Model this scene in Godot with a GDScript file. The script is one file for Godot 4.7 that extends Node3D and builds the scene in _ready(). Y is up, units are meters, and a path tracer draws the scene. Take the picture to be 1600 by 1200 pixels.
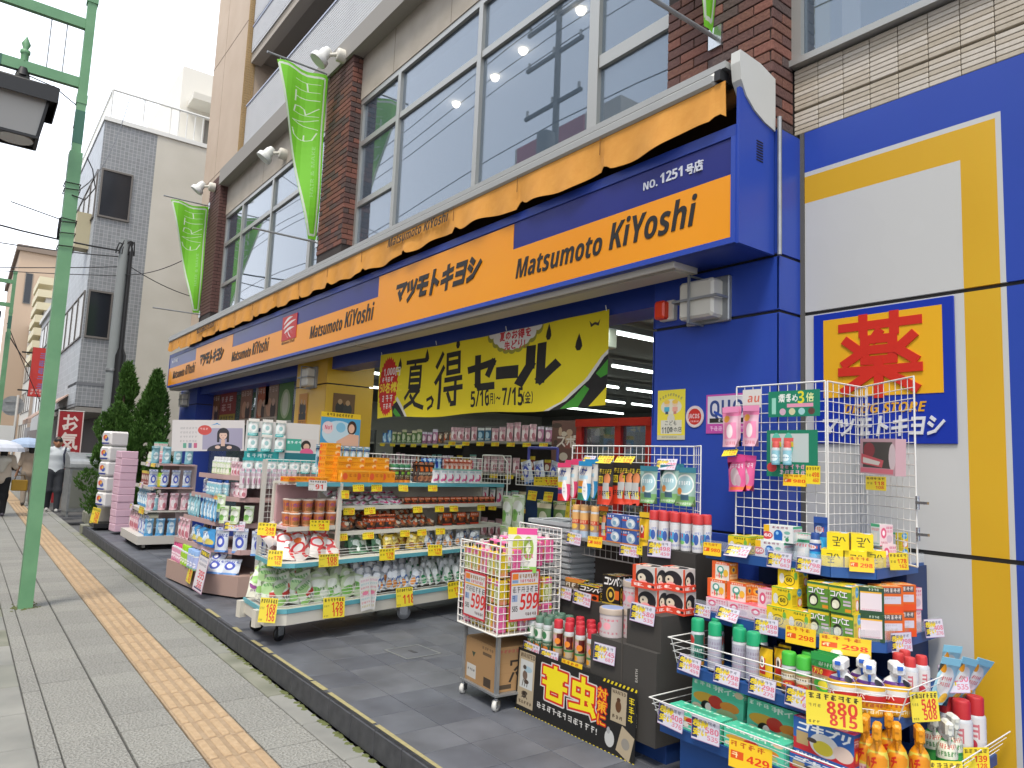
extends Node3D
# ------------------------------------------------------------ mesh builder
const FULL := Rect2(0, 0, 1, 1)
class MB:
	var v := PackedVector3Array()
	var n := PackedVector3Array()
	var t := PackedVector2Array()
	var ix := PackedInt32Array()
	func quad(a: Vector3, b: Vector3, c: Vector3, d: Vector3, r := Rect2(0, 0, 1, 1)) -> void:
		var m := (b - a).cross(d - a).normalized()
		var k := v.size()
		v.append_array([a, b, c, d])
		n.append_array([m, m, m, m])
		t.append_array([Vector2(r.position.x, r.end.y), r.end, Vector2(r.end.x, r.position.y), r.position])
		ix.append_array([k, k + 2, k + 1, k, k + 3, k + 2])
	func tri(a: Vector3, b: Vector3, c: Vector3, uv := Vector2(0.5, 0.5)) -> void:
		var m := (b - a).cross(c - a).normalized()
		var k := v.size()
		v.append_array([a, b, c])
		n.append_array([m, m, m])
		t.append_array([uv, uv, uv])
		ix.append_array([k, k + 2, k + 1])
	func box(x: Transform3D, s: Vector3, front := Rect2(0, 0, 1, 1), side := Rect2(-1, 0, 0, 0), top := Rect2(-1, 0, 0, 0)) -> MB:
		if side.position.x < 0: side = front
		if top.position.x < 0: top = side
		var h := s / 2.0
		var p := []
		for i in 8: p.append(x * Vector3(h.x * (1 if i & 1 else -1), h.y * (1 if i & 2 else -1), h.z * (1 if i & 4 else -1)))
		quad(p[4], p[5], p[7], p[6], front)
		quad(p[1], p[0], p[2], p[3], front)
		quad(p[5], p[1], p[3], p[7], side)
		quad(p[0], p[4], p[6], p[2], side)
		quad(p[6], p[7], p[3], p[2], top)
		quad(p[0], p[1], p[5], p[4], top)
		return self
	func b(cx: float, cy: float, cz: float, sx: float, sy: float, sz: float, front := Rect2(0, 0, 1, 1), side := Rect2(-1, 0, 0, 0), top := Rect2(-1, 0, 0, 0)) -> MB:
		return box(Transform3D(Basis(), Vector3(cx, cy, cz)), Vector3(sx, sy, sz), front, side, top)
	func ab(a: Vector3, c: Vector3) -> MB:
		return box(Transform3D(Basis(), (a + c) / 2.0), (c - a).abs())
	# bevelled box: edges that catch light
	func bev(cx: float, cy: float, cz: float, sx: float, sy: float, sz: float, e: float, front := Rect2(0, 0, 1, 1)) -> MB:
		var q := PackedVector2Array([Vector2(-sx / 2 + e, -sy / 2), Vector2(sx / 2 - e, -sy / 2), Vector2(sx / 2, -sy / 2 + e), Vector2(sx / 2, sy / 2 - e), Vector2(sx / 2 - e, sy / 2), Vector2(-sx / 2 + e, sy / 2), Vector2(-sx / 2, sy / 2 - e), Vector2(-sx / 2, -sy / 2 + e)])
		var z0 := cz - sz / 2
		var z1 := cz + sz / 2
		var o := Vector3(cx, cy, 0)
		for i in 8:
			var p := q[i]
			var w := q[(i + 1) % 8]
			var pi := p * Vector2(1 - 2 * e / sx, 1 - 2 * e / sy)
			var wi := w * Vector2(1 - 2 * e / sx, 1 - 2 * e / sy)
			quad(o + Vector3(p.x, p.y, z0), o + Vector3(w.x, w.y, z0), o + Vector3(w.x, w.y, z1 - e), o + Vector3(p.x, p.y, z1 - e), Rect2(front.position + front.size * 0.04, front.size * 0.03))
			quad(o + Vector3(p.x, p.y, z1 - e), o + Vector3(w.x, w.y, z1 - e), o + Vector3(wi.x, wi.y, z1), o + Vector3(pi.x, pi.y, z1), Rect2(front.position + front.size * 0.04, front.size * 0.03))
		var k := v.size()
		for p in q:
			v.append(o + Vector3(p.x * (1 - 2 * e / sx), p.y * (1 - 2 * e / sy), z1))
			n.append(Vector3(0, 0, 1))
			t.append(front.position + front.size * Vector2(p.x / sx + 0.5, 0.5 - p.y / sy))
		for i in range(1, 7): ix.append_array([k, k + i + 1, k + i])
		return self
	func quad_at(x: Transform3D, q: Array) -> MB:
		quad(x * q[0], x * q[1], x * q[2], x * q[3])
		return self
	func lathe(x: Transform3D, prof: Array, seg := 14, r := Rect2(0, 0, 1, 1), cap := true) -> MB:
		var k := v.size()
		var m := prof.size()
		var lo: float = prof[0].y
		var hi: float = prof[m - 1].y
		for j in m:
			var p: Vector2 = prof[j]
			var d: Vector2 = prof[mini(j + 1, m - 1)] - prof[maxi(j - 1, 0)]
			var nn := Vector2(d.y, -d.x).normalized()
			for i in seg + 1:
				var a := TAU * i / seg
				v.append(x * Vector3(p.x * sin(a), p.y, p.x * cos(a)))
				n.append((x.basis * Vector3(nn.x * sin(a), nn.y, nn.x * cos(a))).normalized())
				t.append(Vector2(r.position.x + r.size.x * fposmod(float(i) / seg * 1.999 + 0.5, 1.0), r.end.y - r.size.y * (p.y - lo) / maxf(hi - lo, 1e-5)))
		for j in m - 1:
			for i in seg:
				var q := k + j * (seg + 1) + i
				ix.append_array([q, q + seg + 2, q + 1, q, q + seg + 1, q + seg + 2])
		if cap:
			for e in [[0, -1.0], [m - 1, 1.0]]:
				var p: Vector2 = prof[e[0]]
				if p.x < 1e-4: continue
				var c := v.size()
				v.append(x * Vector3(0, p.y, 0)); n.append(x.basis * Vector3(0, e[1], 0)); t.append(r.position + r.size * Vector2(0.5, 0.02 if e[1] > 0 else 0.98))
				for i in seg + 1:
					var a := TAU * i / seg
					v.append(x * Vector3(p.x * sin(a), p.y, p.x * cos(a))); n.append(x.basis * Vector3(0, e[1], 0)); t.append(r.position + r.size * Vector2(0.5, 0.02 if e[1] > 0 else 0.98))
				for i in seg: ix.append_array([c, c + 2 + i, c + 1 + i] if e[1] > 0 else [c, c + 1 + i, c + 2 + i])
		return self
	func tube(pts: Array, r: float, seg := 6) -> MB:
		for i in pts.size() - 1:
			var a: Vector3 = pts[i]
			var c: Vector3 = pts[i + 1]
			var l := a.distance_to(c)
			if l < 1e-5: continue
			var y := (c - a) / l
			var xx := y.cross(Vector3(0.31, 0.2, 0.93) if absf(y.y) > 0.9 else Vector3.UP).normalized()
			lathe(Transform3D(Basis(xx, y, xx.cross(y)), a), [Vector2(r, 0), Vector2(r, l)], seg)
		return self
	func bar(a: Vector3, c: Vector3, w: float, h: float) -> MB:
		var l := a.distance_to(c)
		var z := (c - a) / l
		var xx := (Vector3.UP if absf(z.y) < 0.9 else Vector3.RIGHT).cross(z).normalized()
		return box(Transform3D(Basis(xx, z.cross(xx), z), (a + c) / 2.0), Vector3(w, h, l))
	func poly(x: Transform3D, q: PackedVector2Array, depth: float) -> MB:
		var area := 0.0
		for i in q.size(): area += q[i].cross(q[(i + 1) % q.size()])
		if area < 0: q.reverse()
		var id := Geometry2D.triangulate_polygon(q)
		for s in [0.0, 1.0]:
			var k := v.size()
			for p in q:
				v.append(x * Vector3(p.x, p.y, -s * depth)); n.append(x.basis * Vector3(0, 0, 1 - 2 * s)); t.append(p)
			for i in range(0, id.size(), 3):
				var a := q[id[i]]
				var ccw := (q[id[i + 1]] - a).cross(q[id[i + 2]] - a) > 0
				if ccw == (s < 0.5): ix.append_array([k + id[i], k + id[i + 2], k + id[i + 1]])
				else: ix.append_array([k + id[i], k + id[i + 1], k + id[i + 2]])
			if depth == 0.0: return self
		for i in q.size():
			var a := q[i]
			var c := q[(i + 1) % q.size()]
			quad(x * Vector3(c.x, c.y, 0), x * Vector3(a.x, a.y, 0), x * Vector3(a.x, a.y, -depth), x * Vector3(c.x, c.y, -depth))
		return self
	func pillow(x: Transform3D, w: float, h: float, d: float, r := Rect2(0, 0, 1, 1), g := 5, crimp := 0.12) -> MB:
		# an inflated bag, sealed flat at top and bottom
		for s in [1.0, -1.0]:
			var k := v.size()
			for j in g + 1:
				for i in g + 1:
					var u := float(i) / g * 2 - 1
					var q := float(j) / g * 2 - 1
					var e := clampf((1.0 - absf(q)) / (2 * crimp) - 0.35, 0.0, 1.0)
					var z: float = s * d / 2 * pow(maxf(0, 1 - u * u), 0.45) * e * (0.86 + 0.14 * sin(u * 5.0 + q * 7.0))
					v.append(x * Vector3(u * w / 2 * (1 - 0.07 * e), (q + 1) * h / 2, z))
					n.append((x.basis * Vector3(u * 0.7 + 0.25 * cos(u * 9 + q * 6), -q * 0.35 * (1 - e) + 0.18 * sin(q * 11 + u * 4), s * 1.0)).normalized())
					t.append(Vector2(r.position.x + r.size.x * (u * s * 0.5 + 0.5), r.end.y - r.size.y * (q * 0.5 + 0.5)))
			for j in g:
				for i in g:
					var q := k + j * (g + 1) + i
					if s > 0: ix.append_array([q, q + g + 2, q + 1, q, q + g + 1, q + g + 2])
					else: ix.append_array([q, q + 1, q + g + 2, q, q + g + 2, q + g + 1])
		return self
	func add(o: MB, x := Transform3D()) -> MB:
		var k := v.size()
		for i in o.v.size():
			v.append(x * o.v[i]); n.append((x.basis * o.n[i]).normalized()); t.append(o.t[i])
		for i in o.ix: ix.append(k + i)
		return self
	func done() -> ArrayMesh:
		var a := []
		a.resize(Mesh.ARRAY_MAX)
		a[Mesh.ARRAY_VERTEX] = v; a[Mesh.ARRAY_NORMAL] = n; a[Mesh.ARRAY_TEX_UV] = t; a[Mesh.ARRAY_INDEX] = ix
		var m := ArrayMesh.new()
		m.add_surface_from_arrays(Mesh.PRIMITIVE_TRIANGLES, a)
		return m

func at(x: float, y: float, z: float, ry := 0.0, rx := 0.0, rz := 0.0) -> Transform3D:
	return Transform3D(Basis.from_euler(Vector3(deg_to_rad(rx), deg_to_rad(ry), deg_to_rad(rz))), Vector3(x, y, z))

# ------------------------------------------------------------ nodes
var rng := RandomNumberGenerator.new()
var used := {}
var M := {}
func numbered(s: String) -> String:
	used[s] = used.get(s, -1) + 1
	return s if used[s] == 0 else "%s_%03d" % [s, used[s]]
func tag(o: Node, label: String, category: String, group := "") -> Node:
	o.set_meta("label", label); o.set_meta("category", category)
	if group: o.set_meta("group", group)
	return o
func thing(called: String, label: String, category: String, x := Transform3D(), group := "") -> Node3D:
	var o := Node3D.new()
	o.name = numbered(called); o.transform = x
	add_child(o)
	tag(o, label, category, group)
	return o
func obj(called: String, m, mat: Material, parent: Node = null, x := Transform3D()) -> MeshInstance3D:
	var o := MeshInstance3D.new()
	o.name = called if parent else numbered(called)
	o.mesh = m.done() if m is MB else m
	o.material_override = mat
	o.transform = x
	(parent if parent else self).add_child(o, true)
	return o
func solo(called: String, m, mat: Material, label: String, category: String, x := Transform3D(), group := "") -> MeshInstance3D:
	return tag(obj(called, m, mat, null, x), label, category, group)
func struct(called: String, m, mat: Material, x := Transform3D()) -> MeshInstance3D:
	var o := obj(called, m, mat, null, x)
	o.set_meta("kind", "structure")
	return o
func stuff(o: Node) -> Node:
	o.set_meta("kind", "stuff")
	return o
func copy(o: Node3D, x: Transform3D, called := "") -> Node3D:
	var c: Node3D = o.duplicate()
	c.name = numbered(called)
	add_child(c)
	c.transform = x
	return c
func col(h: String, rough := 0.6, metal := 0.0) -> StandardMaterial3D:
	var k := "%s_%.2f_%.2f" % [h, rough, metal]
	if not M.has(k):
		var m := StandardMaterial3D.new()
		m.albedo_color = Color.html(h); m.roughness = rough; m.metallic = metal
		M[k] = m
	return M[k]
func noisy(h0: String, h1: String, freq: float, rough: float, scale: float, bump := 0.0, oct := 4, cell := false) -> StandardMaterial3D:
	# world-mapped noise between two tones, with fine relief
	var m := StandardMaterial3D.new()
	var f := FastNoiseLite.new()
	f.seed = 7 + M.size(); f.frequency = freq; f.fractal_octaves = oct
	if cell: f.noise_type = FastNoiseLite.TYPE_CELLULAR
	var im := f.get_seamless_image(256, 256)
	var a := Color.html(h0)
	var b := Color.html(h1)
	var o := Image.create(256, 256, true, Image.FORMAT_RGB8)
	for y in 256:
		for x in 256: o.set_pixel(x, y, a.lerp(b, im.get_pixel(x, y).r))
	m.albedo_texture = ImageTexture.create_from_image(o)
	m.roughness = rough
	m.uv1_triplanar = true; m.uv1_world_triplanar = true; m.uv1_scale = Vector3.ONE * scale
	if bump > 0:
		im.convert(Image.FORMAT_RGBA8)
		im.bump_map_to_normal_map(bump)
		m.normal_enabled = true; m.normal_texture = ImageTexture.create_from_image(im)
	M["n%d" % M.size()] = m
	return m

# ------------------------------------------------------------ writing
const CH := {
	"マ": "8,18 92,18 60,62;36,46 62,76", "ツ": "14,22 24,48;44,18 54,44;88,18 76,60 36,92", "モ": "16,16 84,16;8,48 92,48;46,16 46,84 88,84", "ト": "38,6 38,94;38,38 82,60",
	"キ": "14,32 84,24;10,62 90,54;46,6 58,94", "ヨ": "16,16 82,16 82,88;22,50 82,50;14,86 82,86", "シ": "18,14 38,26;10,40 30,52;16,88 50,78 88,34",
	"夏": "8,8 92,8;50,8 46,20;26,20 74,20 74,56 26,56 26,20;26,32 74,32;26,44 74,44;40,56 12,78;34,64 72,64 44,86 12,96;36,74 60,90 92,96",
	"っ": "22,44 60,32 78,48 70,74 38,90", "得": "26,4 8,24;30,28 6,52;20,44 20,96;44,8 86,8 86,38 44,38 44,8;44,22 86,22;38,50 92,50;36,66 94,66;74,50 74,92 62,92;48,74 56,86",
	"セ": "8,38 90,26 72,56;34,8 34,82 40,90 88,90", "ー": "10,50 90,50", "ル": "32,12 32,50 10,88;58,10 58,86 92,58",
	"薬": "6,12 94,12;32,2 32,22;68,2 68,22;50,22 44,30;34,30 66,30 66,56 34,56 34,30;34,43 66,43;12,30 26,42;26,48 10,58;88,30 74,42;74,46 90,58;6,68 94,68;50,58 50,98;44,70 10,92;56,70 90,92",
	"害": "50,2 50,12;10,24 10,14 90,14 90,24;22,28 78,28;26,40 74,40;8,54 92,54;50,22 50,64;26,66 74,66 74,94 26,94 26,66", "虫": "50,2 50,80;18,22 82,22 82,54 18,54 18,22;8,90 84,80;74,66 90,94",
	"号": "28,6 72,6 72,30 28,30 28,6;8,44 92,44;32,44 28,62 76,62 70,92 52,90", "店": "50,2 50,12;14,14 92,14;18,14 14,60 4,94;56,22 56,52;56,36 86,36;34,56 82,56 82,92 34,92 34,56",
	"月": "26,6 80,6 80,94 68,94;26,6 26,60 14,94;26,34 80,34;26,60 80,60", "金": "50,4 8,40;50,4 92,40;28,40 72,40;16,62 84,62;50,40 50,92;30,70 36,84;70,70 64,84;8,94 92,94",
	"の": "52,22 44,66 28,80 14,62 20,36 50,16 80,34 84,62 56,88", "お": "14,26 60,26;36,6 36,80 20,86 14,70 70,50 84,68 60,90;70,16 86,32", "を": "16,20 76,16;46,4 24,48 56,44 58,66;86,36 44,60 40,84 84,88",
	"先": "26,8 14,30;20,26 84,26;50,4 50,50;8,50 92,50;38,50 34,76 8,94;62,50 62,88 92,88 92,74", "ど": "30,8 38,44;78,28 34,50 22,70 40,88 80,86;76,6 84,18;90,2 98,14", "り": "30,10 26,50 38,44;72,8 74,56 48,94",
	"こ": "22,20 76,20 66,30;24,64 20,82 80,82", "も": "46,6 38,70 52,90 78,82 80,62;18,32 70,32;16,54 68,54",
	"番": "70,4 26,12;10,24 90,24;50,8 50,52;34,12 40,20;66,10 60,20;44,28 8,52;56,28 92,52;22,54 78,54 78,96 22,96 22,54;50,54 50,96;22,75 78,75",
	"気": "28,4 10,36;26,14 88,14;24,28 80,28;16,42 76,42 78,80 94,92 94,80;24,54 64,90;62,54 22,92",
	"軽": "6,14 46,14;26,4 26,96;10,26 42,26 42,58 10,58 10,26;10,42 42,42;4,72 48,72;56,10 88,10 56,48;60,16 92,48;56,64 92,64;74,50 74,92;52,92 96,92", "に": "18,10 14,60 20,90;44,26 84,26;42,70 46,84 88,84",
	"円": "14,10 86,10 86,94 76,94;14,10 14,94;50,10 50,50;14,50 86,50", "名": "44,4 14,44;40,16 80,16 62,46 14,74;34,28 48,40;42,54 82,54 82,94 42,94 42,54", "様": "6,28 44,28;26,4 26,96;24,32 4,70;30,36 44,54;58,4 64,14;86,4 78,14;50,18 94,18;54,30 90,30;48,42 96,42;72,18 72,94;70,54 48,84;74,54 96,88",
	"倍": "28,4 6,48;20,34 20,96;64,4 64,14;40,18 94,18;52,24 56,44;80,24 74,44;36,50 98,50;46,60 88,60 88,92 46,92 46,60",
	"対": "26,4 26,18;6,20 48,20;40,24 8,86;12,44 46,80;52,34 96,34;80,6 80,92 66,90;60,48 68,64", "策": "24,4 8,22;18,12 46,12;64,4 52,22;58,12 94,12;8,32 92,32;50,24 50,96;20,46 80,46 80,64;20,46 20,68;46,56 8,92;54,56 92,92",
	"コ": "14,18 84,18 84,84;12,84 84,84", "バ": "34,24 8,84;56,22 88,84;78,4 84,16;92,2 98,12", "エ": "12,18 88,18;50,18 50,84;6,84 94,84", "ハ": "34,18 8,84;60,16 92,84", "ホ": "8,26 92,26;50,6 50,94;28,46 10,76;72,46 90,76",
	"ン": "10,18 32,34;12,86 56,74 90,28", "ッ": "18,40 26,58;44,36 52,56;84,38 74,68 44,90", "ゴ": "14,26 80,26 80,88;12,88 80,88;80,4 86,16;94,2 99,12", "ブ": "12,20 82,20 66,60 28,92;80,2 86,12;93,0 98,10", "リ": "28,10 28,56;72,8 72,60 44,94", "ワ": "14,14 86,14 80,56 46,92;14,14 14,44", "イ": "84,8 12,54;54,36 54,94",
	"ナ": "8,34 92,34;54,6 50,56 26,94", "～": "8,56 28,42 50,52 72,62 92,46", "ス": "16,16 82,16 60,56 10,92;54,58 90,90", "プ": "12,20 82,20 66,60 28,92;84,4 94,4 94,14 84,14 84,4",
	"ア": "10,18 88,18 62,46;50,30 48,60 22,90", "オ": "10,30 90,30;62,6 62,92 48,88;58,32 10,76", "チ": "74,8 18,20;8,44 92,44;50,16 50,60 24,94", "カ": "12,28 84,28 76,88 58,84;44,6 38,50 10,90", "レ": "20,10 20,84 88,44",
	"き": "20,20 76,14;16,40 80,32;40,4 72,58;70,62 30,66 34,90 74,92", "め": "22,20 40,76;60,10 20,78 10,60 50,30 84,44 84,70 56,92", "大": "8,30 92,30;50,6 48,40 8,94;50,38 92,94", "安": "50,2 50,14;10,28 10,16 90,16 90,28;44,28 28,66 84,94;8,50 92,50;70,50 50,80 14,94",
	"Ｅ": "84,6 40,14 14,34 10,54 20,78 84,94;14,50 56,50", "Ａ": "8,96 50,4 92,96", "Ｒ": "16,96 16,6 70,10 82,28 66,44 24,50 88,96", "Ｔ": "6,8 94,8;50,8 50,96", "Ｈ": "14,6 14,94;86,6 86,94;14,52 86,46",
	"ポ": "8,30 92,30;50,10 50,94;28,48 10,76;72,48 90,76;84,2 94,2 94,12 84,12 84,2", "い": "22,18 24,66 38,82 46,66;74,26 84,66", "特": "16,14 10,40;8,30 44,30;28,4 28,96;4,66 46,56;50,18 92,18;70,4 70,36;46,36 96,36;48,56 96,56;80,42 80,92 66,88;56,66 64,78", "超": "8,18 44,18;26,4 26,60;4,36 48,36;26,48 46,48;14,56 8,84;10,76 30,92 96,92;52,10 92,10 88,36 78,34;66,10 50,38;54,48 90,48 90,78 54,78 54,48",
	"価": "28,4 6,48;20,34 20,96;36,14 96,14;56,14 56,38;76,14 76,38;42,38 92,38 92,90 42,90 42,38;58,38 58,90;76,38 76,90", "蚊": "8,24 40,24 40,54 8,54 8,24;24,6 24,82;4,86 44,78;66,4 66,20;46,24 96,24;58,26 64,54 94,94;86,26 76,58 44,94", "効": "26,4 26,18;6,20 48,20;18,26 8,44;36,26 46,44;38,44 8,92;14,54 44,88;52,28 92,28 86,92 70,86;70,6 66,54 46,94",
}
var font: SystemFont
var glyphs := {}
# a glyph is a list of polygons in a 0..1 em box with y down; kana are thick strokes, the rest outlines from the font
func glyph(ch: String, thick: float) -> Dictionary:
	var key := ch + str(thick)
	if glyphs.has(key): return glyphs[key]
	var g := {"adv": 1.04, "fill": [], "strokes": []}
	if CH.has(ch):
		for s in CH[ch].split(";"):
			var pts := []
			for p in s.split(" "):
				var xy: PackedStringArray = p.split(",")
				pts.append(Vector2(float(xy[0]), float(xy[1])) / 100.0)
			for i in pts.size() - 1:
				var d: Vector2 = (pts[i + 1] - pts[i]).normalized()
				var o := Vector2(-d.y, d.x) * thick / 2
				var a: Vector2 = pts[i] - d * thick * 0.42
				var c: Vector2 = pts[i + 1] + d * thick * 0.42
				g.strokes.append(PackedVector2Array([a - o, c - o, c + o, a + o]))
	elif ch == " ":
		g.adv = 0.3
	else:
		var ts := TextServerManager.get_primary_interface()
		var rid: RID = font.get_rids()[0]
		var gi := ts.font_get_glyph_index(rid, 64, ch.unicode_at(0), 0)
		var o := ts.font_get_glyph_contours(rid, 64, gi)
		if not o.get("points"):
			glyphs[key] = g
			return g
		g.adv = ts.font_get_glyph_advance(rid, 64, gi).x / 64.0
		var from := 0
		var pts: PackedVector3Array = o.points
		for e in o.contours:
			var on := []
			for i in range(from, e + 1):
				var p := pts[i]
				var w := pts[from + (i + 1 - from) % (e + 1 - from)]
				on.append(p)
				if p.z == 0 and w.z == 0: on.append(Vector3((p.x + w.x) / 2, (p.y + w.y) / 2, 1))
			from = e + 1
			var q := PackedVector2Array()
			var m := on.size()
			for i in m:
				var p: Vector3 = on[i]
				if p.z != 0:
					q.append(Vector2(p.x, p.y))
				else:
					var a: Vector3 = on[(i + m - 1) % m]
					var c: Vector3 = on[(i + 1) % m]
					for k in [0.25, 0.5, 0.75]:
						q.append(Vector2(a.x, a.y) * (1 - k) * (1 - k) + Vector2(p.x, p.y) * 2 * k * (1 - k) + Vector2(c.x, c.y) * k * k)
			for i in q.size(): q[i] = Vector2(q[i].x / 64.0, 0.86 + q[i].y / 64.0 * 1.12)
			g.fill.append(q)
	glyphs[key] = g
	return g
func fill(im: Image, polys: Array, c: Color) -> void:
	var y0 := 1e9
	var y1 := -1e9
	for q in polys:
		for p in q: y0 = minf(y0, p.y); y1 = maxf(y1, p.y)
	for y in range(maxi(0, floori(y0)), mini(im.get_height(), ceili(y1) + 1)):
		var xs := []
		var s := y + 0.5
		for q in polys:
			var m: int = q.size()
			for i in m:
				var a: Vector2 = q[i]
				var b: Vector2 = q[(i + 1) % m]
				if (a.y <= s) != (b.y <= s): xs.append(a.x + (s - a.y) / (b.y - a.y) * (b.x - a.x))
		xs.sort()
		for i in range(0, xs.size() - 1, 2):
			var x0 := roundi(xs[i])
			im.fill_rect(Rect2i(x0, y, maxi(0, roundi(xs[i + 1]) - x0), 1), c)
func write(im: Image, s: String, x: float, y: float, h: float, c: Color, thick := 0.14, wide := 1.0, shear := 0.0, vertical := false, turn := false) -> float:
	for ch in s:
		var g := glyph(ch, thick)
		for set_ in ([g.fill] if g.fill.size() else []) + g.strokes.map(func(q): return [q]):
			var out := []
			for q in set_:
				var r := PackedVector2Array()
				for p in q:
					var e := Vector2((p.x + shear * (1 - p.y)) * h * wide, p.y * h)
					r.append(Vector2(x + e.y, y - e.x) if turn else Vector2(x, y) + e)
				out.append(r)
			fill(im, out, c)
		if vertical: y += h * 1.08
		elif turn: y -= g.adv * h * wide
		else: x += g.adv * h * wide
	return x
func disc(im: Image, x: float, y: float, rx: float, ry: float, c: Color, spikes := 0) -> void:
	var q := PackedVector2Array()
	var m := spikes * 2 if spikes else 28
	for i in m:
		var k := 1.0 if not spikes or i % 2 else 0.9
		q.append(Vector2(x + cos(TAU * i / m) * rx * k, y + sin(TAU * i / m) * ry * k))
	fill(im, [q], c)
func R(im: Image, x: float, y: float, w: float, h: float, c: Color) -> void:
	im.fill_rect(Rect2i(roundi(x), roundi(y), roundi(w), roundi(h)), c)
# a line of small print, too small to read
func scrawl(im: Image, x: float, y: float, w: float, h: float, c: Color) -> void:
	var p := x
	while p < x + w - h * 0.6:
		var k := maxf(1.0, h * 0.16)
		for i in rng.randi_range(2, 3): R(im, p + rng.randf() * h * 0.15, y + h * (0.05 + 0.36 * i) * 0.9, h * rng.randf_range(0.45, 0.8), k, c)
		R(im, p + h * rng.randf_range(0.2, 0.6), y, k, h * 0.95, c)
		if rng.randf() < 0.5: R(im, p + h * 0.05, y + h * 0.3, k, h * 0.5, c)
		p += h * 1.02
# lettering as thin shapes on a surface; h is the em height, x runs right from the origin, y up
func letters(b: MB, s: String, x: float, y: float, h: float, thick := 0.14, wide := 1.0, shear := 0.0, depth := 0.004) -> float:
	var i := 0
	for ch in s:
		if CH.has(ch):
			var g := glyph(ch, thick)
			for q in g.strokes:
				var r := PackedVector2Array()
				for p in q: r.append(Vector2(x + (p.x + shear * (1 - p.y)) * h * wide, y + (1 - p.y) * h))
				b.poly(Transform3D(Basis(), Vector3(0, 0, depth + i * 0.0004)), r, depth + i * 0.0004)
				i += 1
			x += g.adv * h * wide
		elif ch == " ":
			x += 0.28 * h * wide
		else:
			var tm := TextMesh.new()
			tm.font = font; tm.font_size = 64; tm.pixel_size = h / 64.0; tm.depth = depth; tm.text = ch; tm.curve_step = 1.0
			tm.horizontal_alignment = HORIZONTAL_ALIGNMENT_LEFT
			tm.vertical_alignment = VERTICAL_ALIGNMENT_BOTTOM
			var a: Array = tm.get_mesh_arrays()
			var k := b.v.size()
			var vs: PackedVector3Array = a[Mesh.ARRAY_VERTEX]
			var nn: PackedVector3Array = a[Mesh.ARRAY_NORMAL]
			for j in vs.size():
				b.v.append(Vector3(x + vs[j].x * wide + shear * vs[j].y, y + vs[j].y, depth / 2 + vs[j].z)); b.n.append(nn[j]); b.t.append(Vector2.ZERO)
			for j in a[Mesh.ARRAY_INDEX]: b.ix.append(k + j)
			x += glyph(ch, 0.14).adv * h * wide
	return x
# ------------------------------------------------------------ the place
func _ready() -> void:
	rng.seed = 11
	var cam := Camera3D.new()
	cam.name = "camera"; cam.fov = 56.1; cam.near = 0.05; cam.far = 600
	cam.position = Vector3(0, 1.6, 0)
	cam.rotation_degrees = Vector3(6.295, 52.905, 2.369)
	add_child(cam); cam.make_current()
	var we := WorldEnvironment.new()
	we.name = "environment"
	var e := Environment.new()
	var sm := ProceduralSkyMaterial.new()
	sm.sky_top_color = Color(0.85, 0.88, 0.93); sm.sky_horizon_color = Color(0.95, 0.96, 0.98); sm.sky_curve = 0.2
	sm.ground_bottom_color = Color(0.35, 0.34, 0.33); sm.ground_horizon_color = Color(0.7, 0.7, 0.7)
	sm.sky_energy_multiplier = 1.0; sm.sun_angle_max = 1.0
	var sky := Sky.new()
	sky.sky_material = sm
	e.background_mode = Environment.BG_SKY; e.sky = sky
	e.background_energy_multiplier = 1.0
	e.tonemap_mode = Environment.TONE_MAPPER_LINEAR
	e.tonemap_exposure = 2.4
	e.sdfgi_enabled = true; e.ssao_enabled = true; e.ssil_enabled = true
	we.environment = e
	add_child(we)
	var sun := DirectionalLight3D.new()
	sun.name = "sun"; sun.light_energy = 0.42; sun.light_angular_distance = 14.0; sun.light_color = Color(1, 0.97, 0.92); sun.shadow_enabled = true
	add_child(sun)
	sun.rotation_degrees = Vector3(-62, 35, 0)
	font = SystemFont.new()
	font.font_names = PackedStringArray(["Droid Sans"]); font.font_weight = 700
	make_materials()
	ground()
	shop()
	fascia()
	fittings()
	make_prints()
	mat_pack()
	art()
	racks()
	street()
	people()

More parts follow.
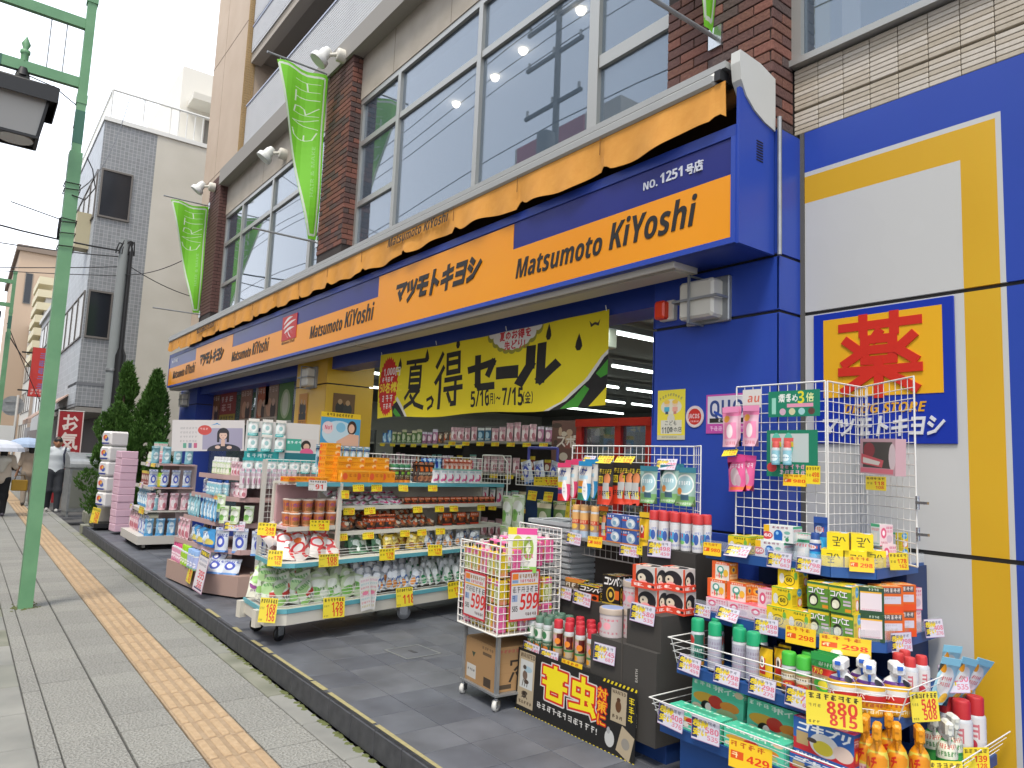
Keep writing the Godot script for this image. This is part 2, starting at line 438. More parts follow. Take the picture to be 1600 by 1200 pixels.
func make_materials() -> void:
	M.aggregate = noisy("75746f", "a5a49d", 0.09, 0.95, 2.2, 6.0)
	M.aggregate2 = noisy("72716c", "a1a09a", 0.09, 0.95, 2.2, 6.0)
	M.aggregate3 = noisy("787771", "a9a8a1", 0.09, 0.95, 2.2, 6.0)
	M.smooth = noisy("7c7c77", "93928b", 0.012, 0.92, 0.6, 1.0)
	M.smooth2 = noisy("75766f", "8c8c82", 0.012, 0.92, 0.6, 1.0)
	M.smooth3 = noisy("6d6f60", "8e8d80", 0.012, 0.92, 0.6, 1.0)
	M.tactile = noisy("a58b6b", "bba283", 0.03, 0.9, 1.6, 1.5)
	M.groove = noisy("957f64", "a8937a", 0.03, 0.95, 1.6)
	M.groove2 = noisy("917b61", "a38e74", 0.03, 0.95, 1.6)
	M.tactile2 = noisy("9f8667", "b59b7c", 0.03, 0.9, 1.6, 1.5)
	M.floor = noisy("4a4c52", "62656c", 0.012, 0.55, 0.7, 0.5)
	M.floor2 = noisy("45474e", "5b5e66", 0.012, 0.55, 0.7, 0.5)
	M.floor3 = noisy("4f5156", "686a70", 0.012, 0.55, 0.7, 0.5)
	M.riser = noisy("35363a", "4a4b4e", 0.03, 0.6, 1.4, 0.5)
	M.asphalt = noisy("525253", "6a6a6a", 0.1, 0.95, 2.0, 5.0)
	M.wornline = noisy("8f8660", "a59a6c", 0.05, 0.9, 2.0, 1.0)
	M.beige = noisy("b8a48f", "c0ad99", 0.01, 0.85, 0.4, 0.3)
	M.spandrel = noisy("a39a8c", "aea598", 0.02, 0.8, 0.5, 0.6)
	M.cream = noisy("bcb7ab", "c6c1b6", 0.008, 0.85, 0.3, 0.3)
	M.whitewall = noisy("bfc0c2", "c8c9ca", 0.01, 0.7, 0.4, 0.3)
	M.galv = noisy("8c8f90", "a3a5a6", 0.02, 0.45, 1.2, 0.3)
	M.galv.metallic = 0.6
	M.blue = noisy("26429a", "2a47a2", 0.006, 0.38, 0.35)
	M.blue2 = noisy("213a8c", "254096", 0.006, 0.4, 0.35)
	M.yellow = noisy("c79a1c", "cfa323", 0.006, 0.42, 0.35)
	M.panelwhite = noisy("b9b9b6", "c0c0bd", 0.006, 0.4, 0.35)
	M.signorange = noisy("e08d14", "e8961b", 0.006, 0.35, 0.3)
	M.signblue = noisy("20286e", "262f7a", 0.006, 0.3, 0.3)
	M.awning = noisy("d08c2c", "dc9a3c", 0.02, 0.75, 0.8, 0.8)
	M.valance = noisy("cb8a34", "d3953e", 0.02, 0.75, 1.4, 0.8)
	M.bricks = [noisy("64403a", "75503f", 0.05, 0.85, 3.0, 2.0), noisy("553a36", "654640", 0.05, 0.85, 3.0, 2.0), noisy("4a3c3a", "5a4844", 0.05, 0.85, 3.0, 2.0), noisy("70443a", "805548", 0.05, 0.85, 3.0, 2.0)]
	M.mortar = col("3a3331", 0.95)
	M.tiles = [noisy("b0a594", "bbb1a1", 0.03, 0.6, 2.0, 0.5), noisy("b8afa1", "c3bbae", 0.03, 0.6, 2.0, 0.5), noisy("a89d8b", "b3a998", 0.03, 0.6, 2.0, 0.5)]
	M.polegreen = noisy("5f9067", "6f9f74", 0.015, 0.5, 0.7, 0.3)
	M.leaf = noisy("34571a", "527a2a", 0.03, 0.75, 1.5)
	M.leaf.backlight_enabled = true; M.leaf.backlight = Color(0.05, 0.09, 0.02)
	M.bark = noisy("3a2d22", "55453a", 0.08, 0.95, 2.0, 5.0)
	M.card = noisy("a5835a", "b08e64", 0.02, 0.85, 1.5)
	var g := StandardMaterial3D.new()
	g.albedo_color = Color(0.46, 0.53, 0.6, 0.06); g.transparency = BaseMaterial3D.TRANSPARENCY_ALPHA; g.roughness = 0.01; g.metallic_specular = 0.9; g.metallic = 0.42
	M.glass = g
	var clear := StandardMaterial3D.new()
	clear.albedo_color = Color(0.9, 0.93, 0.95, 0.12); clear.transparency = BaseMaterial3D.TRANSPARENCY_ALPHA; clear.roughness = 0.08
	M.clear = clear
	for k in [["tube", "f2fff8", 2.6], ["downlight", "fff6e0", 3.0]]:
		var t := StandardMaterial3D.new()
		t.albedo_color = Color.html(k[1]); t.emission_enabled = true; t.emission = Color.html(k[1]); t.emission_energy_multiplier = k[2]
		M[k[0]] = t
	M.dark = col("1a1a1c", 0.6)
	M.white = col("d8d8d4", 0.45)
	M.offwhite = col("cfcabd", 0.5)
	M.wire = col("dcdad4", 0.4)
	M.alu = col("a8a8a4", 0.4, 0.5)
	M.black = col("141416", 0.5)
	M.chrome = col("b9bcbe", 0.25, 0.9)

# pieces laid in a grid: a few shared meshes, each piece a node of its own
func pieces(parent: Node, called: String, where: Array, meshes: Array, mats: Array) -> void:
	for i in where.size():
		obj(called, meshes[rng.randi() % meshes.size()], mats[rng.randi() % mats.size()], parent, where[i])

func slab(sx: float, sz: float, h := 0.02, e := 0.004) -> ArrayMesh:
	var b := MB.new()
	b.bev(0, 0, 0, sx, sz, h, e)
	var o := MB.new()
	return o.add(b, Transform3D(Basis(Vector3.RIGHT, -PI / 2), Vector3(0, -h / 2, 0))).done()

func ground() -> void:
	struct("ground", MB.new().b(0, -0.3, 0, 900, 0.2, 900), M.asphalt)
	struct("road", MB.new().b(-30, -0.16, 4.9, 140, 0.08, 10.3), M.asphalt)
	var w := struct("sidewalk", MB.new().b(-30, -0.066, -0.99, 140, 0.1, 1.78), col("4b4a47", 0.95))
	var far := MB.new()
	var n := 0
	# the near slabs are single pieces, the far run is one joined part
	for row in [[-0.525, 0.1, 0.42], [-0.725, 0.29, 0.3], [-1.028, 0.296, 0.3], [-1.63, 0.296, 0.3]]:
		var ms := [slab(row[2] - 0.01, row[1] - 0.003)]
		var spots := []
		var x := -2.0 - rng.randf() * 0.2
		while x > -60.0:
			var p := at(x, rng.randf_range(-0.0012, 0.0012), row[0], rng.randf_range(-0.25, 0.25))
			if x > -22.0: spots.append(p)
			else: far.b(x, -0.01, row[0], row[2] - 0.008, 0.02, row[1])
			x -= row[2]
		pieces(w, "paving_slab", spots, ms, [M.aggregate, M.aggregate2, M.aggregate3, M.aggregate])
	stuff(obj("far_paving_slabs", far, M.aggregate, w))
	var tb := MB.new()
	tb.bev(0, 0, 0, 0.293, 0.292, 0.02, 0.004)
	var tl := MB.new()
	tl.add(tb, Transform3D(Basis(Vector3.RIGHT, -PI / 2), Vector3(0, -0.01, 0)))
	var br := MB.new()
	for k in 4:
		var bm := MB.new()
		bm.bev(0, 0, 0, 0.272, 0.044, 0.01, 0.006)
		br.add(bm, Transform3D(Basis(Vector3.RIGHT, -PI / 2), Vector3(0, 0.004, -0.1105 + 0.0737 * k)))
	var tm := tl.done()
	var bars := br.done()
	var x := -2.1
	var ft := MB.new()
	while x > -60:
		if x > -24:
			var o := obj("tactile_block", tm, [M.groove, M.groove2][rng.randi() % 2], w, at(x, rng.randf_range(-0.001, 0.001), -1.33, rng.randf_range(-0.3, 0.3)))
			obj("raised_bars", bars, [M.tactile, M.tactile2][rng.randi() % 2], o)
		else: ft.b(x, -0.009, -1.33, 0.295, 0.02, 0.292)
		x -= 0.3
	stuff(obj("far_tactile_blocks", ft, M.tactile, w))
	var spots := []
	# kerb stones towards the road, gutter slabs along the shop step
	var k := struct("kerb", MB.new().b(-30, -0.1, -0.33, 140, 0.16, 0.27), M.smooth2)
	spots = []
	x = -2.0
	while x > -30: spots.append(at(x, 0, -0.33, rng.randf_range(-0.2, 0.2))); x -= 0.6
	pieces(k, "kerb_stone", spots, [slab(0.592, 0.28, 0.024, 0.006)], [M.smooth, M.smooth2, M.smooth3])
	spots = []
	x = -2.2
	while x > -30: spots.append(at(x, 0.001, -1.85, rng.randf_range(-0.2, 0.2))); x -= 0.6
	pieces(w, "gutter_slab", spots, [slab(0.59, 0.13, 0.024, 0.006)], [M.smooth, M.smooth2, M.smooth3])
	# moss along the foot of the step and round the pole
	var mo := MB.new()
	for i in 420:
		var mx := -2.4 - rng.randf() * 13.0
		var far_z := -1.906 + absf(rng.randfn(0, 0.006))
		mo.lathe(at(mx, 0.001, far_z), [Vector2(rng.randf_range(0.008, 0.03), 0), Vector2(0.008, rng.randf_range(0.003, 0.008))], 5)
	for i in 60: mo.lathe(at(-8.65 + rng.randfn(0, 0.09), 0.001, -0.66 + rng.randfn(0, 0.09)), [Vector2(rng.randf_range(0.006, 0.02), 0), Vector2(0.005, rng.randf_range(0.004, 0.012))], 5)
	var ms := struct("moss", mo, col("5c6238", 0.95))
	ms.set_meta("kind", "stuff")
	# the tiled step in front of the shop
	var f := struct("shop_forecourt", MB.new().ab(Vector3(2, 0, -13.5), Vector3(-15.4, 0.125, -1.95)), M.riser)
	spots = []
	var fs := slab(0.294, 0.294, 0.016, 0.002)
	for iz in 6:
		for ix in 48:
			var px := -1.6 - ix * 0.298
			if px < -15.3: continue
			spots.append(at(px, 0.14, -2.125 - iz * 0.298))
	spots = spots.filter(func(q): return q.origin.x > -13.2 or q.origin.z > -2.8)
	pieces(f, "floor_tile", spots, [fs], [M.floor, M.floor2, M.floor3, M.floor])
	stuff(obj("shop_floor_tiles", MB.new().ab(Vector3(2, 0.125, -13.5), Vector3(-15.4, 0.138, -3.78)), M.floor2, f))
	spots = []
	x = -1.7
	while x > -15.4:
		spots.append(at(x, 0.0, 0))
		x -= 0.3
	var rb := MB.new()
	rb.bev(0, 0.07, -1.94, 0.294, 0.138, 0.028, 0.004)
	rb.b(0, 0.132, -1.958, 0.294, 0.014, 0.05)
	pieces(f, "step_tile", spots, [rb.done()], [M.riser])
	# worn yellow line along the edge: patches of old paint
	var li := MB.new()
	x = -2.2
	while x > -9.3:
		var l := rng.randf_range(0.1, 0.8)
		if x - l > -9.3 and (x > -5.6 or rng.randf() < 0.45):
			var za := -1.958 + rng.randf() * 0.006
			var zb := -1.982 - rng.randf() * 0.01
			li.quad(Vector3(x - l, 0.1425, za), Vector3(x, 0.1425, za + rng.randf_range(-0.004, 0.004)), Vector3(x, 0.1425, zb), Vector3(x - l, 0.1425, zb + rng.randf_range(-0.006, 0.006)))
		x -= l + rng.randf_range(0.004, 0.06)
	obj("worn_yellow_line", li, M.wornline, f)
	obj("end_stone", MB.new().bev(-15.5, 0.08, -2.02, 0.3, 0.16, 0.22, 0.01), M.smooth3, f)
	var hc := thing("floor_access_cover", "small square steel-framed access cover set in the dark tiles between white gondola and wire cart", "manhole cover", at(-4.95, 0.1415, -2.9, 4))
	obj("frame", MB.new().b(0, 0.001, 0.15, 0.32, 0.004, 0.014).b(0, 0.001, -0.15, 0.32, 0.004, 0.014).b(0.153, 0.001, 0, 0.014, 0.004, 0.286).b(-0.153, 0.001, 0, 0.014, 0.004, 0.286), M.galv, hc)
	obj("plate", MB.new().b(0, 0.0, 0, 0.286, 0.003, 0.286), M.floor3, hc)
	obj("lifting_slot", MB.new().b(0, 0.0025, 0, 0.09, 0.002, 0.03), M.riser, hc)

func brick_face(parent: Node, x0: float, x1: float, y0: float, y1: float, z: float, side: bool, limit: Array) -> void:
	# running bond; side faces look along +x
	var L := 0.227
	var H := 0.0685
	if limit.size() == 1: limit.append(MB.new())
	var row := 0
	var y := y0
	while y < y1:
		var u := x0 - (0.0 if row % 2 else L / 2)
		while u < x1 - 0.005:
			var a := maxf(u, x0)
			var b := minf(u + L, x1)
			if b - a > 0.02:
				var w := b - a - 0.008
				var c := (a + b) / 2
				var d := 0.012 + rng.randf() * 0.003
				var m := MB.new()
				m.bev(0, 0, 0, w, H - 0.009, d, 0.003)
				var x := Transform3D(Basis(Vector3.UP, PI / 2), Vector3(z, y + H / 2, c)) if side else at(c, y + H / 2, z)
				if limit[0] > 0:
					var key := "brickmesh%.3f" % snappedf(w, 0.002)
					if not M.has(key): M[key] = m.done()
					obj("brick", M[key], M.bricks[rng.randi() % 4], parent, x)
					limit[0] -= 1
				else:
					limit[1].add(m, x)
			u += L
		y += H
		row += 1

func shop() -> void:
	var s := thing("drugstore_building", "beige upper storeys with brick piers over the blue and orange drugstore front", "building")
	# hulls: floors, ceilings and back walls of the shop and of the room above
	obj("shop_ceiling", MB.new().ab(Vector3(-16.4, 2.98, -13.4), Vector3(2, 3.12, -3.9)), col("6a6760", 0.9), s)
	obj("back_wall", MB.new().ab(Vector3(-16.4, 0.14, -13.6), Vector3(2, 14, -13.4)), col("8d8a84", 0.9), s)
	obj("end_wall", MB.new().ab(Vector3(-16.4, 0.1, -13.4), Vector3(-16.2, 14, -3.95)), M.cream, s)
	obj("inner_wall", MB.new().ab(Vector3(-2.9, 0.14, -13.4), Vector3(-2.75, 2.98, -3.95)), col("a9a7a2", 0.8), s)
	obj("near_end_wall", MB.new().ab(Vector3(1.8, 0.1, -13.4), Vector3(2, 9, -3.9)), M.cream, s)
	obj("upper_floor_slab", MB.new().ab(Vector3(-16.2, 3.66, -13.4), Vector3(1.8, 4.1, -4.0)), col("77736c", 0.9), s)
	obj("upper_ceiling", MB.new().ab(Vector3(-16.2, 6.45, -13.4), Vector3(1.8, 6.75, -3.92)), col("bcbab5", 0.9), s)
	obj("upper_room_wall", MB.new().ab(Vector3(-16.2, 4.1, -8.6), Vector3(1.8, 6.45, -8.4)), col("a19d96", 0.9), s)
	obj("room_divider", MB.new().ab(Vector3(-2.9, 4.1, -8.4), Vector3(-2.7, 6.45, -3.95)), col("a19d96", 0.9), s)
	# near blue pilaster of jointed metal panels
	obj("pilaster_core", MB.new().ab(Vector3(-3.205, 0.14, -3.95), Vector3(-2.3, 3.62, -3.615)), col("2a2a2a", 0.7), s)
	for p in [[0.14, 1.244], [1.256, 2.512], [2.53, 2.84], [2.858, 3.6]]:
		var h: float = p[1] - p[0]
		obj("blue_panel", MB.new().bev(-2.752, (p[0] + p[1]) / 2, -3.609, 0.93, h, 0.018, 0.004), M.blue, s)
		obj("blue_panel", MB.new().ab(Vector3(-2.3, p[0], -3.818), Vector3(-2.286, p[1], -3.6)), M.blue, s)
		if p[1] < 2.6: obj("blue_panel", MB.new().ab(Vector3(-3.22, p[0], -4.1), Vector3(-3.206, p[1], -3.6)), M.blue, s)
	obj("blue_panel", MB.new().ab(Vector3(-3.22, 2.53, -4.1), Vector3(-3.206, 2.7, -3.6)), M.blue, s)
	obj("corner_joint", MB.new().ab(Vector3(-2.286, 0.14, -3.83), Vector3(-2.262, 3.63, -3.812)), col("55534f", 0.7), s)
	obj("corner_pipe", MB.new().tube([Vector3(-2.276, 2.84, -3.585), Vector3(-2.276, 3.66, -3.585)], 0.013, 8), M.galv, s)
	# near wall of white, yellow and blue panels, in courses split by dark grooves
	obj("panel_backing", MB.new().ab(Vector3(-2.262, 0.1, -3.95), Vector3(2, 3.63, -3.838)), col("3b3a38", 0.8), s)
	for p in [[0.12, 1.24], [1.262, 2.52], [2.541, 3.195]]:
		obj("white_panel", MB.new().ab(Vector3(-2.26, p[0], -3.838), Vector3(-1.425, p[1], -3.82)), M.panelwhite, s)
		var up: float = 3.357 if p[1] > 3 else p[1]
		obj("yellow_stripe", MB.new().ab(Vector3(-1.425, p[0], -3.838), Vector3(-1.268, up, -3.82)), M.yellow, s)
		obj("white_stripe", MB.new().ab(Vector3(-1.268, p[0], -3.838), Vector3(-1.244, 3.384 if p[1] > 3 else p[1], -3.82)), M.panelwhite, s)
		obj("blue_panel", MB.new().ab(Vector3(-1.244, p[0], -3.838), Vector3(2, 3.384 if p[1] > 3 else p[1], -3.82)), M.blue, s)
	obj("yellow_stripe", MB.new().ab(Vector3(-2.26, 3.195, -3.838), Vector3(-1.425, 3.357, -3.82)), M.yellow, s)
	obj("white_stripe", MB.new().ab(Vector3(-2.26, 3.357, -3.838), Vector3(-1.268, 3.384, -3.82)), M.panelwhite, s)
	obj("blue_panel", MB.new().ab(Vector3(-2.26, 3.384, -3.838), Vector3(2, 3.632, -3.82)), M.blue, s)
	# ribbed tiles above it
	obj("tile_backing", MB.new().ab(Vector3(-2.32, 3.632, -3.95), Vector3(2, 4.06, -3.84)), col("938c80", 0.9), s)
	var spots := []
	var y := 3.648
	for j in 14:
		if j == 5: y += 0.012
		for i in 10: spots.append(at(-2.252 + i * 0.153, y, -3.83))
		y += 0.0288
	pieces(s, "facade_tile", spots, [MB.new().bev(0, 0, 0, 0.1495, 0.0258, 0.02, 0.003).done()], M.tiles)
	stuff(obj("further_facade_tiles", MB.new().ab(Vector3(-0.78, 3.632, -3.84), Vector3(2, 4.06, -3.82)), M.tiles[0], s))
	# brick piers
	var lim := [300]
	for p in [[-3.146, -2.333, 2.9, 7.25], [-9.315, -8.5, 4.0, 7.13], [-15.45, -14.62, 4.0, 7.13]]:
		obj("pier_core", MB.new().ab(Vector3(p[0], p[2], -3.98), Vector3(p[1] - 0.012, p[3], -3.612)), M.mortar, s)
		if p[0] > -4:
			brick_face(s, p[0], p[1], 3.632, 4.75, -3.607, false, lim)
			brick_face(s, -3.82, -3.602, 3.632, 4.75, p[1] - 0.006, true, lim)
		elif p[0] > -10:
			brick_face(s, -3.79, -3.602, 4.3, 7.1, p[1] - 0.006, true, lim)
			brick_face(s, p[0], p[1], 4.3, 7.1, -3.607, false, lim)
		else:
			brick_face(s, p[0], p[1], 4.3, 7.1, -3.607, false, lim)
			brick_face(s, -3.79, -3.602, 4.3, 7.1, p[1] - 0.006, true, lim)
	stuff(obj("smaller_bricks", lim[1], M.bricks[1], s))
	# first-floor windows: sill, head, mullions and transoms
	for w in [[-8.5, -3.146, [-7.44, -5.73, -4.03]], [-14.62, -9.315, [-13.5, -11.85, -10.0]]]:
		var wn := obj("window", MB.new().ab(Vector3(w[0], 4.2, -3.86), Vector3(w[1], 4.275, -3.72)), M.alu, s)
		obj("head_frame", MB.new().ab(Vector3(w[0], 6.2, -3.84), Vector3(w[1], 6.27, -3.75)), M.alu, wn)
		for e in [w[0] + 0.03, w[1] - 0.03]: obj("jamb", MB.new().ab(Vector3(e - 0.03, 4.275, -3.83), Vector3(e + 0.03, 6.2, -3.755)), M.alu, wn)
		var prev: float = w[0]
		var cols: Array = w[2] + [w[1]]
		for i in cols.size():
			var c: float = cols[i]
			if i < 3: obj("mullion", MB.new().ab(Vector3(c - (0.035 if i < 2 else 0.075), 4.275, -3.835), Vector3(c + 0.035, 6.2, -3.748)), M.alu, wn)
			var ty := 5.655 if i < 3 else 4.84
			obj("transom", MB.new().ab(Vector3(prev + 0.04, ty - (0.035 if i < 3 else 0.07), -3.83), Vector3(c - 0.04, ty + 0.035, -3.757)), M.alu, wn)
			if i == 0: obj("transom", MB.new().ab(Vector3(prev + 0.06, 4.8, -3.825), Vector3(c - 0.04, 4.87, -3.76)), M.alu, wn)
			obj("pane", MB.new().ab(Vector3(prev + 0.02, 4.275, -3.795), Vector3(c - 0.02, 6.2, -3.787)), M.glass, wn)
			prev = c
		obj("spandrel", MB.new().ab(Vector3(w[0], 6.27, -3.98), Vector3(w[1], 6.86, -3.74)), M.spandrel, s)
		obj("sill_wall", MB.new().ab(Vector3(w[0], 3.1, -3.98), Vector3(w[1], 4.2, -3.74)), M.spandrel, s)
	for j in [-7.6, -6.3, -5.0, -12.4, -11.0]: obj("spandrel_joint", MB.new().ab(Vector3(j - 0.004, 6.28, -3.745), Vector3(j + 0.004, 6.85, -3.7385)), col("6d665c", 0.9), s)
	var wr := obj("window", MB.new().ab(Vector3(-2.333, 4.06, -3.9), Vector3(2, 4.1, -3.77)), M.alu, s)
	obj("jamb", MB.new().ab(Vector3(-2.333, 4.1, -3.87), Vector3(-2.27, 6.3, -3.8)), M.alu, wr)
	obj("pane", MB.new().ab(Vector3(-2.27, 4.1, -3.845), Vector3(2, 6.3, -3.837)), M.glass, wr)
	obj("paper_in_window", MB.new().ab(Vector3(-2.24, 4.1, -3.9), Vector3(-2.14, 5.2, -3.895)), col("a8a25c", 0.8), wr)
	obj("paper_in_window", MB.new().ab(Vector3(-2.09, 4.1, -3.95), Vector3(-1.98, 4.6, -3.945)), col("c9cbc6", 0.8), wr)
	obj("spandrel", MB.new().ab(Vector3(-2.333, 6.3, -3.98), Vector3(2, 6.86, -3.8)), M.spandrel, s)
	# the beam, balconies and the beige tower
	obj("cornice_beam", MB.new().ab(Vector3(-14.62, 6.86, -4.0), Vector3(2, 7.16, -3.56)), col("8f8a83", 0.7), s)
	obj("dark_gap", MB.new().ab(Vector3(-14.0, 7.16, -4.0), Vector3(2, 7.28, -3.85)), M.dark, s)
	for p in [[7.28, 8.3], [9.42, 9.95], [10.06, 11.1], [12.2, 14.0]]:
		obj("balcony_parapet", MB.new().ab(Vector3(-13.95, p[0], -4.0), Vector3(2, p[1], -3.79)), M.whitewall, s)
		obj("parapet_cap", MB.new().ab(Vector3(-13.96, p[1], -4.02), Vector3(2, p[1] + 0.03, -3.77)), col("aab0c4", 0.5), s)
		var ri := MB.new()
		var yy: float = p[0] + 0.045
		while yy < p[1] - 0.02:
			ri.ab(Vector3(-13.95, yy, -3.79), Vector3(-4, yy + 0.035, -3.786)); yy += 0.045
		stuff(obj("parapet_tiles", ri, M.whitewall, s))
	for yy in [9.3, 12.05]:
		var so := obj("balcony_soffit", MB.new().ab(Vector3(-14.0, yy, -6.0), Vector3(2, yy + 0.12, -3.81)), col("8c8377", 0.9), s)
		obj("soffit_edge", MB.new().ab(Vector3(-13.97, yy - 0.08, -4.0), Vector3(2, yy, -3.8)), col("a59c90", 0.8), so)
		for d in [[-12.6, -4.35], [-12.95, -4.3]]: obj("downlight_can", MB.new().lathe(at(d[0], yy - 0.012, d[1] - 0.1), [Vector2(0.1, 0), Vector2(0.09, 0.02)], 16), M.black, so)
	obj("balcony_back_wall", MB.new().ab(Vector3(-14.0, 6.75, -6.2), Vector3(2, 14, -6.0)), col("6d665f", 0.9), s)
	obj("tower", MB.new().ab(Vector3(-16.5, 6.87, -9.0), Vector3(-14.03, 15.5, -3.7)), M.beige, s)
	obj("tower", MB.new().ab(Vector3(-16.5, 4.0, -9.0), Vector3(-15.46, 6.87, -3.702)), M.beige, s)
	for yy in [7.35, 10.1, 12.9]: obj("tower_joint", MB.new().ab(Vector3(-16.505, yy, -8.9), Vector3(-14.025, yy + 0.012, -3.696)), col("857466", 0.9), s)
	for xx in [-15.6]: obj("tower_joint", MB.new().ab(Vector3(xx, 5.05, -3.8), Vector3(xx + 0.01, 15.4, -3.697)), col("9a8978", 0.9), s)
	var tt := MB.new()
	for j in 170:
		for i in 4: tt.ab(Vector3(-14.03, 7.2 + j * 0.05, -3.748 - i * 0.05), Vector3(-14.02, 7.244 + j * 0.05, -3.704 - i * 0.05))
	stuff(obj("tan_mosaic_tiles", tt, col("a98d62", 0.6), s))
	obj("roof", MB.new().ab(Vector3(-16.5, 14.0, -13.6), Vector3(2, 14.2, -3.79)), M.cream, s)
	# far pilaster and the yellow pillar
	obj("far_blue_pilaster", MB.new().ab(Vector3(-16.35, 0.1, -3.95), Vector3(-15.0, 2.86, -3.6)), M.blue2, s)
	obj("panel_joint", MB.new().ab(Vector3(-16.36, 2.5, -3.9), Vector3(-14.995, 2.52, -3.597)), M.dark, s)
	obj("yellow_pillar_core", MB.new().ab(Vector3(-9.67, 0.14, -4.2), Vector3(-8.66, 2.86, -3.62)), M.dark, s)
	for p in [[0.14, 1.24], [1.255, 2.505], [2.522, 2.86]]:
		obj("yellow_panel", MB.new().bev(-9.17, (p[0] + p[1]) / 2, -3.61, 1.04, p[1] - p[0], 0.02, 0.004), M.yellow, s)
		obj("yellow_panel", MB.new().ab(Vector3(-8.66, p[0], -4.25), Vector3(-8.645, p[1], -3.6)), M.yellow, s)
	obj("door_head", MB.new().ab(Vector3(-15.0, 2.7, -3.95), Vector3(-3.2, 3.1, -3.66)), M.blue2, s)
	obj("shop_window", MB.new().ab(Vector3(-15.0, 0.14, -3.93), Vector3(-9.7, 2.7, -3.92)), M.glass, s)
	obj("window_bar", MB.new().ab(Vector3(-12.35, 0.14, -3.94), Vector3(-12.28, 2.7, -3.9)), M.alu, s)
	obj("stall_riser", MB.new().ab(Vector3(-15.0, 0.1, -3.95), Vector3(-9.7, 0.5, -3.9)), M.blue2, s)

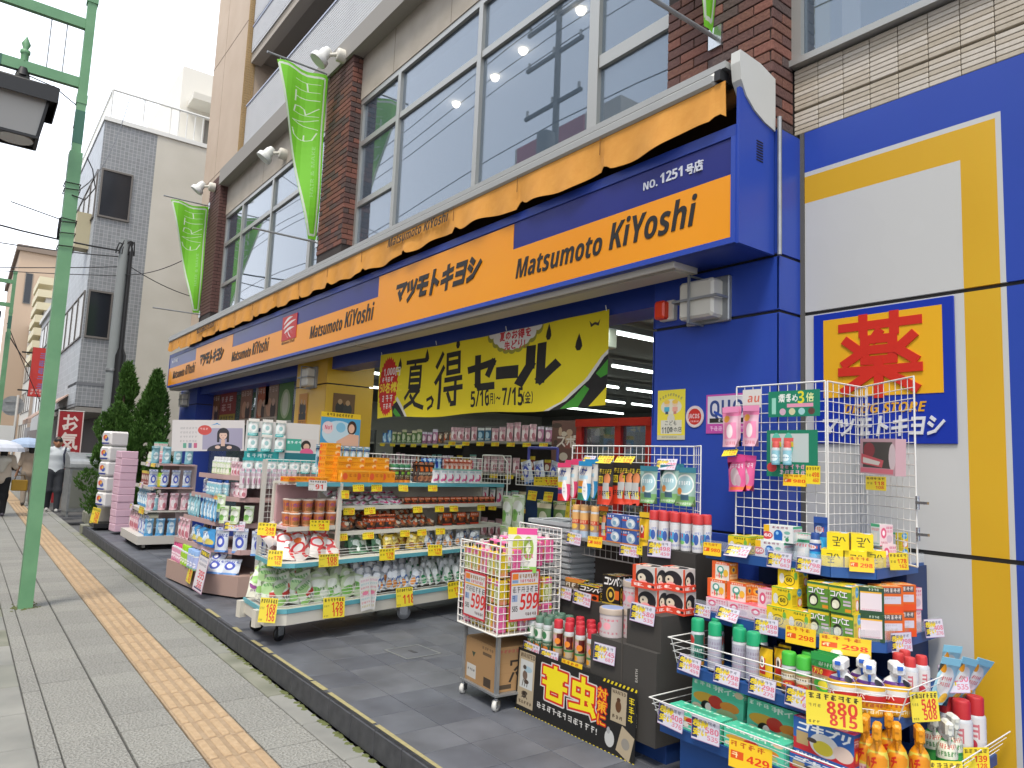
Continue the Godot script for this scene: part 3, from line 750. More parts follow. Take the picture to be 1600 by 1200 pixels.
func fascia() -> void:
	var g := thing("fascia_sign", "long blue and orange fascia sign box lettered in black above the whole shop front", "sign")
	obj("box", MB.new().ab(Vector3(-16.0, 2.85, -3.585), Vector3(-2.33, 3.52, -3.262)), M.blue2, g)
	obj("side_plate", MB.new().ab(Vector3(-2.33, 2.845, -3.585), Vector3(-2.31, 3.74, -3.25)), M.blue, g)
	var lv := MB.new()
	for i in 8: lv.ab(Vector3(-2.31, 3.36 + i * 0.016, -3.47), Vector3(-2.307, 3.366 + i * 0.016, -3.41))
	obj("vent_louvre", lv, M.dark, g)
	obj("face_panel", MB.new().ab(Vector3(-15.98, 2.884, -3.262), Vector3(-2.36, 3.46, -3.252)), M.signblue, g)
	obj("frame_top", MB.new().ab(Vector3(-16.0, 3.46, -3.27), Vector3(-2.33, 3.525, -3.243)), M.blue2, g)
	obj("frame_bottom", MB.new().ab(Vector3(-16.0, 2.85, -3.27), Vector3(-2.33, 2.884, -3.242)), M.blue, g)
	obj("frame_end", MB.new().ab(Vector3(-2.36, 2.884, -3.27), Vector3(-2.33, 3.46, -3.243)), M.blue, g)
	obj("frame_end", MB.new().ab(Vector3(-16.0, 2.884, -3.27), Vector3(-15.98, 3.46, -3.243)), M.blue, g)
	var q := PackedVector2Array([Vector2(-15.98, 2.886), Vector2(-2.36, 2.886), Vector2(-2.36, 3.245), Vector2(-4.355, 3.245), Vector2(-4.355, 3.45), Vector2(-6.63, 3.45), Vector2(-6.63, 3.24), Vector2(-11.64, 3.24), Vector2(-11.64, 3.45), Vector2(-13.88, 3.45), Vector2(-13.88, 3.24), Vector2(-15.98, 3.24)])
	obj("orange_band", MB.new().poly(at(0, 0, -3.249), q, 0.003), M.signorange, g)
	var ink := col("1c1a1a", 0.5)
	for x in [-4.33, -8.44, -11.64, -15.6]:
		var b := MB.new()
		var h := 0.205
		var e := letters(b, "Matsumoto ", 0, 0, h, 0.14, 1.0, 0.22)
		var b2 := MB.new()
		var e2 := letters(b, "KiYoshi", e, 0, h * 1.18, 0.14, 1.0, 0.22)
		obj("company_lettering", b, ink, g, Transform3D(Basis().scaled(Vector3(1.71 / e2, 1, 1)), Vector3(x, 2.955, -3.249)))
	for x in [-6.28, -13.6]:
		var b := MB.new()
		letters(b, "マツモト", 0, 0, 0.22, 0.2, 0.92, 0.28, 0.003)
		letters(b, "キヨシ", 0.85, 0, 0.22, 0.2, 0.92, 0.28, 0.003)
		obj("katakana_lettering", b, ink, g, at(x, 3.09, -3.249))
	for x in [-3.02, -15.75]:
		var b := MB.new()
		var e := letters(b, "NO.", 0, 0, 0.07, 0.12)
		e = letters(b, " 1251", e - 0.01, 0, 0.088, 0.12)
		letters(b, "号店", e + 0.01, 0.012, 0.066, 0.12)
		obj("branch_number", b, col("c9ccd4", 0.5), g, Transform3D(Basis().scaled(Vector3(0.98, 1, 1)), Vector3(x, 3.318, -3.252)))
	var em := obj("red_emblem", MB.new().ab(Vector3(-9.4, 3.08, -3.249), Vector3(-8.88, 3.4, -3.244)), col("b8211f", 0.45), g)
	var fl := MB.new()
	# white flame-like strokes of the emblem
	for st in [[0.06, 0.22, 0.2, 0.3, 0.36, 0.29], [0.06, 0.16, 0.24, 0.23, 0.48, 0.24], [0.1, 0.1, 0.24, 0.16, 0.44, 0.15], [0.09, 0.2, 0.1, 0.1, 0.24, 0.02], [0.2, 0.15, 0.22, 0.08, 0.34, 0.02], [0.3, 0.16, 0.3, 0.1, 0.4, 0.07]]:
		var p0 := Vector2(st[0], st[1])
		var p1 := Vector2(st[2], st[3])
		var p2 := Vector2(st[4], st[5])
		var up := PackedVector2Array()
		var dn := PackedVector2Array()
		for i in 7:
			var k := i / 6.0
			var c := p0 * (1 - k) * (1 - k) + p1 * 2 * k * (1 - k) + p2 * k * k
			var wd := 0.016 * sin(PI * clampf(k * 0.9 + 0.1, 0, 1)) + 0.002
			up.append(c + Vector2(-0.3, 1) * wd); dn.append(c - Vector2(-0.3, 1) * wd)
		dn.reverse()
		up.append_array(dn)
		fl.poly(at(-9.4, 3.08, -3.243 + 0.0003 * st[0]), up, 0.001)
	obj("emblem_flames", fl, col("d9d4d2", 0.5), em)
	var sm := MB.new()
	letters(sm, "Matsumoto KiYoshi", 0, 0, 0.05, 0.14, 1, 0.2, 0.001)
	obj("small_lettering", sm, ink, em, at(-9.4, 3.02, -3.249))
	# awning cassette and hanging valance
	var a := thing("awning", "rolled orange awning in a grey cassette over the fascia sign, with wavy valance", "awning")
	obj("cassette", MB.new().ab(Vector3(-16.0, 3.86, -3.6), Vector3(-2.37, 3.9, -3.2)), M.alu, a)
	obj("front_rail", MB.new().bev(-9.2, 3.815, -3.21, 13.55, 0.075, 0.06, 0.015), M.alu, a)
	obj("rail_end", MB.new().b(-2.41, 3.82, -3.22, 0.04, 0.06, 0.08), M.black, a)
	obj("roller", MB.new().tube([Vector3(-15.95, 3.78, -3.4), Vector3(-2.4, 3.78, -3.4)], 0.055, 12), col("8a5a24", 0.8), a)
	obj("hood_back", MB.new().ab(Vector3(-16.0, 3.54, -3.62), Vector3(-2.35, 3.86, -3.6)), col("5f4426", 0.9), a)
	var cp := PackedVector2Array([Vector2(0, 0), Vector2(0, 0.32)])
	for i in 9:
		var k := i / 8.0 * PI / 2
		cp.append(Vector2(-0.4 * sin(k * 0.9) - 0.02, 0.32 - 0.32 * (1 - cos(k)) * 0.98 + 0.01))
	var ec := PackedVector2Array([Vector2(0, -0.06), Vector2(0.0, 0.26), Vector2(0.15, 0.3), Vector2(0.34, 0.31), Vector2(0.345, 0.24), Vector2(0.33, 0.14), Vector2(0.28, 0.06), Vector2(0.2, 0.0), Vector2(0.1, -0.04)])
	obj("end_cap", MB.new().poly(Transform3D(Basis(Vector3(0, 0, 1), Vector3.UP, Vector3(-1, 0, 0)), Vector3(-2.3, 3.64, -3.58)), ec, -0.06), col("c4c4be", 0.4), a)
	var vb := MB.new()
	var N := 400
	for i in N:
		var xs := []
		for k in 2:
			var u := -15.95 + (13.58) * (i + k) / N
			var ph := fposmod((u + 15.95) / 0.9, 1.0)
			var cell := floorf((u + 15.95) / 0.9)
			var wave := 0.013 * sin(ph * TAU * 0.5 + cell * 1.7) + 0.012 * sin(u * 9.0) + (0.04 * exp(-pow((ph - 0.04) / 0.05, 2.0)))
			xs.append([u, 3.78, 3.548 + wave + 0.012 * sin(u * 2.3), -3.19 + 0.012 * sin(u * 6.1) + 0.01 * sin(u * 15.3 + cell)])
		var l: Array = xs[0]
		var r: Array = xs[1]
		for j in 3:
			var f0 := j / 3.0
			var f1 := (j + 1) / 3.0
			vb.quad(Vector3(l[0], lerpf(l[2], l[1], f0), lerpf(l[3], -3.2, f0)), Vector3(r[0], lerpf(r[2], r[1], f0), lerpf(r[3], -3.2, f0)), Vector3(r[0], lerpf(r[2], r[1], f1), lerpf(r[3], -3.2, f1)), Vector3(l[0], lerpf(l[2], l[1], f1), lerpf(l[3], -3.2, f1)))
			vb.quad(Vector3(r[0], lerpf(r[2], r[1], f0), lerpf(r[3], -3.2, f0) - 0.004), Vector3(l[0], lerpf(l[2], l[1], f0), lerpf(l[3], -3.2, f0) - 0.004), Vector3(l[0], lerpf(l[2], l[1], f1), lerpf(l[3], -3.2, f1) - 0.004), Vector3(r[0], lerpf(r[2], r[1], f1), lerpf(r[3], -3.2, f1) - 0.004))
	var va := obj("valance", vb, M.valance, a)
	for u in range(1, 15): obj("seam", MB.new().ab(Vector3(-15.95 + u * 0.9, 3.66, -3.184), Vector3(-15.945 + u * 0.9, 3.78, -3.181)), col("7d5118", 0.8), va)
	for x in [-6.35, -13.65]:
		var b := MB.new()
		letters(b, "Matsumoto KiYoshi", 0, 0, 0.12, 0.14, 1.0, 0.2, 0.002)
		obj("valance_lettering", b, col("3a2c1a", 0.7), va, at(x, 3.645, -3.172))

func fittings() -> void:
	# strip light under the sign
	for k in 3:
		var t := thing("soffit_light_fitting", ["nearest length of the unlit beige strip light under the sign", "middle length of the unlit beige strip light under the sign", "farthest length of the unlit beige strip light under the sign"][k], "light fitting", at(-5.0 - k * 4.42, 2.85, -3.42))
		obj("housing", MB.new().ab(Vector3(-2.2, -0.038, -0.1), Vector3(2.2, 0.0, 0.12)), M.offwhite, t)
		obj("diffuser", MB.new().ab(Vector3(-2.17, -0.05, -0.07), Vector3(2.17, -0.038, 0.09)), col("b7b0a0", 0.5), t)
		obj("rib", MB.new().ab(Vector3(-2.19, -0.046, 0.095), Vector3(2.19, -0.038, 0.105)), col("8f897b", 0.5), t)
	# wall lamps: square opal boxes with a cross of bars
	for w in [[-2.78, 2.645, -3.6, "square opal wall lamp with crossed metal bars on the near blue pilaster"], [-9.12, 2.61, -3.6, "square opal wall lamp with crossed bars on the yellow pillar"], [-15.75, 2.62, -3.6, "square opal wall lamp on the far blue pilaster beside the conifers"]]:
		var t := thing("wall_lamp", w[3], "wall lamp", at(w[0], w[1], w[2]), "lamps on the pilasters")
		obj("back_plate", MB.new().bev(0.015, 0, 0.015, 0.32, 0.28, 0.03, 0.006), M.galv, t)
		obj("opal_shade", MB.new().bev(0, 0, 0.075, 0.26, 0.235, 0.1, 0.015), col("c9c5b8", 0.4), t)
		obj("bar", MB.new().b(0, 0, 0.135, 0.34, 0.014, 0.012).b(-0.165, 0, 0.07, 0.012, 0.014, 0.13).b(0.165, 0, 0.07, 0.012, 0.014, 0.13), M.galv, t)
		obj("bar", MB.new().b(-0.03, 0, 0.147, 0.014, 0.3, 0.012).b(-0.03, -0.145, 0.075, 0.014, 0.012, 0.14).b(-0.03, 0.145, 0.075, 0.014, 0.012, 0.14), M.galv, t)
	var al := thing("alarm_beacon", "small orange alarm beacon on the near blue pilaster beside the shop opening", "alarm", at(-3.09, 2.63, -3.6))
	obj("base", MB.new().bev(0.01, 0, 0.02, 0.12, 0.13, 0.04, 0.006), M.offwhite, al)
	obj("lens", MB.new().bev(-0.012, 0.0, 0.065, 0.085, 0.12, 0.05, 0.012), col("d8370e", 0.3), al)
	# floodlights on the brick piers and spandrel
	for w in [[-8.85, 6.86, -3.5, "white spotlight on top of the brick pier with the large green pennant"], [-15.1, 6.85, -3.5, "white spotlight on top of the far brick pier with the small pennant"], [-11.4, 6.38, -3.66, "white floodlight on the beige band between the two brick piers"]]:
		var t := thing("spotlight", w[3], "spotlight", at(w[0], w[1], w[2]), "spotlights above the first-floor windows")
		obj("mount", MB.new().lathe(at(0.1, 0.06, 0.0, 0, 90), [Vector2(0.09, -0.08), Vector2(0.09, 0.02), Vector2(0.06, 0.035)], 14), M.offwhite, t)
		obj("arm", MB.new().tube([Vector3(0.1, 0.06, 0.02), Vector3(0.02, 0.06, 0.1)], 0.025, 8), M.offwhite, t)
		obj("head", MB.new().lathe(at(-0.03, 0.03, 0.18, -20, -35), [Vector2(0.05, 0.14), Vector2(0.075, 0.08), Vector2(0.08, 0.0), Vector2(0.12, -0.03), Vector2(0.125, -0.1), Vector2(0.11, -0.1)], 16), M.white, t)
	# fluorescent tubes in the shop
	var lx := [-4.7, -6.29, -7.95, -9.73, -11.7]
	for i in 5:
		for k in 4:
			var z := -5.2 - k * 2.0
			var t := thing("ceiling_tube_light", "lit fluorescent tube running into the shop, %s row from right, %s in row" % [["first", "second", "third", "fourth", "fifth"][i], ["nearest", "second", "third", "farthest"][k]], "light", at(lx[i], 2.86, z), "fluorescent tubes on the shop ceiling")
			obj("fitting", MB.new().b(0, 0.04, 0, 0.06, 0.06, 1.85), col("77787a"), t)
			obj("tube", MB.new().tube([Vector3(0, -0.01, -0.9), Vector3(0, -0.01, 0.9)], 0.019, 8), M.tube, t)
			tube_light(t, Vector2(0.05, 1.8))
	var t := thing("ceiling_tube_light", "lit white fluorescent tube running along the entrance, parallel to the street", "light", at(-4.3, 2.86, -4.35))
	obj("fitting", MB.new().b(0, 0.04, 0, 1.85, 0.06, 0.06), col("77787a"), t)
	obj("tube", MB.new().tube([Vector3(-0.9, -0.01, 0), Vector3(0.9, -0.01, 0)], 0.019, 8), M.tube, t)
	tube_light(t, Vector2(1.8, 0.05))
	var hb := thing("hanging_box_sign", "pale hanging box by the entrance ceiling behind the yellow banner", "box", at(-4.6, 2.74, -4.5))
	obj("case", MB.new().bev(0, 0, 0, 0.2, 0.17, 0.1, 0.008), col("aeb0a2", 0.6), hb)
	obj("hanger", MB.new().tube([Vector3(0, 0.085, 0), Vector3(0, 0.24, 0)], 0.006, 6), M.galv, hb)
	# small ceiling lamps in the room upstairs
	for p in [[-8.0, -4.9], [-7.1, -4.9], [-6.4, -4.8], [-5.4, -4.8], [-11.0, -5.0]]:
		var d := thing("upstairs_ceiling_lamp", "small lit ceiling lamp behind the upstairs windows, %s" % {-8.0: "by the large pennant", -7.1: "second right of the large pennant", -6.4: "third right of the large pennant", -5.4: "rightmost of the row", -11.0: "left of the large pennant"}[p[0]], "light", at(p[0], 6.44, p[1]), "ceiling lamps of the room upstairs")
		obj("bulb", MB.new().lathe(Transform3D(), [Vector2(0.0, -0.07), Vector2(0.04, -0.045), Vector2(0.055, -0.02), Vector2(0.06, 0.0)], 12), M.downlight, d)
		var o := OmniLight3D.new()
		o.name = "light"; o.light_energy = 0.012; o.omni_range = 12; o.omni_attenuation = 2; o.light_size = 0.08; o.shadow_enabled = true; o.position.y = -0.12
		d.add_child(o, true)

func tube_light(t: Node3D, size: Vector2) -> void:
	var l := AreaLight3D.new()
	l.name = "light"; l.area_size = size; l.light_energy = 0.42; l.area_range = 14.0; l.area_attenuation = 2.0; l.light_color = Color(0.95, 1.0, 0.97); l.shadow_enabled = true
	l.rotation_degrees.x = -90; l.position.y = -0.035
	t.add_child(l, true)
# ------------------------------------------------------------ print: packaging, price cards, posters
var A: Image
var cells := {}
var pal := {}
var cell_n := 0
func hex(s: String) -> Color: return Color.html(s)
# ops: b y0 y1 col | r x y w h col | d x y rx ry col | s x y rx ry col | t x y w h col | w x y h col text | v (same, slanted)
func cell(called: String, base: String, ops: Array) -> void:
	var S := 256
	var im := Image.create(S, S, false, Image.FORMAT_RGB8)
	im.fill(hex(base))
	for o in ops:
		var p: PackedStringArray = o.split(" ")
		var f := []
		for i in range(1, p.size()): f.append(p[i].to_float() * S)
		match p[0]:
			"b": R(im, 0, f[0], S, f[1] - f[0], hex(p[3]))
			"r": R(im, f[0], f[1], f[2], f[3], hex(p[5]))
			"d": disc(im, f[0], f[1], f[2], f[3], hex(p[5]))
			"s": disc(im, f[0], f[1], f[2], f[3], hex(p[5]), 11)
			"t": scrawl(im, f[0], f[1], f[2], f[3], hex(p[5]))
			"w": write(im, p[5], f[0], f[1], f[2], hex(p[4]), 0.16)
			"v": write(im, p[5], f[0], f[1], f[2], hex(p[4]), 0.2, 0.9, 0.18)
	im.resize(128, 128, Image.INTERPOLATE_BILINEAR)
	var at_ := Vector2i(cell_n % 16, cell_n / 16) * 128
	cell_n += 1
	A.blit_rect(im, Rect2i(0, 0, 128, 128), at_)
	cells[called] = Rect2((at_.x + 1) / 2048.0, (at_.y + 1) / 2048.0, 126 / 2048.0, 126 / 2048.0)
func c(s: String) -> Rect2: return cells[s]
func sol(h: String) -> Rect2:
	if not pal.has(h):
		var i := pal.size()
		var p := Vector2i((i % 128) * 16, 1920 + (i / 128) * 16)
		A.fill_rect(Rect2i(p, Vector2i(16, 16)), hex(h))
		pal[h] = Rect2((p.x + 6) / 2048.0, (p.y + 6) / 2048.0, 4 / 2048.0, 4 / 2048.0)
	return pal[h]

var B: Image
var flat := {}
func sheet(im: Image, called: String, at_: Vector2i) -> void:
	B.blit_rect(im, Rect2i(Vector2i(), im.get_size()), at_)
	flat[called] = Rect2(Vector2(at_ + Vector2i.ONE) / 2048.0, Vector2(im.get_size() - Vector2i(2, 2)) / 2048.0)
func blank(w: int, h: int, base: String) -> Image:
	var im := Image.create(w, h, false, Image.FORMAT_RGB8)
	im.fill(hex(base))
	return im

func make_prints() -> void:
	A = Image.create(2048, 2048, false, Image.FORMAT_RGB8)
	A.fill(hex("c9c4ba"))
	# pest control goods
	cell("silver_can", "a9a9b4", ["t .1 .1 .8 .1 8a7f92", "t .1 .24 .8 .12 94879c", "b .42 .43 c99aa8", "t .1 .5 .8 .08 8a8296", "t .1 .62 .8 .08 b58c9c", "b .8 .82 84848c"])
	cell("silver_can_dark", "2b6f5b", ["r 0 .0 .5 1 9fb3ad", "d .3 .2 .2 .16 c03a30", "t .1 .45 .8 .1 e8e8e0", "t .1 .6 .8 .1 202020", "b .85 1 d8932e"])
	cell("green_box", "58c4a0", ["t .04 .05 .6 .12 e9f2e4", "w .45 .06 .16 f4f6ee ホイホイ", "d .9 .14 .08 .09 e8c9a8", "r .0 .34 1 .66 60caa8", "d .3 .5 .26 .16 d8a33a", "d .48 .52 .14 .18 c5352a", "d .74 .55 .18 .14 db8a34", "d .3 .72 .1 .16 20241f", "d .34 .72 .06 .12 e8e4d8", "d .7 .78 .2 .14 a8bf8a", "d .12 .8 .1 .1 e6d8b4", "t .5 .9 .45 .06 dff0e4"])
	cell("green_box_side", "4cbc98", ["t .1 .1 .8 .14 e9f2e4", "r .2 .3 .6 .4 3f9c7c", "t .1 .75 .8 .1 d8e9dc"])
	cell("blue_red_box", "2d5fa6", ["b .55 .85 c02a34", "v .06 .08 .24 f2f2ee ゴキブリ", "d .52 .55 .24 .3 d4d2cc", "d .5 .62 .16 .18 d4c23a", "d .82 .6 .16 .2 e0c8b8", "r .06 .36 .2 .34 b59a6a", "d .32 .5 .08 .06 4a4038", "t .05 .9 .6 .07 f0f0ec", "w .8 .88 .1 f4f4f4 12"])
	cell("blue_red_side", "b92a30", ["b .0 .1 2d5fa6", "t .1 .15 .8 .2 f2e8dc", "r .2 .42 .6 .3 e05a20", "d .5 .57 .2 .1 f0c83c", "b .8 .9 2d5fa6"])
	cell("pink_top", "cf3c62", ["d .3 .5 .25 .3 e9c8cf", "t .1 .1 .8 .2 f2e6e6", "r .6 .3 .35 .5 b8282e", "d .75 .55 .12 .16 e8b4a0"])
	cell("yellow_tube", "ddb217", ["r .1 .3 .5 .4 c03028", "d .35 .4 .18 .14 f0ead8", "d .35 .42 .08 .08 2a2020", "t .1 .75 .8 .1 4a3a10", "b .0 .06 2a2014"])
	cell("leaf_can", "a9885e", ["b 0 .1 4bb04a", "r .1 .2 .8 .24 e2d6bc", "t .14 .24 .7 .1 4a3c28", "s .6 .62 .3 .16 d0392a", "w .44 .55 .14 f2dc50 アリ", "d .3 .82 .2 .1 6e4f34", "t .1 .9 .8 .06 efe6d0"])
	cell("ant_card", "b08a66", ["b 0 .16 2f9a4a", "t .3 .03 .5 .1 e6efd8", "r .03 .17 .94 .15 c42a20", "v .08 .18 .14 f4df3c アリの", "d .5 .55 .4 .16 46b53a", "d .5 .55 .22 .1 e3d23c", "d .5 .85 .38 .1 5ac24a", "d .72 .86 .14 .06 e8e6e0", "t .1 .37 .5 .06 f0e8dc"])
	cell("trigger_bottle", "d8d8d4", ["b .6 1 d99a1c", "b .46 .64 bd2a24", "r .1 .12 .8 .2 5a2a7a", "r .1 .2 .8 .14 e2b02a", "d .74 .14 .12 .08 2a2a2e", "w .12 .45 .14 f4f2ee コバ", "t .1 .66 .8 .1 b03a2a", "t .1 .82 .8 .1 f0e4c0"])
	cell("red_white_can", "d0ccca", ["t .3 .1 .4 .3 c06a72", "d .3 .5 .14 .1 b83848", "t .15 .62 .7 .1 b88890", "r .3 .78 .6 .14 dc9a2c", "t .32 .8 .5 .08 b8504a"])
	cell("slipper_pack", "a4cfdc", ["d .45 .4 .36 .34 e4e2de", "t .2 .28 .5 .1 cc4a52", "t .2 .42 .5 .1 d86a6a", "d .2 .1 .14 .1 e79a24", "d .6 .8 .22 .14 e0b040", "t .1 .92 .8 .06 3a8ab0"])
	cell("yellow_spray", "cfc04a", ["b 0 .12 e09214", "s .45 .3 .44 .16 d98a1a", "v .1 .22 .2 c0281e ハチ", "r .0 .5 1 .3 d4b8b0", "t .06 .54 .9 .1 b0446a", "t .06 .68 .9 .1 8a5a98", "d .7 .9 .2 .1 3a4a8a", "t .1 .86 .5 .1 5a4a28"])
	cell("green_bottle", "2f8a3e", ["r .1 .05 .8 .34 dfe0c8", "t .14 .1 .7 .1 c04a3a", "t .14 .24 .7 .1 3a7a3a", "b .45 .6 46a84a", "r .1 .65 .8 .3 c8bc90", "t .14 .7 .7 .1 8a3a34", "d .4 .88 .2 .06 c43a30"])
	cell("red_can", "b3a084", ["b 0 .08 c9c9c6", "d .36 .3 .22 .14 cf9aa0", "r .55 .1 .4 .5 5a1c18", "d .6 .4 .2 .12 e6862a", "b .62 .7 3f7a40", "d .3 .82 .2 .1 e09a28", "t .1 .92 .8 .06 3a2a1c"])
	cell("green_tin_can", "8aa394", ["b 0 .1 bfc4c0", "r .1 .14 .8 .4 d6d6ce", "d .5 .34 .2 .16 38784a", "r .0 .6 1 .4 2f5a42", "t .1 .66 .8 .1 d8c9b0", "d .6 .86 .2 .1 c8722c"])
	cell("yellow60", "e2c31c", ["w .42 .5 .3 20261c 60", "d .55 .66 .27 .27 20261c", "d .55 .66 .24 .24 e2c31c", "w .4 .52 .26 20261c 60", "d .2 .6 .12 .26 d5d3cc", "t .3 .1 .66 .12 3a5a1c", "b 0 .06 6fae48", "d .86 .4 .08 .2 6fae48"])
	cell("yellow_face", "e8cf10", ["w .24 .2 .3 2a2e1c コハ", "w .3 .5 .3 2a2e1c エ"])
	cell("yellow_side", "ddc62a", ["d .72 .22 .22 .2 4f9cc8", "t .6 .16 .3 .1 e8f0f4", "r .04 .3 .4 .5 c8ae22", "t .08 .34 .3 .1 4a4a24", "r .55 .5 .4 .4 dc6a50", "d .76 .7 .16 .18 f0e8e0", "t .1 .86 .4 .06 5a5a2a"])
	cell("blue_bottle_box", "dcdcd8", ["r 0 0 .2 .4 e8b424", "d .12 .64 .2 .24 d2474a", "w .02 .52 .24 f4f0ee 60", "d .5 .56 .15 .3 1f62b0", "r .36 .62 .28 .26 1f62b0", "d .47 .46 .05 .1 8ec2e8", "t .3 .06 .6 .14 8a5a68", "d .8 .4 .1 .1 7ab0a0", "t .7 .6 .26 .1 4a8a7a", "d .8 .8 .06 .12 3a8a5a"])
	cell("white_side", "cfd5d0", ["b 0 .14 48a878", "t .1 .2 .8 .14 d86a74", "r .3 .4 .4 .4 e2ddd4", "t .1 .86 .8 .08 4a8a7a"])
	cell("blue_spray", "2a4f9a", ["d .4 .2 .3 .12 e0e2ea", "t .1 .12 .7 .14 e46a3a", "b .4 .9 2f9cd4", "d .5 .66 .24 .2 4cc0ee", "t .14 .84 .7 .1 f0f0f4"])
	cell("orange_white_box", "ddd6cc", ["b 0 .16 dc5a2c", "r 0 0 .2 1 e0602e", "d .5 .45 .2 .22 4a9a8a", "d .5 .42 .12 .12 e8eee8", "t .26 .05 .66 .1 f4ece4", "d .8 .6 .14 .2 e8b43a", "t .26 .75 .66 .1 c8503a", "r .4 .6 .06 .3 d8483a", "r .52 .6 .06 .3 3aa05a"])
	cell("orange_side", "dd7a24", ["t .1 .06 .8 .12 f0e6d8", "d .5 .4 .24 .2 f0b84a", "d .5 .4 .12 .1 4a5a7a", "r .1 .64 .8 .26 e6c08a", "t .14 .7 .7 .1 a8402a"])
	cell("pink_box", "e0c6c8", ["d .3 .4 .2 .24 d85a7a", "d .3 .4 .1 .12 f0e4e4", "t .5 .1 .46 .12 c04a6a", "t .5 .26 .46 .12 d87a90", "d .72 .66 .2 .18 c8b0b8", "t .1 .78 .5 .12 b04a62", "b .94 1 d86a8a"])
	cell("pink_box_top", "dc5a70", ["d .4 .5 .3 .2 e89aa6", "t .1 .1 .8 .16 f2dede"])
	cell("kobae_box", "5a8a34", ["b 0 .08 3a6a3a", "r .02 .1 .94 .1 d9bc2a", "w .08 .22 .24 2a2a34 コバエ", "w .06 .2 .24 f0e8ec コバエ", "d .3 .68 .22 .24 22281e", "d .3 .7 .16 .16 d8d6b8", "d .24 .76 .1 .1 e8e4cc", "r .62 .52 .32 .08 b9a8b4", "r .62 .64 .32 .08 c8b4c0", "r .7 .82 .26 .12 dc8a24"])
	cell("dark_panel_box", "24452c", ["r .06 .22 .84 .64 d6c8cc", "r .06 .16 .84 .06 d8a026", "t .12 .8 .7 .05 c87a8a", "t .4 .03 .4 .1 c8d0c0"])
	cell("orange_panel_box", "d4601c", ["r .05 .06 .84 .22 5a5250", "t .08 .08 .8 .16 d8ccc0", "r .05 .38 .84 .28 c9c4cc", "t .1 .42 .6 .08 b0a8b0", "b .74 1 dc4e16"])
	cell("redtop_can", "d2d0d0", ["r .1 .3 .5 .3 4fa0d0", "t .12 .32 .46 .2 e0483a", "d .36 .66 .2 .08 7cbf6a", "d .7 .5 .14 .2 3a5aa0", "t .6 .2 .34 .1 6a78b8", "t .1 .78 .8 .1 7a86b4"])
	cell("orange_can", "cf8a44", ["b .3 .46 c43a20", "t .1 .32 .8 .12 ecd9b0", "b .46 .74 a98a72", "d .5 .58 .24 .1 e2b84c", "b .74 1 a9b8c8", "b 0 .3 d8a868"])
	cell("blue_pack", "3a5a9c", ["d .6 .55 .3 .34 b4c2cc", "d .66 .5 .16 .2 dfe2e0", "d .55 .62 .12 .16 7aa0b8", "t .05 .1 .5 .16 e8e0e0", "r .05 .3 .3 .1 c84a3c", "b .9 1 c87a3a"])
	cell("habona_pack", "c9c4b4", ["b 0 .5 d0ccc4", "v .06 .06 .22 2a3f80 ハホナ", "r .1 .28 .7 .1 a9c8d4", "r .0 .5 1 .5 d2406a", "r .0 .44 .5 .16 e0c81c", "r .0 .66 .44 .12 4a3a7a", "r .0 .8 .5 .2 c82a24", "d .62 .68 .18 .3 e4e2e0", "r .52 .5 .2 .44 d8d8d6", "t .54 .6 .16 .05 8a8a90", "t .54 .7 .16 .05 8a8a90"])
	cell("habona_blue", "c9c4b4", ["b 0 .5 d0ccc4", "v .06 .06 .22 2a3f80 ハホナ", "r .1 .28 .7 .1 a9c8d4", "r .0 .5 1 .5 2a86b8", "r .0 .44 .5 .16 e08a24", "r .0 .66 .44 .12 d0c02a", "r .0 .8 .5 .2 2a7a5a", "d .62 .68 .18 .3 e4e2e0", "r .52 .5 .2 .44 d8d8d6", "t .54 .6 .16 .05 8a8a90", "t .54 .7 .16 .05 8a8a90"])
	cell("pack_side", "d4ccd0", ["b .5 1 d2406a", "t .1 .1 .8 .2 b06a84"])
	cell("black_pack", "26221e", ["b .5 1 c8391e", "t .04 .03 .9 .14 d9bc28", "r .06 .22 .34 .2 d9c02a", "w .08 .24 .16 2a2418 250", "d .66 .3 .2 .16 c87a4a", "r .4 .4 .4 .44 a8a8a4", "t .08 .62 .9 .14 1c1a1a", "w .6 .64 .2 e6d020 15"])
	cell("green_pack", "8fb0a4", ["d .5 .36 .44 .3 dfe4dc", "d .5 .36 .38 .25 9dc0c4", "t .2 .26 .6 .12 f0f2ee", "d .24 .56 .12 .1 dc8a3a", "b .7 1 6fa060", "r .3 .66 .4 .16 3a5a6a", "t .1 .88 .8 .08 dfe8d8"])
	cell("combat_box", "1d1a18", ["v .08 .06 .3 e8e6e2 コンバッ", "d .5 .66 .26 .26 c9a63a", "d .5 .66 .2 .2 26201a", "d .5 .66 .1 .1 d4b44a", "b .94 1 b89a3a", "r .74 .5 .24 .3 dc6a24"])
	cell("orange_black_box", "241e1a", ["v .06 .1 .34 e6e2de コンバット", "b .56 1 d8561e", "d .8 .8 .12 .14 201a18", "t .06 .62 .5 .12 f0dcc0", "b 0 .06 d8c02a"])
	cell("black_cap_box", "5a4a3a", ["b 0 .24 c8853a", "t .04 .26 .9 .3 e0d6c4", "b .56 1 9a9284", "d .3 .76 .2 .14 3a3430", "d .7 .8 .16 .14 d4b89a"])
	cell("penguin_pack", "c9c2bc", ["d .55 .55 .4 .42 26262a", "d .42 .56 .18 .2 dcd0b8", "d .38 .54 .04 .05 26262a", "d .5 .8 .2 .16 e0a8a4", "r 0 0 .16 1 d4502e", "t .02 .4 .12 .3 e8dcc8"])
	cell("red_tray", "dc4a34", ["t .1 .25 .5 .5 f0dcd4", "d .78 .5 .08 .2 f0d8c8", "d .92 .5 .06 .2 3a2a2a"])
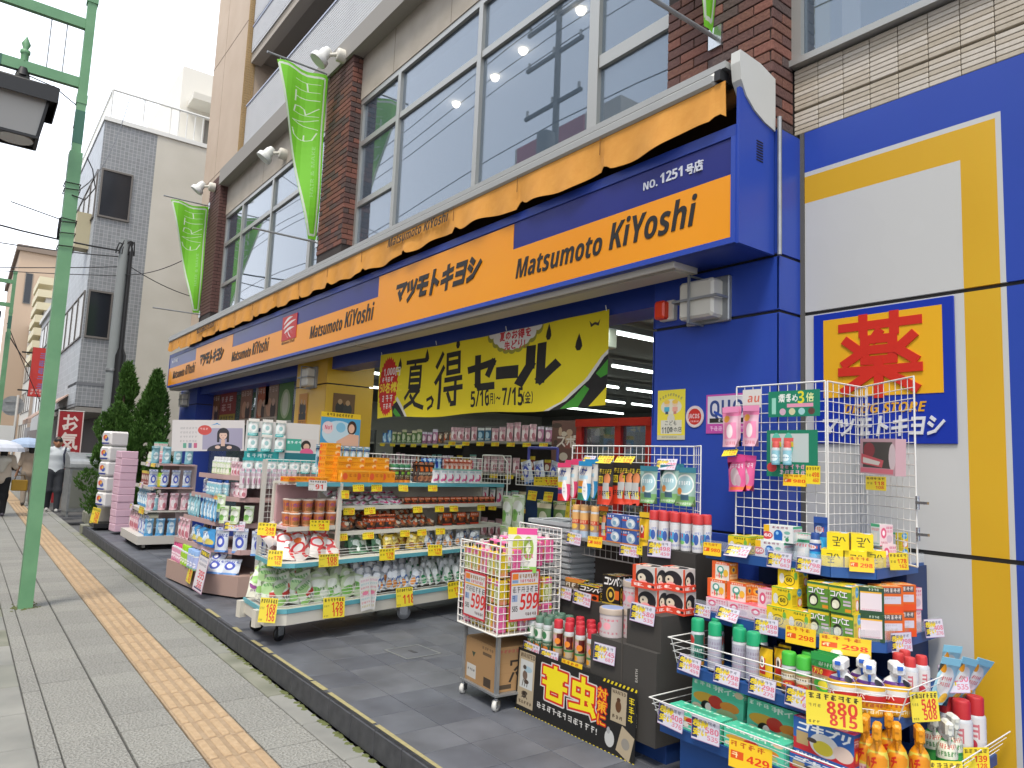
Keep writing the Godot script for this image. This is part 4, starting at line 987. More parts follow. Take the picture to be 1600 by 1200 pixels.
	cell("tin_band", "c4b8b8", ["d .3 .5 .14 .2 cf5a6a", "d .6 .5 .1 .16 e8a0a8", "t .1 .2 .8 .1 d06a78", "t .1 .75 .8 .1 c0707c"])
	cell("pink_bait", "d8a9b8", ["b 0 .12 e07aa2", "r .12 .3 .76 .46 e487aa", "d .5 .55 .2 .2 e8d8d8", "d .3 .2 .2 .1 e09a3a", "t .2 .84 .6 .1 c2606a"])
	cell("magenta_pack", "d9588e", ["d .4 .5 .26 .3 c9b4b8", "t .1 .08 .8 .16 f0d4e0", "d .6 .62 .16 .2 b89aa4", "r .1 .84 .8 .1 e0703a"])
	cell("lime_pack", "c6cc98", ["b 0 .24 dc6a9a", "r .05 .02 .2 .16 d9bf22", "d .4 .6 .3 .3 9aa62e", "d .4 .58 .18 .2 d9dfae", "t .1 .84 .8 .1 e8e4d4"])
	cell("pink_pack", "d0aab8", ["b 0 .3 de6498", "r .7 .04 .26 .16 d9bf22", "d .5 .62 .26 .28 b8788c", "d .54 .58 .12 .14 dd9a4a", "t .1 .86 .8 .1 f0e0e6"])
	cell("wide_lime_poster", "d8d6ca", ["r .0 .0 .3 .16 d9c61c", "r .3 .02 .7 .14 d8418c", "d .34 .44 .2 .26 b4b838", "d .7 .46 .18 .26 8fa838", "d .7 .46 .08 .12 e6e2c4", "t .06 .66 .5 .08 dc5a94", "t .5 .58 .46 .1 d8418c", "b .86 1 7fb84a"])
	# white gondola: food
	cell("cup", "c5794a", ["b 0 .06 d8d0c8", "d .5 .4 .34 .2 b85a34", "w .2 .26 .26 7a4a8a カレ", "d .5 .72 .3 .16 9a6a3a", "t .14 .86 .7 .08 ecd9b8"])
	cell("red_white_bag", "ddd6d2", ["d .3 .35 .34 .22 c8343a", "d .3 .35 .24 .14 e0dad8", "d .7 .7 .4 .24 d04a4a", "d .7 .72 .26 .14 d8cdc8", "t .2 .5 .6 .1 b84a50", "d .5 .1 .2 .1 e0703a"])
	cell("green_white_bag", "cfd6c4", ["d .3 .3 .34 .22 a4c48a", "d .6 .55 .3 .2 d8ddd2", "r .3 .45 .6 .16 c23a34", "t .3 .62 .6 .16 4a4a4a", "d .2 .8 .26 .14 8fc06a", "t .1 .1 .7 .12 4f8a48"])
	cell("lime_bag", "c4d4ac", ["d .5 .3 .4 .2 e0e4d8", "d .3 .6 .3 .2 7fb85a", "d .75 .7 .2 .2 dfe3d4", "t .2 .46 .6 .12 4f7a48", "t .2 .84 .6 .08 b0b4a0"])
	cell("purple_bag", "d4d4c4", ["d .4 .4 .34 .3 8a4a88", "d .4 .4 .2 .16 dfe0c4", "t .2 .7 .6 .1 5a3a6a", "d .7 .15 .3 .12 c4d060"])
	cell("foil_bag", "b4b8c0", ["d .3 .3 .3 .2 e4e6ea", "d .7 .6 .3 .24 3f66a8", "d .7 .6 .18 .14 d8dade", "d .3 .75 .24 .2 c8803a", "t .1 .45 .5 .1 4a4a5a", "d .5 .15 .2 .08 f4f4f6"])
	cell("foil_green_bag", "bcc2c0", ["d .4 .3 .34 .2 e8eaea", "d .55 .7 .36 .24 3a8a5a", "t .2 .6 .6 .14 e4eae4", "d .2 .5 .14 .2 dfe2e2"])
	cell("yellow_bag", "c9a93a", ["d .5 .4 .36 .26 e2cf7a", "d .5 .7 .3 .16 8a5a24", "t .2 .34 .6 .12 5a4a1c", "d .3 .2 .16 .1 f2ecd8"])
	cell("dark_green_bag", "4f7a5a", ["d .6 .4 .3 .26 c8d2ca", "d .4 .7 .3 .2 24402c", "t .2 .2 .6 .12 d8e0d8", "d .7 .75 .16 .12 dfe4e0"])
	cell("brown_snack", "5a4034", ["d .4 .5 .26 .3 c25a2a", "d .6 .4 .2 .2 d8c8b0", "t .1 .1 .8 .16 e0d4c0", "t .1 .8 .8 .12 c8803a"])
	cell("orange_choc", "3a2620", ["b 0 .4 c8521e", "d .5 .55 .3 .2 7a4228", "d .34 .5 .12 .1 e0702a", "t .1 .1 .8 .2 f0e0d0", "b .86 1 b8391e"])
	cell("orange_snack_box", "e39a1e", ["t .08 .2 .5 .2 b87a18", "w .1 .2 .3 c8841c オハ", "d .8 .5 .16 .3 e8c48a", "r .0 .84 1 .16 d98814", "d .86 .7 .12 .2 d87a2a"])
	cell("orange_snack_box2", "e08a1c", ["t .4 .26 .5 .3 b8641a", "d .2 .5 .16 .3 dc5a30", "b .0 .1 e8a83a"])
	cell("coffee_jar", "7a3020", ["b 0 .12 3a5a34", "r .2 .16 .6 .6 1f1a16", "r .36 .2 .28 .2 7aa838", "t .24 .46 .5 .12 d8c89a", "t .24 .62 .5 .1 c89a5a", "b .8 1 d8822a"])
	cell("bean_pack", "3a2a22", ["r .3 .1 .4 .26 dc6a24", "t .2 .42 .6 .16 d8ccb8", "d .5 .75 .4 .16 a06a4a", "d .3 .8 .14 .12 7a4a34"])
	cell("blue_pouch", "2f6fb4", ["d .6 .5 .3 .5 a8d0e8", "r .0 .0 .4 .3 2a3fa0", "t .1 .4 .5 .14 f0f4f8", "d .7 .75 .2 .16 e4eef4"])
	cell("red_pouch", "c4583a", ["d .5 .5 .34 .42 e0a08a", "d .5 .45 .18 .28 f0dcd0", "t .1 .06 .8 .14 f4e4dc", "d .4 .8 .2 .1 b82a24"])
	cell("white_pink_pouch", "d8d6d6", ["b 0 .1 8ac8b8", "t .2 .16 .6 .12 5a8aa0", "d .55 .62 .24 .24 d8427a", "d .45 .56 .14 .16 f0e0e6", "d .3 .8 .16 .1 cf6a9a", "t .6 .84 .34 .1 6aa07a"])
	cell("sachet", "8fb4c4", ["d .5 .3 .3 .2 e0ecf0", "d .5 .7 .34 .22 5a8aa8", "t .1 .46 .8 .12 2a4a6a", "b 0 .1 4a6aa8"])
	# far racks: toiletries
	cell("blue_refill", "7fb4d8", ["d .5 .4 .3 .3 d8e8f0", "t .2 .3 .6 .14 2a6ab0", "b .8 1 4a94c8", "d .6 .7 .2 .14 e4f0f4"])
	cell("pink_bottle", "d896b0", ["d .5 .5 .3 .22 f0dce4", "t .2 .44 .6 .1 b03a6a", "b .85 1 c87a98"])
	cell("lime_bottle", "9cc83a", ["d .5 .6 .3 .2 e4ecc8", "t .2 .55 .6 .1 3a6a2a"])
	cell("lilac_bottle", "a9b4dc", ["d .5 .6 .3 .2 e8e8f4", "t .2 .55 .6 .1 4a4a9a", "b .86 1 7fb08a"])
	cell("aqua_bottle", "8fc0cc", ["d .5 .5 .3 .24 e0eef0", "t .2 .44 .6 .12 3a7a94", "b .88 1 6aa4b4"])
	cell("diaper_pack", "4fa0dc", ["d .4 .4 .34 .26 e4f0f6", "t .1 .2 .7 .2 2a5ab0", "d .7 .7 .24 .2 d8c86a", "r .0 .82 1 .18 2a6ac0", "d .3 .76 .16 .12 e8d4c4"])
	cell("white_blue_pack", "cfd6e0", ["d .5 .5 .3 .26 4a5ab8", "d .5 .5 .16 .14 e8e8f0", "t .1 .16 .8 .14 3a4a9a", "b .9 1 6a9ad8"])
	cell("orange_clear_pack", "d88a24", ["b 0 .28 e46a1c", "r .1 .3 .8 .2 f0e0c0", "d .5 .7 .3 .2 f0b84a", "t .2 .36 .6 .1 8a3a1c"])
	cell("lime_clear_pack", "c8c82a", ["b 0 .28 9ad02a", "r .1 .3 .8 .2 f0f0c0", "d .5 .7 .3 .2 e4e06a", "t .2 .36 .6 .1 4a6a1c"])
	cell("pink_magenta_box", "d84a8a", ["d .5 .4 .3 .24 e8b83a", "d .5 .46 .16 .16 c83a4a", "t .1 .08 .8 .14 f4e0ea", "t .1 .8 .8 .12 f0c8dc"])
	cell("pinkish_pack", "d8b4bc", ["d .4 .5 .26 .3 f0e4e6", "t .1 .2 .8 .14 c06a84", "d .7 .7 .2 .2 b8707c"])
	cell("tissue_pack", "dcdad8", ["d .42 .42 .3 .24 dc5a3a", "d .6 .55 .24 .2 3a5ab0", "d .5 .4 .12 .14 e8b84a", "b .86 1 2a3a8a", "t .2 .06 .6 .1 a0a8c0"])
	cell("pale_pink", "d8b4c4", ["b .46 .5 cfa2b4", "b .94 1 c998ac", "t .2 .2 .5 .14 c88aa4"])
	cell("white_tube", "d8d4d4", ["b 0 .2 c8b4c0", "d .5 .5 .2 .2 b8809a", "t .2 .7 .6 .1 9a6a84"])
	cell("tooth_blister", "d4e0dc", ["d .5 .4 .4 .3 f0f2f0", "b .8 1 2aa0a0", "t .1 .84 .8 .1 f0f4f4", "d .5 .42 .2 .16 a8d0d0"])
	cell("shop_pack_a", "8a3a34", ["b 0 .2 d8c03a", "d .5 .5 .3 .2 e0d4c4", "t .1 .8 .8 .14 f0e8dc"])
	cell("shop_pack_b", "3a6a8a", ["b 0 .2 e4e4e4", "d .5 .55 .3 .24 a8c8d8", "t .1 .8 .8 .14 f0e8dc"])
	cell("shop_pack_c", "6a8a4a", ["b 0 .2 e4d8b4", "d .5 .55 .3 .24 d8d8b8", "t .1 .8 .8 .14 f0e8dc"])
	cell("shop_pack_d", "b87a9a", ["b 0 .2 e4d8e4", "d .5 .55 .3 .24 f0d8e0", "t .1 .8 .8 .14 6a3a5a"])
	# price cards
	var prices := ["498", "745", "580", "798", "298", "719", "408", "377"]
	for i in prices.size():
		cell("white_card%d" % i, "cdcad4", ["r 0 0 1 .02 a884a8", "r 0 .97 1 .03 a884a8", "r 0 0 .015 1 a884a8", "r .985 0 .015 1 a884a8", "r .02 .1 .2 .8 28345e", "v .04 .16 .28 d8be2e 超特", "v .04 .52 .28 d8be2e 安い", "t .26 .12 .7 .16 7a7a86", "t .26 .5 .2 .12 9a9aa6", "w .48 .34 .3 cc6a80 " + prices[i], "w .56 .66 .24 cc7a8c " + str(prices[i].to_int() * 12 / 13)])
	for i in 6:
		cell("yellow_card%d" % i, "e4cb2c", ["t .05 .08 .9 .18 5a4a1c", "t .05 .44 .3 .16 8a7a24", "w .4 .34 .32 cf3a1e " + ["139", "178", "498", "118", "74", "248"][i], "w .48 .66 .26 cf4a24 " + ["128", "162", "460", "108", "68", "229"][i]])
	for i in 3:
		cell("orange_card%d" % i, "ecc22a", ["t .05 .06 .9 .2 b85a1c", "r .05 .4 .3 .28 d8531c", "t .07 .44 .26 .2 f0d8a0", "w .42 .42 .32 d8391c " + ["429", "298", "980"][i]])
	var mk := func(tex: Image, rough: float):
		var m := StandardMaterial3D.new()
		m.albedo_texture = ImageTexture.create_from_image(tex); m.roughness = rough
		return m
	B = Image.create(2048, 2048, false, Image.FORMAT_RGB8)
	big_prints()
	M.print = mk.call(B, 0.55)
	M.print_soft = mk.call(B, 0.85)

func big_prints() -> void:
	# the yellow sale banner
	var im := blank(1400, 290, "d6c31a")
	var k := hex("1d1a17")
	# melon rind at the right: white, green and black arcs
	fill(im, [PackedVector2Array([Vector2(1400, 120), Vector2(1400, 290), Vector2(1130, 290), Vector2(1220, 265), Vector2(1310, 205), Vector2(1370, 140)])], hex("c9c6bc"))
	fill(im, [PackedVector2Array([Vector2(1400, 134), Vector2(1400, 290), Vector2(1160, 290), Vector2(1240, 265), Vector2(1325, 208), Vector2(1382, 145)])], k)
	fill(im, [PackedVector2Array([Vector2(1400, 150), Vector2(1400, 196), Vector2(1372, 205), Vector2(1352, 190)])], hex("3d8a2a"))
	fill(im, [PackedVector2Array([Vector2(1310, 222), Vector2(1330, 235), Vector2(1290, 288), Vector2(1215, 288), Vector2(1270, 258)])], hex("3d8a2a"))
	fill(im, [PackedVector2Array([Vector2(1400, 232), Vector2(1400, 290), Vector2(1330, 290)])], hex("d6c31a"))
	fill(im, [PackedVector2Array([Vector2(190, 215), Vector2(262, 290), Vector2(150, 290), Vector2(140, 240)])], k)
	fill(im, [PackedVector2Array([Vector2(165, 250), Vector2(225, 290), Vector2(180, 290), Vector2(150, 268)])], hex("3d8a2a"))
	fill(im, [PackedVector2Array([Vector2(178, 200), Vector2(276, 290), Vector2(256, 290), Vector2(166, 212)])], hex("c9c6bc"))
	for d in [[178, 52], [398, 32], [622, 0], [1140, 30], [1278, 82]]: 
		fill(im, [PackedVector2Array([Vector2(d[0], d[1] - 26), Vector2(d[0] + 11, d[1]), Vector2(d[0] + 14, d[1] + 16), Vector2(d[0] + 7, d[1] + 28), Vector2(d[0] - 7, d[1] + 28), Vector2(d[0] - 14, d[1] + 16), Vector2(d[0] - 11, d[1])])], k)
	for i in 9: disc(im, 830 + i * 32, 62 - absf(i - 4) * absf(i - 4) * 3.4, 24, 24, hex("8a862c"))
	disc(im, 958, -14, 130, 92, hex("8a862c"))
	for i in 9: disc(im, 835 + i * 31, 50 - absf(i - 4) * absf(i - 4) * 3.4, 22, 22, hex("cfccc4"))
	disc(im, 958, -22, 124, 92, hex("cfccc4"))
	write(im, "夏のお得を", 884, 2, 32, hex("b8343a"), 0.15)
	write(im, "先どり", 914, 38, 32, hex("b8343a"), 0.15); write(im, "!", 1014, 40, 32, hex("b8343a"))
	disc(im, 90, 150, 84, 136, hex("bd2418"), 30)
	write(im, "1,000円", 46, 66, 40, hex("d9d4cc")); scrawl(im, 40, 108, 100, 24, hex("d9d4cc"))
	write(im, "50名様に", 20, 134, 46, hex("e0c830"), 0.15)
	scrawl(im, 50, 190, 90, 32, hex("d9d4cc")); scrawl(im, 62, 228, 70, 26, hex("d9d4cc"))
	write(im, "夏", 222, 36, 222, k, 0.085, 0.82)
	write(im, "っ", 402, 184, 78, k, 0.17, 0.85)
	write(im, "得", 452, 30, 230, k, 0.09, 0.92)
	write(im, "セ", 690, 70, 136, k, 0.2, 1.3)
	write(im, "ー", 880, 105, 90, k, 0.5, 1.15)
	write(im, "ル", 985, 62, 142, k, 0.22, 1.5)
	write(im, "5/16", 706, 200, 76, k, 0.14, 0.76); write(im, "(月)", 816, 220, 40, k, 0.11, 0.72)
	write(im, "～", 872, 222, 34, k, 0.16, 0.8); write(im, "7/15", 908, 200, 76, k, 0.14, 0.76); write(im, "(金)", 1022, 220, 40, k, 0.11, 0.78)
	fill(im, [PackedVector2Array([Vector2(1318, 24), Vector2(1328, 34), Vector2(1340, 30), Vector2(1352, 34), Vector2(1362, 24), Vector2(1356, 44), Vector2(1340, 38), Vector2(1324, 44)])], hex("3a342c"))
	sheet(im, "banner", Vector2i(0, 0))
	# 害虫 poster under the dark rack
	im = blank(620, 300, "1a1917")
	for i in 40: fill(im, [PackedVector2Array([Vector2(i * 18, 284), Vector2(i * 18 + 9, 284), Vector2(i * 18 + 3, 300), Vector2(i * 18 - 6, 300)])], hex("d8c01e"))
	for i in 10: fill(im, [PackedVector2Array([Vector2(470 + i * 18, 0), Vector2(479 + i * 18, 0), Vector2(473 + i * 18, 14), Vector2(464 + i * 18, 14)])], hex("d8c01e"))
	R(im, 10, 14, 96, 250, hex("a99a80")); R(im, 20, 50, 76, 130, hex("c0c4c2"))
	write(im, "WANTED", 16, 18, 26, hex("4a3c2c"), 0.14, 0.82)
	disc(im, 50, 120, 14, 22, hex("6a5a50")); disc(im, 66, 90, 24, 14, hex("9ab4c0")); disc(im, 46, 84, 10, 10, hex("4a4440")); disc(im, 60, 148, 14, 10, hex("4a3a30"))
	for i in 3: fill(im, [PackedVector2Array([Vector2(40 + i * 12, 140), Vector2(44 + i * 12, 140), Vector2(38 + i * 14, 172), Vector2(34 + i * 14, 172)])], hex("4a4440"))
	write(im, "蚊", 36, 192, 34, hex("3a2e22")); scrawl(im, 40, 192, 38, 34, hex("2e2620")); scrawl(im, 20, 236, 78, 16, hex("5a4c3a"))
	write(im, "害虫", 150, 34, 146, hex("c7c2bc"), 0.34, 0.98)
	write(im, "害虫", 150, 34, 146, hex("c42a18"), 0.26, 0.98)
	write(im, "害虫", 150, 34, 146, hex("e6d21c"), 0.14, 0.98)
	for o in [[-3, 0], [3, 0], [0, -3], [0, 3]]: write(im, "対策に", 442 + o[0], 44 + o[1], 48, hex("c42a18"), 0.2, 0.95, 0, true)
	write(im, "対策に", 442, 44, 48, hex("e6a81c"), 0.12, 0.95, 0, true)
	scrawl(im, 130, 212, 330, 28, hex("c9c6c0")); write(im, "!", 440, 214, 30, hex("c9c6c0"))
	R(im, 506, 26, 70, 130, hex("a99a80")); write(im, "WANTED", 510, 30, 18, hex("4a3c2c"), 0.14, 0.82); disc(im, 540, 92, 13, 24, hex("5a3a20")); disc(im, 540, 66, 8, 8, hex("4a2e1a")); scrawl(im, 514, 128, 56, 16, hex("4a3c2c"))
	fill(im, [PackedVector2Array([Vector2(560, 160), Vector2(616, 190), Vector2(596, 290), Vector2(536, 262)])], hex("a99a80")); disc(im, 578, 226, 18, 22, hex("8a847a"))
	disc(im, 506, 230, 22, 34, hex("b8b8b4")); disc(im, 500, 200, 8, 14, hex("9a9a98"))
	for i in 3: scrawl(im, 584, 40 + i * 34, 30, 28, hex("d8c01e"))
	sheet(im, "pest_poster", Vector2i(1410, 0))
	# 599 cards
	for i in 2:
		im = blank(240, 260, "b8343c")
		R(im, 12, 12, 216, 236, hex("c9c6c4"))
		R(im, 18, 18, 48, 30, hex("d87828")); R(im, 18, 50, 48, 16, hex("7a94b4"))
		scrawl(im, 72, 22, 150, 22, hex("8a5a1c")); scrawl(im, 80, 48, 130, 18, hex("b8343c"))
		R(im, 14, 70, 212, 8, hex("d8a028"))
		scrawl(im, 24, 84, 100, 34, hex("6a6a6a")); scrawl(im, 130, 84, 90, 34, hex("5a5a5a"))
		R(im, 20, 126, 44, 34, hex("8a9cb8")); scrawl(im, 24, 130, 40, 28, hex("4a5c84"))
		write(im, "599", 78, 116, 100, hex("c62c28"), 0.14, 0.92, 0.1)
		write(im, "585", 24, 180, 34, hex("3a3a3a"), 0.14, 0.8); scrawl(im, 130, 218, 90, 18, hex("5a3a3a"))
		sheet(im, "card599_%d" % i, Vector2i(i * 244, 296))
	# tall 395 / 366 card
	im = blank(150, 250, "b890a8")
	R(im, 6, 6, 138, 238, hex("d2ced2")); R(im, 10, 12, 130, 32, hex("2a3050")); write(im, "大特価", 16, 16, 24, hex("e0c82c")); scrawl(im, 18, 16, 116, 24, hex("e0c82c"))
	scrawl(im, 20, 58, 110, 18, hex("7a86a8")); scrawl(im, 20, 84, 110, 16, hex("7a7a86"))
	write(im, "395", 40, 122, 58, hex("cc3044"), 0.14, 0.98); write(im, "366", 44, 182, 50, hex("cc3a4c"), 0.14, 0.98); R(im, 20, 226, 116, 10, hex("5a4a6a"))
	sheet(im, "card395", Vector2i(492, 296))
	# larger yellow cards
	var rows := [["498", "462"], ["128", "119"], ["118", ""], ["880", "815"], ["168", "156"], ["548", "508"], ["108", "100"], ["91", ""]]
	for i in rows.size():
		im = blank(170, 130, "dcc838" if i != 7 else "d0ccc8")
		scrawl(im, 10, 8, 150, 22, hex("3c3418")); scrawl(im, 8, 48, 50, 14, hex("8a7c2c")); scrawl(im, 8, 110, 40, 12, hex("7a6c24"))
		var big: bool = rows[i][1] == ""
		write(im, rows[i][0], 62, 30 if not big else 46, 58 if not big else 76, hex("c83024"), 0.14, 1.0)
		if not big: write(im, rows[i][1], 70, 76, 52, hex("c83a2c"), 0.14, 1.0)
		sheet(im, "big" + rows[i][0], Vector2i(650 + (i % 6) * 174, 296 + (i / 6) * 134))
	# posters on the pilaster
	im = blank(150, 220, "d8c83a")
	R(im, 0, 200, 150, 20, hex("bcb8a0")); scrawl(im, 26, 204, 80, 9, hex("6a6a5a"))
	for i in 9: scrawl(im, 12 + i * 14, 34 - sin(i / 8.0 * PI) * 18, 14, 14, hex("7a7a5a"))
	disc(im, 75, 76, 56, 34, hex("cfcab4"))
	for i in 2:
		disc(im, 52 + i * 44, 62, 15, 13, hex("d8b896")); disc(im, 52 + i * 44, 54, 16, 9, hex("dab24a")); R(im, 38 + i * 44, 76, 28, 20, hex(["4aa0b8", "d89a88"][i])); R(im, 44 + i * 44, 96, 16, 12, hex(["3a4a5a", "b87a6a"][i]))
	disc(im, 75, 128, 20, 22, hex("c4c0b0")); R(im, 20, 134, 112, 60, hex("c9c6b6"))
	write(im, "こども", 40, 136, 22, hex("4a4f48"), 0.1); write(im, "110", 24, 162, 34, hex("4a4f48"), 0.1, 0.8); write(im, "番の店", 66, 164, 22, hex("4a4f48"), 0.11)
	sheet(im, "kodomo", Vector2i(0, 560))
	im = blank(200, 160, "b84a9a")
	R(im, 8, 8, 184, 112, hex("c9c6cc")); write(im, "QUO", 14, 22, 80, hex("2a4078"), 0.14, 0.92)
	fill(im, [PackedVector2Array([Vector2(40, 66), Vector2(92, 92), Vector2(84, 100), Vector2(36, 76)])], hex("2448a0"))
	R(im, 18, 98, 170, 18, hex("23231f")); scrawl(im, 60, 100, 100, 14, hex("c9c6c4")); scrawl(im, 20, 130, 160, 20, hex("dcb4d0"))
	sheet(im, "quo", Vector2i(154, 560))
	im = blank(128, 128, "ccbcbc")
	disc(im, 64, 64, 48, 48, hex("b8281e")); write(im, "JACDS", 18, 46, 32, hex("d8c4c4"), 0.14, 0.9); scrawl(im, 34, 86, 60, 12, hex("d8b0b0"))
	sheet(im, "jacds", Vector2i(358, 560))
	# green pennant; drawn upright, the letters read upwards
	im = blank(256, 620, "78c62c")
	for l in [[Vector2(10, 12), Vector2(214, 604), 5], [Vector2(10, 12), Vector2(240, 18), 4], [Vector2(240, 18), Vector2(244, 604), 4], [Vector2(214, 604), Vector2(244, 604), 4]]:
		var nn: Vector2 = (l[1] - l[0]).normalized().orthogonal() * l[2]
		fill(im, [PackedVector2Array([l[0] - nn, l[1] - nn, l[1] + nn, l[0] + nn])], hex("cfd8c8"))
	write(im, "ＥＡＲＴＨ", 92, 262, 135, hex("d4e2ca"), 0.055, 0.32, 0.0, false, true)
	write(im, "HAIR & MAKE", 200, 470, 20, hex("94d070"), 0.1, 1.5, 0.0, false, true)
	sheet(im, "pennant", Vector2i(0, 800))
	# red banner with white characters
	im = blank(110, 420, "8f1f26")
	R(im, 0, 0, 6, 420, hex("c4b4b0")); R(im, 104, 0, 6, 420, hex("c4b4b0"))
	write(im, "お気軽に", 16, 14, 78, hex("cfc2bc"), 0.13, 0.98, 0, true)
	sheet(im, "red_banner", Vector2i(260, 800))
	im = blank(90, 420, "c83a34")
	for i in 5: scrawl(im, 38, 40 + i * 66, 34, 56, hex("8a6a9a"))
	for i in 2: scrawl(im, 10, 356 + i * 28, 70, 22, hex("d8b4b0"))
	sheet(im, "red_sign", Vector2i(374, 800))
	# display boards
	im = blank(360, 190, "cbc6c4")
	R(im, 150, 50, 200, 130, hex("9a96ac")); disc(im, 258, 186, 84, 40, hex("2c2e38")); R(im, 242, 120, 20, 40, hex("c9a898")); disc(im, 252, 84, 30, 36, hex("26242a")); R(im, 222, 84, 12, 52, hex("26242a")); R(im, 270, 84, 12, 52, hex("26242a")); disc(im, 252, 94, 19, 26, hex("d2b2a2")); R(im, 234, 66, 36, 14, hex("26242a"))
	for e in [242, 260]: R(im, e, 92, 5, 3, hex("4a3a38"))
	R(im, 248, 108, 8, 3, hex("b06a68")); disc(im, 226, 166, 13, 10, hex("d2b2a2")); disc(im, 284, 168, 13, 10, hex("d2b2a2"))
	disc(im, 160, 62, 34, 30, hex("c04a44")); scrawl(im, 136, 48, 50, 14, hex("dcb0ac"))
	for i in 4: scrawl(im, 40, 44 + i * 26, 90, 14, hex("a8a4a4"))
	for i in 3: R(im, 56 + i * 26, 140, 16, 30, hex(["5a9a84", "6a7a94", "b85a7a"][i]))
	fill(im, [PackedVector2Array([Vector2(190, 32), Vector2(220, 18), Vector2(240, 32), Vector2(220, 26)])], hex("3a84b8"))
	sheet(im, "board_woman", Vector2i(470, 800))
	im = blank(240, 180, "cbc8c4")
	R(im, 128, 60, 104, 50, hex("c8c0bc")); R(im, 130, 62, 50, 46, hex("3fa08c")); disc(im, 196, 86, 16, 20, hex("2a2422")); disc(im, 198, 90, 10, 12, hex("d0a890")); disc(im, 200, 112, 22, 16, hex("d05a84")); scrawl(im, 134, 70, 44, 12, hex("d8e8e4"))
	R(im, 0, 116, 110, 36, hex("2a9a9a")); R(im, 128, 116, 112, 64, hex("1f6a74"))
	R(im, 0, 152, 128, 28, hex("b4ccc8")); scrawl(im, 10, 124, 90, 16, hex("d0e4e0")); R(im, 36, 28, 10, 14, hex("2a3f5a")); R(im, 64, 28, 10, 14, hex("2a3f5a"))
	sheet(im, "board_teal", Vector2i(834, 800))
	im = blank(220, 160, "4a9ac4")
	R(im, 0, 0, 220, 26, hex("d8b82a")); scrawl(im, 30, 5, 150, 16, hex("6a5a1c"))
	disc(im, 100, 100, 90, 60, hex("b8d4e0")); disc(im, 40, 76, 30, 30, hex("d8c8cc")); write(im, "No1", 22, 64, 24, hex("c84a6a"), 0.14, 0.9); disc(im, 110, 72, 26, 24, hex("7fbcd8"))
	disc(im, 172, 70, 26, 34, hex("3a2824")); disc(im, 170, 74, 17, 22, hex("d8b098")); fill(im, [PackedVector2Array([Vector2(90, 140), Vector2(160, 100), Vector2(214, 104), Vector2(216, 160), Vector2(90, 160)])], hex("d4ac94"))
	sheet(im, "board_blue", Vector2i(1078, 800))
	im = blank(240, 100, "157a5c")
	write(im, "効きめ", 50, 14, 30, hex("d8dcd4")); scrawl(im, 56, 12, 70, 30, hex("d8dcd4")); write(im, "3", 138, 2, 56, hex("dcd02a"), 0.16, 1.1); write(im, "倍", 178, 12, 34, hex("d8dc9a"), 0.13)
	R(im, 90, 50, 120, 14, hex("d890a8")); R(im, 18, 26, 20, 62, hex("8fc8b4"))
	for i in 4: disc(im, 70 + i * 44, 80, 15, 13, hex(["c8a4b4", "c8c49a", "9ac4c4", "5a3a34"][i]))
	sheet(im, "triple_sign", Vector2i(1302, 800))
	im = blank(200, 200, "17785a")
	R(im, 16, 16, 150, 120, hex("b8c2be"))
	for i in 2: disc(im, 40 + i * 48, 62, 20, 50, hex("5ab8a0")); R(im, 22 + i * 48, 34, 38, 16, hex("d05a54")); R(im, 22 + i * 48, 52, 38, 20, hex("c8b83a")); scrawl(im, 24 + i * 48, 56, 34, 14, hex("5a3a1c"))
	disc(im, 22, 160, 20, 20, hex("c03a3a")); scrawl(im, 54, 146, 100, 20, hex("d894a8")); scrawl(im, 54, 170, 100, 20, hex("d8b0c0"))
	sheet(im, "green_blister_card", Vector2i(1546, 800))
	im = blank(220, 140, "c09a9e")
	R(im, 20, 14, 180, 100, hex("4a443c")); disc(im, 60, 46, 36, 30, hex("8a3a3a")); fill(im, [PackedVector2Array([Vector2(10, 60), Vector2(150, 84), Vector2(140, 112), Vector2(10, 100)])], hex("c8585c")); fill(im, [PackedVector2Array([Vector2(20, 74), Vector2(130, 90), Vector2(120, 104), Vector2(20, 96)])], hex("d8cfc4"))
	disc(im, 200, 70, 20, 50, hex("d8c4c4")); R(im, 6, 116, 200, 18, hex("d4707c"))
	sheet(im, "pink_display_box", Vector2i(1750, 800))
	im = blank(110, 100, "cfcac4"); write(im, "au", 26, 22, 56, hex("c86a5a"), 0.14, 1.1, 0.1); R(im, 10, 84, 90, 6, hex("b8a8a0"))
	sheet(im, "au_flyer", Vector2i(1302, 904))
	# cardboard box print
	im = blank(200, 200, "a07c52")
	for i in 4: R(im, 0, 30 + i * 44, 200, 1, hex("8f6d46"))
	write(im, "ワイ", 60, 60, 52, hex("2e251c"), 0.18); write(im, "ハイ", 60, 112, 52, hex("2e251c"), 0.18)
	scrawl(im, 20, 14, 110, 16, hex("a8584a")); R(im, 10, 168, 60, 20, hex("4a3c2c"))
	sheet(im, "carton_front", Vector2i(1546, 1010))
	im = blank(200, 200, "9a774e")
	R(im, 20, 120, 60, 62, hex("b8b4ac")); scrawl(im, 26, 140, 46, 12, hex("4a4a4a")); fill(im, [PackedVector2Array([Vector2(50, 60), Vector2(74, 60), Vector2(62, 84)])], hex("2e3a2a")); R(im, 120, 40, 54, 14, hex("5a4630")); R(im, 130, 150, 44, 40, hex("3a2e22")); scrawl(im, 116, 16, 70, 14, hex("5a4630"))
	sheet(im, "carton_side", Vector2i(1750, 1010))
